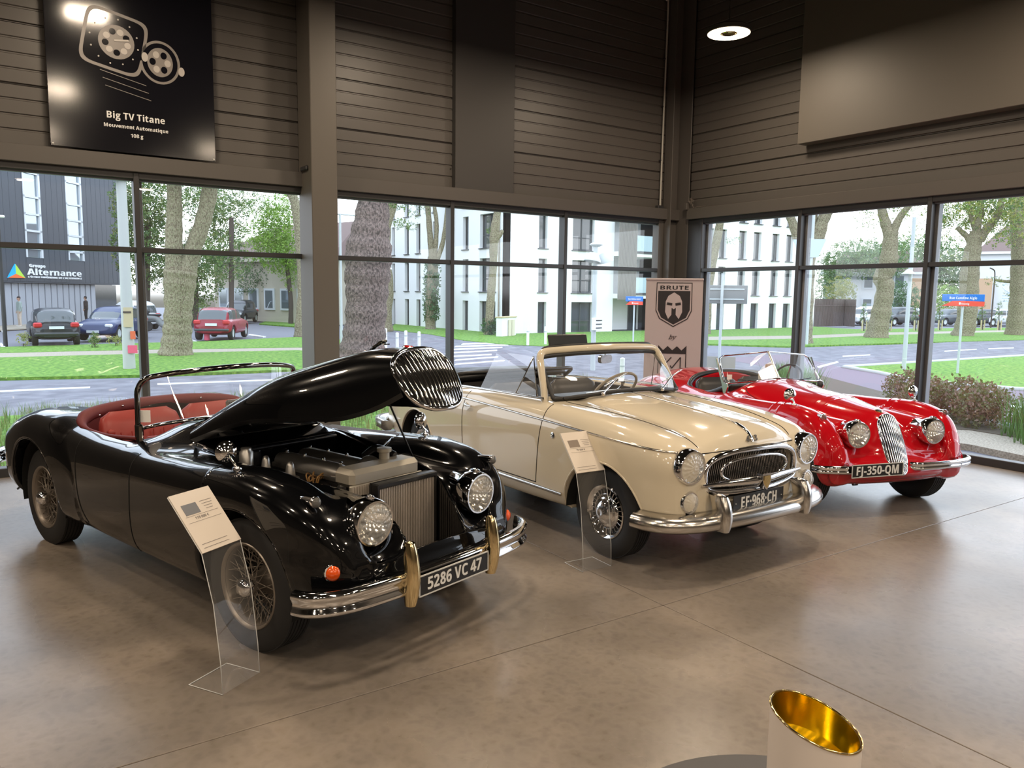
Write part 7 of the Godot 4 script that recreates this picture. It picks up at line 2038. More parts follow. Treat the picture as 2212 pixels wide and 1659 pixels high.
	for s in [1, -1]:
		obj("door_card", MB.new().box(V(-0.3, 0.66, 0.60 * s), V(0.62, 0.38, 0.03), 0.01), M.red_leather, car)
		obj("door_pull", MB.new().ball(V(-0.62, 0.86, 0.54 * s), V(0.05, 0.025, 0.02), 10), M.red_leather, car)
		for x in [-0.86, -1.0]:
			obj("press_stud", MB.new().ball(V(x + 0.03, 0.985 if x < -0.9 else 0.955, (0.3 if x < -0.9 else 0.52) * s), V(0.008, 0.008, 0.008), 8), M.chrome, car)
	obj("dashboard", MB.new().box(V(-0.10, 0.82, 0), V(0.06, 0.16, 1.12), 0.02), M.red_leather, car)
	var st := node("steering_wheel", car, Transform3D(Basis(Vector3.BACK, -0.25), V(-0.27, 0.80, -0.30)))
	var ring := []
	for i in 28: ring.append(V(0, cos(TAU * i / 28) * 0.2, sin(TAU * i / 28) * 0.2))
	obj("wheel_ring", MB.new().tube(ring, 0.012, 8, true), M.black_trim, st)
	obj("column_shaft", MB.new().tube([V(0.2, 0, 0), V(0.0, 0, 0)], 0.02, 8), M.black_trim, st)
	# windscreen
	var ws := node("windscreen", car)
	var top := [V(-0.135, 1.20, 0.575), V(-0.10, 1.265, 0.545), V(-0.04, 1.292, 0.46), V(0.06, 1.318, 0.25), V(0.10, 1.328, 0.0), V(0.06, 1.318, -0.25), V(-0.04, 1.292, -0.46), V(-0.10, 1.265, -0.545), V(-0.135, 1.20, -0.575)]
	var frame := [V(-0.115, 0.905, 0.592), V(-0.12, 1.02, 0.588), V(-0.128, 1.12, 0.583)] + top + [V(-0.128, 1.12, -0.583), V(-0.12, 1.02, -0.588), V(-0.115, 0.905, -0.592)]
	obj("frame", MB.new().tube(curve(frame, 5), 0.017, 10), M.black_chrome, ws)
	for s in [1, -1]:
		obj("pillar_foot", MB.new().box(V(-0.10, 0.93, 0.592 * s), V(0.08, 0.12, 0.03), 0.012), M.black_chrome, ws)
	var low := [V(-0.12, 0.95, 0.585), V(-0.01, 0.985, 0.5), V(0.14, 1.02, 0.26), V(0.19, 1.035, 0.0), V(0.14, 1.02, -0.26), V(-0.01, 0.985, -0.5), V(-0.12, 0.95, -0.585)]
	obj("lower_seal", MB.new().tube(curve(low, 6), 0.012, 8), M.chrome, ws)
	var lc := curve(low, 8)
	var tc := curve([top[0], top[2], top[3], top[4], top[5], top[6], top[8]], 8)
	var gr := []
	for q in [0.0, 0.25, 0.5, 0.75, 1.0]:
		var row := PackedVector3Array()
		for i in lc.size(): row.append(lc[i].lerp(tc[i], q))
		gr.append(row)
	obj("windscreen_glass", MB.new().grid(gr), M.car_glass, ws)
	obj("sticker", MB.new().box(V(-0.11, 1.03, 0.545), V(0.004, 0.075, 0.06), 0.0, Basis(Vector3.UP, -0.8)), M.white_paint, ws)
	obj("rear_view_mirror", MB.new().box(V(0.03, 1.07, -0.02), V(0.03, 0.06, 0.19), 0.012), M.dull_chrome, ws)
	# bonnet, raised about its rear edge
	var hood := node("bonnet", car, Transform3D(Basis(Vector3.BACK, deg_to_rad(27.4)), V(0.33, 0.95, 0)) * Transform3D(Basis(), V(-0.33, -0.95, 0)))
	var o := []
	var u := []
	for i in 27:
		var x := 0.34 + (1.86 - 0.34) * i / 26.0
		var w := spl(hood_w, x); var yb := spl(hood_b, x); var yt := spl(hood_t, x)
		var nose := clampf((x - 1.5) / 0.36, 0.0, 1.0)
		var r0 := PackedVector3Array(); var r1 := PackedVector3Array()
		for k in 41:
			var a := PI * k / 40.0
			var c := cos(a); var sn := sin(a)
			var z := signf(c) * pow(absf(c), 0.62) * w
			var y := yb + (yt - yb) * pow(sn, 0.72)
			var xx := x + nose * nose * 0.03 * (1.0 - pow(sn, 0.8))
			r0.append(V(xx, y, z))
			r1.append(V(xx - 0.004, y - 0.022, z * 0.955))
		o.append(r0); u.append(r1)
	obj("bonnet_skin", MB.new().grid(o, false, false, false), M.paint_black, hood)
	var rim2 := [o[0], u[0]]
	var hb := MB.new().grid(u, false, false, true)
	hb.grid([u[0], o[0]]); hb.grid([o[26], u[26]])
	var ea := []; var eb := []; var fa := []; var fb := []
	for i in 27:
		ea.append(o[i][0]); eb.append(u[i][0]); fa.append(o[i][40]); fb.append(u[i][40])
	hb.grid([PackedVector3Array(eb), PackedVector3Array(ea)]); hb.grid([PackedVector3Array(fa), PackedVector3Array(fb)])
	obj("bonnet_underside", hb, M.engine_black, hood)
	obj("bonnet_brace", MB.new().box(V(1.1, 0.88, 0), V(0.05, 0.03, 0.6), 0.008), M.engine_black, hood)
	# grille in the nose of the bonnet
	var gl := node("grille", hood)
	var loop := []
	for k in 48:
		var a := TAU * k / 48
		var p := grille_pt(signf(cos(a)) * pow(absf(cos(a)), 0.78), signf(sin(a)) * pow(absf(sin(a)), 0.78))
		loop.append(p)
	obj("grille_surround", MB.new().tube(loop, 0.015, 8, true), M.chrome, gl)
	for i in 15:
		var z := -0.188 + 0.376 * i / 14.0
		var m := pow(maxf(0.0, 1.0 - pow(absf(z) / 0.212, 2.56)), 1.0 / 2.56)
		var pts := []
		for k in 9: pts.append(grille_pt(z / 0.208, lerpf(-m, m, k / 8.0)) + V(0.004, 0, 0))
		obj("slat", MB.new().tube(pts, 0.0072, 6, false, true), M.chrome, gl)
	obj("grille_back", grille_sheet(), M.dark_gap, gl)
	var bg := node("bonnet_badge", hood, face(V(1.825, 0.832, 0), V(1, 1.2, 0)))
	obj("badge_ring", MB.new().lathe([Vector2(0.032, -0.01), Vector2(0.035, 0.004), Vector2(0.03, 0.008)], Transform3D(TO_Z, Vector3.ZERO), 24), M.chrome, bg)
	obj("badge_enamel", MB.new().lathe([Vector2(0.03, 0.006), Vector2(0.015, 0.012), Vector2(0.0, 0.013)], Transform3D(TO_Z, Vector3.ZERO), 24), mat("badge_red", Color(0.35, 0.01, 0.012), 0.15), bg)
	# leaping cat mascot
	var mc := MB.new()
	var mx := Transform3D(Basis(Vector3.BACK, -0.3).scaled(V(0.68, 0.68, 0.68)), V(1.60, 0.925, 0))
	mc.put(MB.new().tube(curve([V(-0.10, 0.008, 0), V(-0.055, 0.022, 0), V(0.0, 0.04, 0), V(0.05, 0.052, 0), V(0.085, 0.055, 0)], 4), [0.008, 0.012, 0.014, 0.015, 0.016, 0.016, 0.015, 0.015, 0.016, 0.017, 0.017, 0.016, 0.014, 0.012, 0.012, 0.011, 0.009], 10), mx)
	mc.put(MB.new().ball(V(0.095, 0.054, 0), V(0.02, 0.014, 0.013), 12), mx)
	for s in [1, -1]:
		mc.put(MB.new().tube(curve([V(0.06, 0.045, 0.008 * s), V(0.09, 0.03, 0.012 * s), V(0.125, 0.026, 0.012 * s)], 4), [0.008, 0.007, 0.006, 0.006, 0.005, 0.005, 0.005, 0.005, 0.005], 6), mx)
		mc.put(MB.new().tube(curve([V(-0.05, 0.02, 0.008 * s), V(-0.08, -0.002, 0.013 * s), V(-0.12, -0.006, 0.013 * s)], 4), [0.011, 0.01, 0.008, 0.007, 0.006, 0.006, 0.006, 0.006, 0.006], 6), mx)
	mc.put(MB.new().tube(curve([V(-0.10, 0.008, 0), V(-0.14, 0.002, 0), V(-0.17, 0.010, 0)], 4), 0.004, 6), mx)
	obj("leaping_cat_mascot", mc, M.black_chrome, hood)
	obj("prop_rod", MB.new().tube([V(1.36, 0.84, -0.36), V(1.33, 1.33, -0.12)], 0.006, 6), M.engine_black, car)
	engine_bay(car)

func grille_pt(u: float, v: float) -> Vector3:  # u across -1..1, v up -1..1, on the bulged grille
	var y := 0.625 + v * 0.178
	var z := u * (0.202 + 0.022 * v)
	return V(1.925 - 0.03 * v - 0.02 * v * v - 0.04 * u * u, y, z)

func grille_sheet() -> MB:
	var rows := []
	for j in 9:
		var q := 0.02 + 0.97 * j / 8.0
		var row := PackedVector3Array()
		for k in 32: row.append(grille_pt(cos(TAU * k / 32) * q, sin(TAU * k / 32) * q) - V(0.03, 0, 0))
		rows.append(row)
	return MB.new().grid(rows, true, false, true)

func arc_on(F: Field, cx: float, cy: float, r: float, s: float, a0: float, a1: float) -> Array:
	var out := []
	for i in 25:
		var a := lerpf(a0, a1, i / 24.0)
		out.append(F.hit(V(cx + cos(a) * r, cy + sin(a) * r, 1.1 * s), V(0, 0, -s)) )
	return out

func engine_bay(car: Node) -> void:
	var rd := node("radiator", car)
	obj("top_tank", MB.new().box(V(1.47, 0.835, 0.01), V(0.16, 0.10, 0.50), 0.025), M.radiator_brass, rd)
	obj("header_plate", MB.new().box(V(1.545, 0.775, 0.01), V(0.02, 0.06, 0.52), 0.004), M.radiator_brass, rd)
	obj("filler_neck", MB.new().lathe([Vector2(0.03, 0), Vector2(0.03, 0.04), Vector2(0.042, 0.045), Vector2(0.042, 0.065), Vector2(0.0, 0.07)], Transform3D(Basis(), V(1.42, 0.88, -0.08)), 20), M.radiator_brass, rd)
	for i in 30:
		var z := -0.24 + 0.50 * i / 29.0
		obj("upper_fin", MB.new().box(V(1.556, 0.775, z), V(0.012, 0.05, 0.006)), M.radiator_fin, rd)
	obj("core_back", MB.new().box(V(1.60, 0.56, -0.05), V(0.05, 0.50, 0.42)), M.dark_gap, rd)
	for i in 34:
		var z := -0.255 + 0.41 * i / 33.0
		obj("fin", MB.new().box(V(1.632, 0.56, z), V(0.02, 0.46, 0.0055)), M.radiator_fin, rd)
	obj("core_rail", MB.new().box(V(1.635, 0.33, -0.05), V(0.05, 0.045, 0.44), 0.006), M.alloy, rd)
	obj("core_rail", MB.new().box(V(1.63, 0.80, -0.05), V(0.05, 0.03, 0.44), 0.006), M.engine_black, rd)
	for s in [1, -1]:
		obj("core_side", MB.new().box(V(1.63, 0.56, -0.05 + 0.215 * s), V(0.05, 0.5, 0.012), 0.003), M.engine_black, rd)
	var en := node("engine", car)
	obj("block", MB.new().box(V(0.95, 0.58, 0), V(0.75, 0.36, 0.34), 0.03), M.engine_black, en)
	for s in [1, -1]:
		var rows := []
		for i in 9:
			var q := i / 8.0
			var e := 1.0 if i > 0 and i < 8 else 0.8
			var row := PackedVector3Array()
			for k in 13:
				var a := PI * k / 12.0
				row.append(V(0.66 + 0.62 * q, 0.79 + sin(a) * 0.062 * e, (0.085 + cos(a) * 0.062 * e) * s))
			rows.append(row)
		var cg := MB.new().grid(rows, false, false, s < 0)
		cg.box(V(0.97, 0.775, 0.085 * s), V(0.63, 0.03, 0.135), 0.006)
		obj("cam_cover", cg, M.alloy, en)
		for x in [0.72, 0.9, 1.08, 1.24]:
			obj("dome_nut", MB.new().ball(V(x, 0.855, 0.085 * s), V(0.012, 0.012, 0.012), 8), M.chrome, en)
	for x in [0.78, 1.02]:
		var cb := node("carburettor", en, Transform3D(Basis(), V(x, 0.72, 0.27)))
		obj("carburettor_body", MB.new().box(V(0, 0, 0), V(0.1, 0.09, 0.09), 0.02), M.engine_black, cb)
		obj("dashpot", MB.new().lathe([Vector2(0.05, 0.03), Vector2(0.052, 0.05), Vector2(0.03, 0.06), Vector2(0.022, 0.12), Vector2(0.014, 0.14), Vector2(0.0, 0.145)], Transform3D(), 18), M.alloy, cb)
	obj("thermostat_housing", MB.new().tube(curve([V(1.25, 0.80, -0.03), V(1.33, 0.86, -0.04), V(1.42, 0.85, -0.03)], 5), 0.035, 12), M.alloy, en)
	obj("front_cover", MB.new().box(V(1.31, 0.62, 0), V(0.05, 0.3, 0.3), 0.03), M.alloy, en)
	obj("water_hose", MB.new().tube(curve([V(1.2, 0.86, -0.12), V(1.3, 0.92, -0.13), V(1.42, 0.89, -0.16)], 5), 0.022, 10), M.engine_black, en)
	var dist := node("distributor", car, Transform3D(Basis(), V(1.22, 0.70, 0.26)))
	obj("distributor_body", MB.new().lathe([Vector2(0.0, -0.04), Vector2(0.036, -0.04), Vector2(0.038, 0.02), Vector2(0.03, 0.05), Vector2(0.0, 0.055)], Transform3D(), 18), M.alloy, dist)
	var lead := mat("ignition_lead", Color(0.30, 0.16, 0.05), 0.5)
	for i in 5:
		var a := i * 1.25
		obj("ignition_lead", MB.new().tube(curve([V(cos(a) * 0.02, 0.05, sin(a) * 0.02), V(cos(a) * 0.04, 0.11, sin(a) * 0.04), V(-0.05 + cos(a) * 0.06, 0.10, -0.06 + sin(a) * 0.03), V(-0.10, 0.05, -0.12 + i * 0.02)], 5), 0.0045, 6), lead, dist)
	obj("fan_shroud", MB.new().lathe([Vector2(0.18, 0.0), Vector2(0.19, 0.03), Vector2(0.17, 0.05)], Transform3D(TO_X, V(1.38, 0.62, 0)), 28), M.engine_black, en)
	obj("header_tank", MB.new().box(V(0.50, 0.80, 0.25), V(0.12, 0.14, 0.22), 0.03), M.engine_black, en)
	obj("brake_reservoir", MB.new().lathe([Vector2(0.0, 0.0), Vector2(0.04, 0.0), Vector2(0.04, 0.09), Vector2(0.03, 0.1), Vector2(0.03, 0.115), Vector2(0.0, 0.12)], Transform3D(Basis(), V(0.72, 0.80, 0.36)), 18), M.alloy, en)
	obj("crossbar", MB.new().tube([V(0.55, 0.86, -0.42), V(0.55, 0.86, 0.42)], 0.012, 8), M.engine_black, en)

# ------------------------------------------------------------------ cream convertible
class CreamBody extends Field:
	func cut(x: float, y: float, z: float) -> float:   # the mouth of the grille
		if x < 1.8: return 0.5
		var u := pow(pow(absf(z) / 0.455, 2.9) + pow(absf(y - 0.668) / 0.142, 2.9), 1.0 / 2.9) - 1.0
		return maxf(u * 0.14, 1.93 - 0.10 * z * z - x)

	func sort_of(c: Vector3) -> String:
		if absf(c.z) > 0.62 and c.x > -0.42 and c.x < 0.70 and c.y > 0.40: return "door"
		if absf(c.z) > 0.5 and c.x >= 0.70: return "front_wing"
		if absf(c.z) > 0.58 and c.x < -0.42: return "rear_wing"
		if absf(c.z) < 0.51 and c.x > 0.70 and c.x < 1.985 and c.y > 0.825: return "bonnet"
		return "body_shell"

func cream_field() -> Field:
	var F := CreamBody.new()
	F.host = self
	F.els = [
		{"yt": K([-2.37, 0.52, -2.32, 0.66, -2.15, 0.80, -1.8, 0.90, -1.2, 0.965, -0.6, 1.0, 0.0, 1.015, 0.6, 1.01, 1.1, 0.995, 1.45, 0.972, 1.7, 0.935, 1.85, 0.89, 1.94, 0.82, 1.985, 0.72, 2.0, 0.6]),
			"yb": K([-2.37, 0.46, -2.2, 0.38, -1.8, 0.32, -1.0, 0.26, 0.0, 0.235, 1.0, 0.26, 1.6, 0.31, 1.9, 0.36, 2.0, 0.42]),
			"zo": K([-2.37, 0.50, -2.3, 0.62, -2.1, 0.74, -1.7, 0.805, -1.0, 0.83, 0.0, 0.84, 1.0, 0.835, 1.5, 0.822, 1.75, 0.795, 1.88, 0.755, 1.96, 0.70, 2.0, 0.64]),
			"zi": K([-2.37, 0.2, 0.5, 0.42, 1.9, 0.42, 2.0, 0.44]), "p": 2.9, "q": 4.0, "m": 0.62, "k": 0.05},
		{"yt": K([-2.36, 0.56, -2.28, 0.72, -2.05, 0.85, -1.7, 0.94, -1.3, 0.985, -0.9, 1.0, 0.4, 1.03, 0.62, 1.062, 0.8, 1.055, 1.2, 1.028, 1.6, 0.995, 1.8, 0.965, 1.92, 0.925, 1.975, 0.87, 2.0, 0.80, 2.015, 0.70]),
			"yb": K([-2.36, 0.44, -2.0, 0.33, 0.0, 0.27, 1.5, 0.33, 2.015, 0.40]),
			"zo": K([-2.36, 0.42, -2.2, 0.56, -1.8, 0.66, -1.0, 0.72, 0.0, 0.74, 0.6, 0.68, 0.9, 0.62, 1.5, 0.575, 1.85, 0.545, 1.97, 0.52, 2.015, 0.46]), "p": 2.7, "q": 5.0, "m": 0.5, "k": 0.09},
	]
	F.caps = [[V(1.35, 0.80, 0.615), V(1.80, 0.748, 0.597), 0.12, 0.128, 0.09]]
	F.has_cut = true
	F.wells = [[1.385, 0.295, 0.395, 0.48, 0.015], [-1.33, 0.335, 0.365, 0.48, 0.015]]
	F.boxes = [[V(-0.48, 1.02, 0), V(1.02, 0.52, 0.655), 0.12, 0.02]]
	F.lo = V(-2.44, 0.18, 0); F.hi = V(2.1, 1.14, 0.90)
	F.h = 0.015
	return F

func cream_car() -> void:
	var car := car_root("vintage_convertible", -4.92, 3.542, 89.78, "cream vintage convertible with black folded roof and chrome oval grille", "car")
	var F := cream_field()
	var parts := F.build()
	for nm in parts: obj(nm.get_slice("|", 0), parts[nm], M.paint_cream, car)
	liner(car, Vector2(1.385, 0.295), 0.388, 0.49, 0.80, 0.0)
	liner(car, Vector2(-1.33, 0.335), 0.358, 0.49, 0.80)
	obj("underbody", MB.new().box(V(-0.3, 0.27, 0), V(2.6, 0.10, 0.94), 0.02), M.engine_black, car)
	for s in [1, -1]:
		obj("wheel_arch_bead", MB.new().tube(arc_on(F, 1.385, 0.295, 0.402, s, -0.1, 3.2), 0.009, 6), M.paint_cream, car)
		obj("wheel_arch_bead", MB.new().tube(arc_on(F, -1.33, 0.335, 0.372, s, 0.0, 3.1), 0.009, 6), M.paint_cream, car)
	# gaps and trim strips that follow the skin
	side_seam(car, F, [Vector2(0.715, 1.0), Vector2(0.72, 0.9), Vector2(0.69, 0.7), Vector2(0.67, 0.5), Vector2(0.655, 0.405)])
	side_seam(car, F, [Vector2(0.655, 0.405), Vector2(0.1, 0.40), Vector2(-0.40, 0.405)])
	side_seam(car, F, [Vector2(-0.42, 1.0), Vector2(-0.425, 0.8), Vector2(-0.42, 0.6), Vector2(-0.40, 0.405)])
	side_seam(car, F, [Vector2(-1.5, 0.915), Vector2(-0.43, 0.918), Vector2(0.70, 0.893), Vector2(1.3, 0.872), Vector2(1.75, 0.852), Vector2(1.93, 0.838)], true, "belt_strip", M.dull_chrome, 0.009, 0.0, 8)
	side_seam(car, F, [Vector2(-1.0, 0.376), Vector2(0.0, 0.374), Vector2(0.965, 0.376)], true, "rocker_strip", M.dull_chrome, 0.014, 0.0, 8)
	top_seam(car, F, [Vector2(0.80, 0.0), Vector2(1.2, 0.0), Vector2(1.6, 0.0), Vector2(1.85, 0.0)], false, "bonnet_strip", M.dull_chrome, 0.007, 0.002, 6)
	top_seam(car, F, [Vector2(1.84, 0.0), Vector2(1.92, 0.0), Vector2(1.965, 0.0), Vector2(1.985, 0.0)], false, "bonnet_crest", M.chrome, 0.012, 0.004, 6)
	top_seam(car, F, [Vector2(0.72, 0.60), Vector2(1.0, 0.575), Vector2(1.4, 0.535), Vector2(1.7, 0.50), Vector2(1.86, 0.485), Vector2(1.93, 0.47)])
	var fg := []
	for i in 15:
		var z := 0.472 - 0.944 * i / 14.0
		fg.append([V(2.3, 0.828 - 0.012 * absf(z) / 0.47, z), V(-1, 0, 0)])
	seam(car, F, fg)
	# wheels
	for x in [1.345, -1.33]:
		disc_wheel(car, V(x, 0.325, 0.66), 0.0, 0.325, M.paint_cream)
		disc_wheel(car, V(x, 0.325, -0.66), PI, 0.325, M.paint_cream)
	# lamps
	for s in [1, -1]:
		headlamp(car, V(2.015, 0.748, 0.596 * s), V(1, -0.02, 0.03 * s), 0.115, 0.09)
		var fo := node("fog_lamp", car, Transform3D(Basis(Vector3.UP, -0.12 * s) * TO_X, F.hit(V(2.4, 0.522, 0.603 * s), V(-1, 0, 0)) + V(0.004, 0, 0)))
		obj("fog_ring", MB.new().lathe([Vector2(0.068, -0.05), Vector2(0.072, -0.01), Vector2(0.066, 0.008), Vector2(0.058, 0.008)], Transform3D(Basis.from_scale(V(0.95, 1, 1.08)), Vector3.ZERO), 28), M.chrome, fo)
		obj("fog_lens", MB.new().lathe([Vector2(0.06, 0.0), Vector2(0.055, 0.022), Vector2(0.03, 0.04), Vector2(0.0, 0.046)], Transform3D(Basis.from_scale(V(0.95, 1, 1.08)), Vector3.ZERO), 28), M.lens_ribbed, fo)
		obj("fog_reflector", MB.new().lathe([Vector2(0.0, -0.03), Vector2(0.035, -0.022), Vector2(0.06, -0.002)], Transform3D(Basis.from_scale(V(0.95, 1, 1.08)), Vector3.ZERO), 28), M.lamp_reflector, fo)
	# grille
	var gr := node("grille", car, Transform3D(Basis(), V(2.0, 0.0, 0.0)))
	var cy := 0.668
	var outer := ellipse(0.462, 0.148, 56, 2.9)
	var bedp := []
	for q in [0.02, 0.4, 0.8, 0.98]:
		var row := PackedVector3Array()
		for p in outer: row.append(V(bow(p.x * q) - 0.055, cy + p.y * q, p.x * q))
		bedp.append(row)
	obj("grille_bed", MB.new().grid(bedp, true, false, false), M.dark_gap, gr)
	var ring := []
	for p in outer: ring.append(V(bow(p.x) + 0.004, cy + p.y, p.x))
	obj("grille_surround", MB.new().tube(ring, 0.021, 10, true), M.chrome, gr)
	var inner := []
	for p in ellipse(0.335, 0.078, 48, 2.4): inner.append(V(bow(p.x) + 0.02 - maxf(0.0, p.y) * 0.1, 0.688 + p.y, p.x))
	obj("inner_ring", MB.new().tube(inner, 0.010, 8, true), M.chrome, gr)
	for i in 58:   # fine slanted wires of the mesh
		var z0 := -0.50 + 1.0 * i / 57.0
		var pts := []
		for k in 7:
			var y := -0.138 + 0.276 * k / 6.0
			var z := z0 + y * 0.28
			if pow(absf(z) / 0.455, 2.9) + pow(absf(y) / 0.142, 2.9) < 1.0: pts.append(V(bow(z) - 0.035, cy + y, z))
		if pts.size() > 1: obj("mesh_wire", MB.new().tube(pts, 0.0024, 4), M.dull_chrome, gr)
	var bar := []
	var br := []
	for i in 25:
		var z := 0.50 - 1.0 * i / 24.0
		bar.append(V(bow(z) + 0.03 + 0.035 * exp(-z * z * 14.0), 0.618, z))
		br.append(0.010 + 0.020 * (1.0 - pow(absf(z) / 0.5, 2.0)))
	obj("cross_bar", MB.new().tube(bar, br, 10), M.chrome, gr)
	var lip := []
	var lr := []
	for i in 27:
		var a := PI + PI * i / 26.0
		var p := Vector2(0.455 * signf(cos(a)) * pow(absf(cos(a)), 0.7), 0.086 * -pow(absf(sin(a)), 0.7))
		lip.append(V(bow(p.x) + 0.012, 0.622 + p.y, p.x))
		lr.append(0.016 + 0.014 * absf(sin(a)))
	obj("lower_lip", MB.new().tube(lip, lr, 10), M.chrome, gr)
	var sh := PackedVector2Array([Vector2(-0.042, 0.05), Vector2(0.042, 0.05), Vector2(0.045, 0.01), Vector2(0.03, -0.03), Vector2(0.0, -0.062), Vector2(-0.03, -0.03), Vector2(-0.045, 0.01)])
	obj("shield", MB.new().ext(sh, face(V(0.095, 0.612, 0), V(1, 0.05, 0)), 0.05), M.chrome, gr)
	var sh2 := PackedVector2Array()
	for p in sh: sh2.append(p * 0.72)
	obj("shield_face", MB.new().ext(sh2, face(V(0.121, 0.612, 0), V(1, 0.05, 0)), 0.008), M.brass, gr)
	# 403 figures on the bonnet lip
	var fp := F.hit(V(2.3, 0.872, 0), V(-1, 0, 0))
	var fx := face(fp, F.normal(fp))
	fx.origin += fx.basis.z * 0.004
	write("403", 0.042, M.dull_chrome, car, fx * Transform3D(Basis(V(1, 0, 0), V(0.35, 1, 0), V(0, 0, 1)), Vector3.ZERO), "bonnet_figures", true, false, 1.25, 0.010)
	# bumper with guards
	var pr := [Vector2(-0.07, 0.058), Vector2(-0.02, 0.058), Vector2(0.02, 0.048), Vector2(0.045, 0.028), Vector2(0.056, 0.0), Vector2(0.052, -0.03), Vector2(0.03, -0.048), Vector2(-0.03, -0.05), Vector2(-0.07, -0.02)]
	pr.reverse()
	var bp := curve([V(1.76, 0.392, 0.845), V(1.86, 0.392, 0.825), V(1.97, 0.392, 0.76), V(2.055, 0.392, 0.60), V(2.09, 0.392, 0.35), V(2.10, 0.392, 0.0), V(2.09, 0.392, -0.35), V(2.055, 0.392, -0.60), V(1.97, 0.392, -0.76), V(1.86, 0.392, -0.825), V(1.76, 0.392, -0.845)], 5)
	obj("front_bumper", sweep(MB.new(), bp, pr), M.dull_chrome, car)
	for s in [1, -1]:
		var rows := []
		for i in 13:
			var q := i / 12.0
			var w := 0.043 * pow(sin(PI * clampf(0.05 + q * 0.86, 0, 1)), 0.25)
			var row := PackedVector3Array()
			for k in 16:
				var g := TAU * k / 16
				var c := cos(g); var sn := sin(g)
				row.append(V(2.115 - 0.045 * pow(q, 3.0) - 0.02 * pow(1 - q, 4.0) + signf(c) * pow(absf(c), 0.6) * 0.065, 0.335 + 0.225 * q, 0.415 * s + signf(sn) * pow(absf(sn), 0.6) * w))
			rows.append(row)
		var gg := MB.new().grid(rows, true, false, false)
		gg.ball(V(2.07, 0.556, 0.415 * s), V(0.062, 0.016, 0.03), 12)
		obj("bumper_guard", gg, M.dull_chrome, car)
	var rb := curve([V(-1.95, 0.45, 0.83), V(-2.2, 0.45, 0.78), V(-2.38, 0.45, 0.58), V(-2.44, 0.45, 0.0), V(-2.38, 0.45, -0.58), V(-2.2, 0.45, -0.78), V(-1.95, 0.45, -0.83)], 5)
	obj("rear_bumper", sweep(MB.new(), rb, pr.map(func(p): return Vector2(-p.x, p.y)), Vector3.UP, false, true, -1.0), M.dull_chrome, car)
	plate(car, V(2.062, 0.476, 0.0), 0.52, 0.112, "EF·968·CH", 0.072, 0.80, false)
	for s in [1, -1]:
		obj("plate_rivet", MB.new().ball(V(2.066, 0.476, 0.235 * s), V(0.003, 0.004, 0.004), 8), M.letter_white, car)
	# flank fittings
	for s in [1, -1]:
		var hp := F.hit(V(-0.33, 0.872, 1.1 * s), V(0, 0, -s))
		var hd := node("door_handle", car, Transform3D(Basis(), hp))
		obj("handle_grip", MB.new().tube(curve([V(-0.07, 0, 0.012 * s), V(-0.02, 0.004, 0.032 * s), V(0.07, 0.0, 0.026 * s)], 5), 0.009, 8), M.chrome, hd)
		obj("handle_base", MB.new().ball(V(-0.055, 0, 0.004 * s), V(0.028, 0.018, 0.012), 12), M.chrome, hd)
		var bpnt := F.hit(V(0.87, 0.80, 1.1 * s), V(0, 0, -s))
		obj("wing_emblem", MB.new().lathe([Vector2(0.022, 0.0), Vector2(0.022, 0.006), Vector2(0.014, 0.008), Vector2(0.012, 0.004), Vector2(0.006, 0.004), Vector2(0.0, 0.008)], Transform3D(TO_Z * Basis.from_scale(V(1, s, 1)), bpnt), 20), M.chrome, car)
		obj("door_top_strip", MB.new().tube(curve([V(-1.2, 0.985, 0.745 * s), V(-0.5, 1.012, 0.765 * s), V(0.2, 1.03, 0.76 * s), V(0.60, 1.032, 0.73 * s)], 6), 0.011, 8), M.dull_chrome, car)
	# windscreen
	var ws := node("windscreen", car)
	var tl := [V(0.435, 1.30, 0.628), V(0.43, 1.335, 0.59), V(0.475, 1.352, 0.40), V(0.505, 1.36, 0.2), V(0.515, 1.362, 0.0)]
	var bl := [V(0.625, 1.06, 0.665), V(0.66, 1.03, 0.635), V(0.745, 1.052, 0.42), V(0.78, 1.07, 0.2), V(0.79, 1.075, 0.0)]
	var tf: Array = mirrored(tl)
	var bf: Array = mirrored(bl)
	var loop: Array = tf.duplicate()
	for i in range(bf.size() - 1, -1, -1): loop.append(bf[i])
	obj("screen_seal", MB.new().tube(curve(loop, 4, true), 0.017, 8, true), M.rubber, ws)
	var fr := [V(0.585, 0.985, 0.70), V(0.55, 1.10, 0.685), V(0.485, 1.23, 0.664), V(0.43, 1.335, 0.638), V(0.415, 1.374, 0.58), V(0.455, 1.388, 0.40), V(0.485, 1.396, 0.2), V(0.495, 1.398, 0.0)]
	obj("screen_frame", MB.new().tube(curve(mirrored(fr), 5), 0.030, 10), M.paint_cream, ws)
	obj("header_seal", MB.new().tube(curve(mirrored([V(0.39, 1.38, 0.60), V(0.405, 1.407, 0.55), V(0.435, 1.417, 0.4), V(0.465, 1.424, 0.0)]), 5), 0.014, 8), M.rubber, ws)
	var lc := curve(bf, 6)
	var tc := curve(tf, 6)
	var g3 := []
	for q in [0.0, 0.2, 0.4, 0.6, 0.8, 1.0]:
		var row := PackedVector3Array()
		for i in lc.size(): row.append(lc[i].lerp(tc[i], q) + V(0.03 * sin(q * PI), 0, 0))
		g3.append(row)
	obj("windscreen_glass", MB.new().grid(g3), M.car_glass, ws)
	var rm := node("rear_view_mirror", ws, Transform3D(Basis(Vector3.UP, 0.35), V(0.47, 1.30, 0.0)))
	obj("mirror_body", MB.new().ext(ellipse(0.095, 0.036, 28, 3.0), face(Vector3.ZERO, V(1, 0, 0)), 0.03), M.dull_chrome, rm)
	obj("mirror_stem", MB.new().tube([V(0, 0.03, 0), V(0, 0.09, 0)], 0.006, 6), M.chrome, rm)
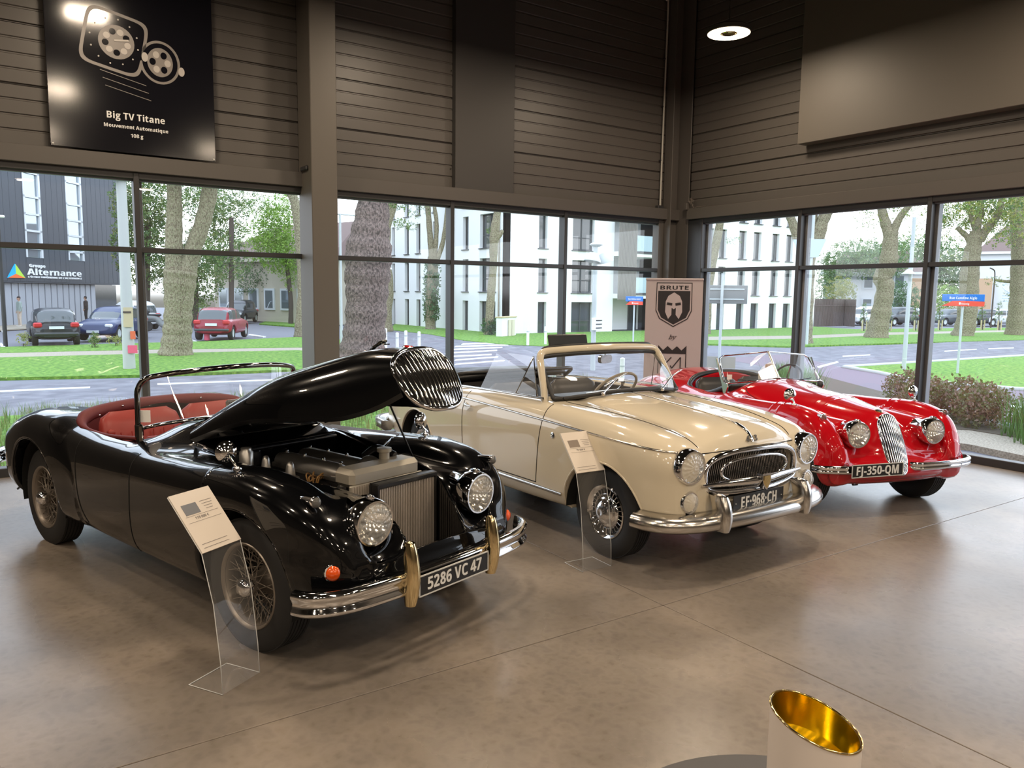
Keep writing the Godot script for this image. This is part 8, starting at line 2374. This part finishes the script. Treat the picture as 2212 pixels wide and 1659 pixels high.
	obj("sun_visor", MB.new().box(V(0.40, 1.458, 0.34), V(0.022, 0.10, 0.40), 0.01, Basis(Vector3.BACK, 0.25)), M.black_trim, ws)
	obj("sun_visor", MB.new().box(V(0.43, 1.345, -0.36), V(0.13, 0.02, 0.38), 0.008), M.black_trim, ws)
	for zz in [0.30, -0.34]:
		var w := node("wiper", ws)
		var p0 := V(0.80, 1.062, zz * 1.0)
		obj("wiper_arm", MB.new().tube([p0, V(0.72, 1.16, zz - 0.20)], 0.006, 6), M.chrome, w)
		obj("wiper_blade", MB.new().tube([V(0.752, 1.115, zz - 0.05), V(0.69, 1.20, zz - 0.34)], 0.006, 6), M.dull_chrome, w)
		obj("wiper_pivot", MB.new().ball(p0, V(0.018, 0.016, 0.018), 10), M.dull_chrome, w)
	# door glass with quarter light
	for s in [1, -1]:
		var q := node("side_window", car)
		var a := V(0.53, 1.03, 0.735 * s); var b := V(0.38, 1.335, 0.665 * s); var c := V(0.26, 1.025, 0.752 * s)
		for one in 1:
			var gq := MB.new()
			gq.tri(a, b, c)
			obj("quarter_glass", gq, M.car_glass, q)
			obj("quarter_frame", MB.new().tube([a, b, c], 0.008, 6, true), M.dull_chrome, q)
			var gd := MB.new()
			gd.quad(c, b, V(-0.12, 1.345, 0.68 * s), V(-0.27, 1.0, 0.765 * s))
			obj("door_glass", gd, M.car_glass, q)
	# cabin
	obj("cabin_floor", MB.new().box(V(-0.4, 0.515, 0), V(1.8, 0.02, 1.28)), M.black_leather, car)
	for z in [0.33, -0.33]:
		seat(car, V(-0.25, 0.80, z), 0.56, M.black_leather)
	obj("rear_bench", MB.new().box(V(-1.02, 0.74, 0), V(0.34, 0.5, 1.2), 0.08), M.black_leather, car)
	obj("dashboard", MB.new().box(V(0.50, 0.97, 0), V(0.14, 0.14, 1.28), 0.04), M.paint_cream, car)
	obj("dash_top", MB.new().box(V(0.60, 1.035, 0), V(0.22, 0.02, 1.22), 0.008), M.black_trim, car)
	for s in [1, -1]:
		obj("door_card", MB.new().box(V(0.1, 0.78, 0.645 * s), V(1.0, 0.42, 0.02), 0.006), M.black_leather, car)
	var st := node("steering_wheel", car, Transform3D(Basis(Vector3.BACK, -0.78), V(0.20, 1.0, -0.36)))
	var sr := []
	for i in 32: sr.append(V(0, cos(TAU * i / 32) * 0.215, sin(TAU * i / 32) * 0.215))
	obj("wheel_ring", MB.new().tube(sr, 0.013, 8, true), mat("ivory", Color(0.42, 0.36, 0.27), 0.35), st)
	obj("horn_ring", MB.new().lathe([Vector2(0.075, 0.0), Vector2(0.085, 0.012), Vector2(0.105, 0.012), Vector2(0.11, 0.0)], Transform3D(Basis(V(0, 0, 1), V(-1, 0, 0), V(0, -1, 0)), V(-0.02, 0.0, 0)), 28), M.chrome, st)
	for a in [0.3, PI - 0.3]:
		obj("wheel_spoke", MB.new().tube([V(0.03, 0, 0), V(0, -sin(a) * 0.205, cos(a) * 0.205)], 0.010, 6), M.ivory, st)
	obj("column_shaft", MB.new().tube([V(0.3, 0, 0), V(0.02, 0, 0)], 0.022, 8), M.ivory, st)
	# folded roof
	var fh := node("folded_roof", car)
	for k in 4:
		var rows := []
		for i in 15:
			var z := 0.70 - 1.40 * i / 14.0
			var e := pow(1.0 - pow(absf(z) / 0.72, 6.0), 0.4)
			var row := PackedVector3Array()
			for n in 12:
				var g := TAU * n / 12
				row.append(V(-1.44 + k * 0.15 - 0.10 * z * z + cos(g) * 0.12, 1.02 + 0.012 * k - 0.05 * z * z + sin(g) * 0.052 * e + 0.006 * sin(z * 9.0 + k * 2.0), z))
			rows.append(row)
		obj("roof_fold", MB.new().grid(rows, true, false, true), M.black_leather, fh)
	obj("roof_frame", MB.new().tube(curve([V(-0.95, 1.0, 0.70), V(-0.80, 1.085, 0.66), V(-0.72, 1.10, 0.4), V(-0.70, 1.105, 0.0), V(-0.72, 1.10, -0.4), V(-0.80, 1.085, -0.66), V(-0.95, 1.0, -0.70)], 5), 0.02, 8), M.black_trim, fh)

func bow(z: float) -> float:
	return 0.012 - 0.13 * z * z

func mirrored(a: Array) -> Array:
	var o := a.duplicate()
	for i in range(a.size() - 2, -1, -1): o.append(a[i] * V(1, 1, -1))
	return o

# ------------------------------------------------------------------ red roadster with a split windscreen
class RedBody extends Field:
	func sort_of(c: Vector3) -> String:
		if absf(c.z) > 0.5 and c.x > -0.72 and c.x < -0.02 and c.y > 0.26: return "door"
		if absf(c.z) > 0.45 and c.x >= -0.02: return "front_wing"
		if absf(c.z) > 0.45: return "rear_wing"
		if c.x > 0.1 and c.y > 0.62 and absf(c.z) < 0.47 - maxf(0.0, c.x - 0.6) * 0.26: return "bonnet"
		return "body_shell"

func red_field() -> Field:
	var F := RedBody.new()
	F.host = self
	F.els = [
		{"yt": K([-2.4, 0.42, -2.3, 0.54, -2.0, 0.72, -1.7, 0.83, -1.4, 0.875, -1.1, 0.85, -0.8, 0.79, -0.5, 0.775, 0.0, 0.81, 0.4, 0.843, 0.8, 0.862, 1.2, 0.888, 1.37, 0.878, 1.5, 0.852, 1.6, 0.80, 1.68, 0.72, 1.74, 0.62, 1.785, 0.50]),
			"yb": K([-2.4, 0.38, -2.0, 0.30, -1.0, 0.24, 0.5, 0.235, 1.3, 0.25, 1.6, 0.28, 1.74, 0.33, 1.785, 0.42]),
			"zo": K([-2.4, 0.38, -2.2, 0.60, -1.8, 0.74, -1.4, 0.785, -0.9, 0.775, -0.3, 0.76, 0.4, 0.765, 1.0, 0.782, 1.4, 0.778, 1.6, 0.75, 1.7, 0.705, 1.785, 0.62]),
			"zi": K([-2.4, 0.28, -1.2, 0.42, 0.0, 0.46, 1.4, 0.50, 1.785, 0.52]), "p": 2.3, "q": 3.0, "m": 0.62, "k": 0.05},
		{"yt": K([-2.46, 0.52, -2.38, 0.72, -2.2, 0.82, -1.9, 0.90, -1.4, 0.962, -1.0, 0.96, -0.1, 0.94, 0.0, 0.962, 0.08, 0.985, 0.5, 0.952, 0.91, 0.93, 1.28, 0.886, 1.48, 0.855, 1.57, 0.81, 1.64, 0.71, 1.70, 0.56, 1.745, 0.42]),
			"yb": K([-2.46, 0.42, -2.0, 0.30, 0.0, 0.25, 1.3, 0.28, 1.745, 0.36]),
			"zo": K([-2.46, 0.22, -2.2, 0.46, -1.6, 0.60, -0.9, 0.64, 0.0, 0.63, 0.5, 0.50, 0.9, 0.415, 1.28, 0.325, 1.5, 0.245, 1.62, 0.20, 1.745, 0.165]), "p": 2.2, "q": 4.0, "m": 0.5, "k": 0.11},
		{"yt": K([1.0, 0.40, 1.4, 0.50, 1.65, 0.52, 1.74, 0.47, 1.80, 0.38]), "yb": K([1.0, 0.26, 1.7, 0.265, 1.80, 0.33]),
			"zo": K([1.0, 0.6, 1.5, 0.70, 1.68, 0.67, 1.75, 0.56, 1.80, 0.30]), "p": 3.0, "k": 0.08},
		{"yt": K([1.1, 0.66, 1.5, 0.66, 1.62, 0.62, 1.70, 0.50]), "yb": K([1.1, 0.3, 1.70, 0.38]), "zo": K([1.1, 0.62, 1.6, 0.62, 1.70, 0.55]), "p": 3.0, "k": 0.08},
	]
	F.caps = [[V(1.0, 0.73, 0.42), V(1.53, 0.692, 0.396), 0.07, 0.10, 0.10]]
	F.wells = [[1.295, 0.33, 0.37, 0.42, 0.02], [-1.295, 0.33, 0.30, 0.42, 0.02]]
	F.boxes = [[V(-0.47, 0.92, 0), V(0.44, 0.42, 0.555), 0.2, 0.03]]
	F.lo = V(-2.52, 0.18, 0); F.hi = V(1.9, 1.04, 0.84)
	F.h = 0.015
	return F

func red_grille_pt(u: float, v: float) -> Vector3:
	return V(1.715 - 0.11 * v - 0.015 * v * v - 0.03 * u * u, 0.592 + 0.236 * v, u * (0.108 + 0.008 * v))

func red_car() -> void:
	var car := car_root("vintage_roadster", -2.29, 3.706, 107.3, "bright red vintage roadster with split windscreen and narrow slatted grille", "car")
	var F := red_field()
	var parts := F.build()
	for nm in parts: obj(nm.get_slice("|", 0), parts[nm], M.paint_red, car)
	liner(car, Vector2(1.295, 0.33), 0.363, 0.43, 0.72, -0.1)
	side_seam(car, F, [Vector2(-0.02, 0.80), Vector2(-0.03, 0.6), Vector2(-0.05, 0.28)])
	side_seam(car, F, [Vector2(-0.72, 0.76), Vector2(-0.74, 0.6), Vector2(-0.68, 0.30)])
	top_seam(car, F, [Vector2(0.10, 0.0), Vector2(0.10, 0.25), Vector2(0.13, 0.42), Vector2(0.3, 0.475), Vector2(0.6, 0.455), Vector2(0.9, 0.41), Vector2(1.2, 0.345), Vector2(1.42, 0.265), Vector2(1.55, 0.19)])
	obj("underbody", MB.new().box(V(-0.2, 0.26, 0), V(2.4, 0.08, 0.9), 0.02), M.engine_black, car)
	obj("exhaust_pipe", MB.new().tube([V(0.8, 0.2, 0.3), V(1.0, 0.19, 0.3)], 0.03, 8), M.engine_black, car)
	obj("tow_eye", MB.new().tube([V(1.62, 0.285, 0.32), V(1.66, 0.25, 0.32), V(1.66, 0.25, 0.36), V(1.62, 0.285, 0.36)], 0.009, 6), M.engine_black, car)
	for x in [1.295, -1.295]:
		disc_wheel(car, V(x, 0.335, 0.62), 0.0, 0.335, M.paint_red)
		disc_wheel(car, V(x, 0.335, -0.62), PI, 0.335, M.paint_red)
	for s in [1, -1]:
		headlamp(car, V(1.735, 0.692, 0.396 * s), V(1, -0.02, 0.04 * s), 0.115, 0.09)
		obj("headlamp_tip", MB.new().ball(V(1.70, 0.81, 0.396 * s), V(0.045, 0.013, 0.012), 10), M.chrome, car)
		side_pod(car, V(1.575, 0.828, 0.64 * s))
	wing_mirror(car, V(1.215, 0.882, 0.655), V(-0.05, 0.085, 0.012), V(0.97, 0.1, 0.2))
	wing_mirror(car, V(1.215, 0.882, -0.655), V(-0.03, 0.085, -0.012), V(0.97, 0.1, -0.1))
	# grille
	var gl := node("grille", car)
	var loop := []
	for k in 48:
		var a := TAU * k / 48
		loop.append(red_grille_pt(signf(cos(a)) * pow(absf(cos(a)), 0.75), signf(sin(a)) * pow(absf(sin(a)), 0.75)))
	obj("grille_surround", MB.new().tube(loop, 0.012, 8, true), M.chrome, gl)
	var bedp := []
	for q in [0.02, 0.5, 0.97]:
		var row := PackedVector3Array()
		for k in 32:
			var a := TAU * k / 32
			row.append(red_grille_pt(signf(cos(a)) * pow(absf(cos(a)), 0.75) * q, signf(sin(a)) * pow(absf(sin(a)), 0.75) * q) + V(0.0, 0, 0))
		bedp.append(row)
	obj("grille_back", MB.new().grid(bedp, true, false, false), M.dark_gap, gl)
	for i in 11:
		var u := -0.86 + 1.72 * i / 10.0
		var m := pow(maxf(0.0, 1.0 - pow(absf(u), 2.67)), 1.0 / 2.67)
		var pts := []
		for k in 11: pts.append(red_grille_pt(u, lerpf(-m, m, k / 10.0)) + V(0.006, 0, 0))
		obj("slat", MB.new().tube(pts, 0.0062, 6), M.chrome, gl)
	var bp := F.hit(V(1.50, 1.3, 0), V(0, -1, 0))
	var bg := node("bonnet_badge", car, face(bp, F.normal(bp), V(1, 0, 0.01)))
	obj("badge_ring", MB.new().lathe([Vector2(0.03, -0.006), Vector2(0.033, 0.004), Vector2(0.024, 0.007)], Transform3D(TO_Z, Vector3.ZERO), 24), M.brass, bg)
	obj("badge_enamel", MB.new().lathe([Vector2(0.026, 0.004), Vector2(0.012, 0.008), Vector2(0.0, 0.009)], Transform3D(TO_Z, Vector3.ZERO), 24), M.engine_black, bg)
	# bumper halves and plate
	var pr := [Vector2(-0.005, 0.034), Vector2(0.012, 0.034), Vector2(0.022, 0.022), Vector2(0.022, 0.012), Vector2(0.014, 0.0), Vector2(0.022, -0.012), Vector2(0.022, -0.022), Vector2(0.012, -0.034), Vector2(-0.005, -0.034)]
	pr.reverse()
	for s in [1.0, -1.0]:
		var b := curve([V(1.77, 0.418, 0.125 * s), V(1.805, 0.418, 0.15 * s), V(1.825, 0.42, 0.25 * s), V(1.825, 0.424, 0.48 * s), V(1.80, 0.426, 0.65 * s), V(1.75, 0.427, 0.765 * s), V(1.69, 0.427, 0.80 * s)], 5)
		if s > 0: b.reverse()
		obj("front_bumper", sweep(MB.new(), b, pr), M.chrome, car)
	plate(car, V(1.858, 0.42, 0.30), 0.515, 0.110, "FJ-350-QM", 0.070, 0.92, true)
	# cockpit
	obj("floor_pan", MB.new().box(V(-0.45, 0.515, 0), V(0.84, 0.02, 1.06)), M.black_leather, car)
	var rim := curve([V(-0.06, 0.885, 0.545), V(-0.3, 0.80, 0.575), V(-0.6, 0.775, 0.575), V(-0.82, 0.83, 0.53), V(-0.92, 0.92, 0.36), V(-0.95, 0.955, 0.0), V(-0.92, 0.92, -0.36), V(-0.82, 0.83, -0.53), V(-0.6, 0.775, -0.575), V(-0.3, 0.80, -0.575), V(-0.06, 0.885, -0.545)], 6)
	obj("cockpit_roll", MB.new().tube(rim, 0.03, 10), M.black_leather, car)
	seat(car, V(-0.58, 0.68, 0.27), 0.53, M.black_leather)
	seat(car, V(-0.58, 0.68, -0.27), 0.53, M.black_leather)
	obj("dashboard", MB.new().box(V(-0.05, 0.84, 0), V(0.06, 0.16, 1.02), 0.02), M.black_leather, car)
	var st := node("steering_wheel", car, Transform3D(Basis(Vector3.BACK, -0.35), V(-0.18, 0.93, -0.28)))
	var sr := []
	for i in 28: sr.append(V(0, cos(TAU * i / 28) * 0.19, sin(TAU * i / 28) * 0.19))
	obj("wheel_ring", MB.new().tube(sr, 0.011, 8, true), M.black_trim, st)
	for a in [0.0, 2.1, 4.2]:
		obj("wheel_spoke", MB.new().tube([V(0, 0, 0), V(0, cos(a) * 0.18, sin(a) * 0.18)], 0.006, 5), M.dull_chrome, st)
	# split windscreen
	var ws := node("windscreen", car)
	var ct := V(-0.13, 1.248, 0.0); var cb := V(0.075, 0.985, 0.0)
	obj("centre_post", MB.new().tube([ct, cb], 0.013, 8), M.dull_chrome, ws)
	obj("post_foot", MB.new().ball(cb, V(0.03, 0.02, 0.02), 10), M.chrome, ws)
	for s in [1.0, -1.0]:
		var t1 := V(-0.195, 1.205, 0.50 * s); var t2 := V(-0.19, 1.175, 0.555 * s)
		var b1 := V(-0.015, 0.945, 0.585 * s); var b2 := V(0.0, 0.935, 0.53 * s)
		obj("screen_frame", MB.new().tube([ct, t1, t2, V(-0.10, 1.05, 0.575 * s), b1, b2, cb], 0.0085, 6, true), M.chrome, ws)
		var g := MB.new()
		g.tri(ct, cb, b2); g.tri(ct, b2, t1); g.tri(t1, b2, b1); g.tri(t1, b1, t2)
		obj("screen_glass", g, M.car_glass, ws)
		var br := PackedVector2Array([Vector2(-0.20, 1.18), Vector2(-0.18, 1.18), Vector2(-0.09, 1.02), Vector2(-0.03, 0.945), Vector2(0.035, 0.935), Vector2(0.05, 0.90), Vector2(0.02, 0.84), Vector2(-0.01, 0.82), Vector2(-0.03, 0.85), Vector2(-0.06, 0.93), Vector2(-0.12, 1.04)])
		obj("side_bracket", MB.new().ext(br, Transform3D(Basis(), V(0, 0, 0.588 * s)), 0.016), M.dull_chrome, ws)
		for q in [0.35]:
			var w0 := cb.lerp(b2, q) + V(0.03, -0.01, 0)
			obj("wiper", MB.new().tube([w0, cb.lerp(b2, q + 0.5) + V(0.0, 0.03, 0)], 0.005, 6), M.black_trim, ws)
	obj("sticker", MB.new().box(V(0.005, 1.0, 0.545), V(0.004, 0.05, 0.05), 0.0, Basis(Vector3.UP, -0.2)), M.white_paint, ws)
	obj("rear_view_mirror", MB.new().box(V(-0.08, 1.10, 0.0), V(0.03, 0.05, 0.16), 0.012, Basis(Vector3.UP, 0.3)), mat("mirror_back", Color(0.09, 0.012, 0.012), 0.4), ws)
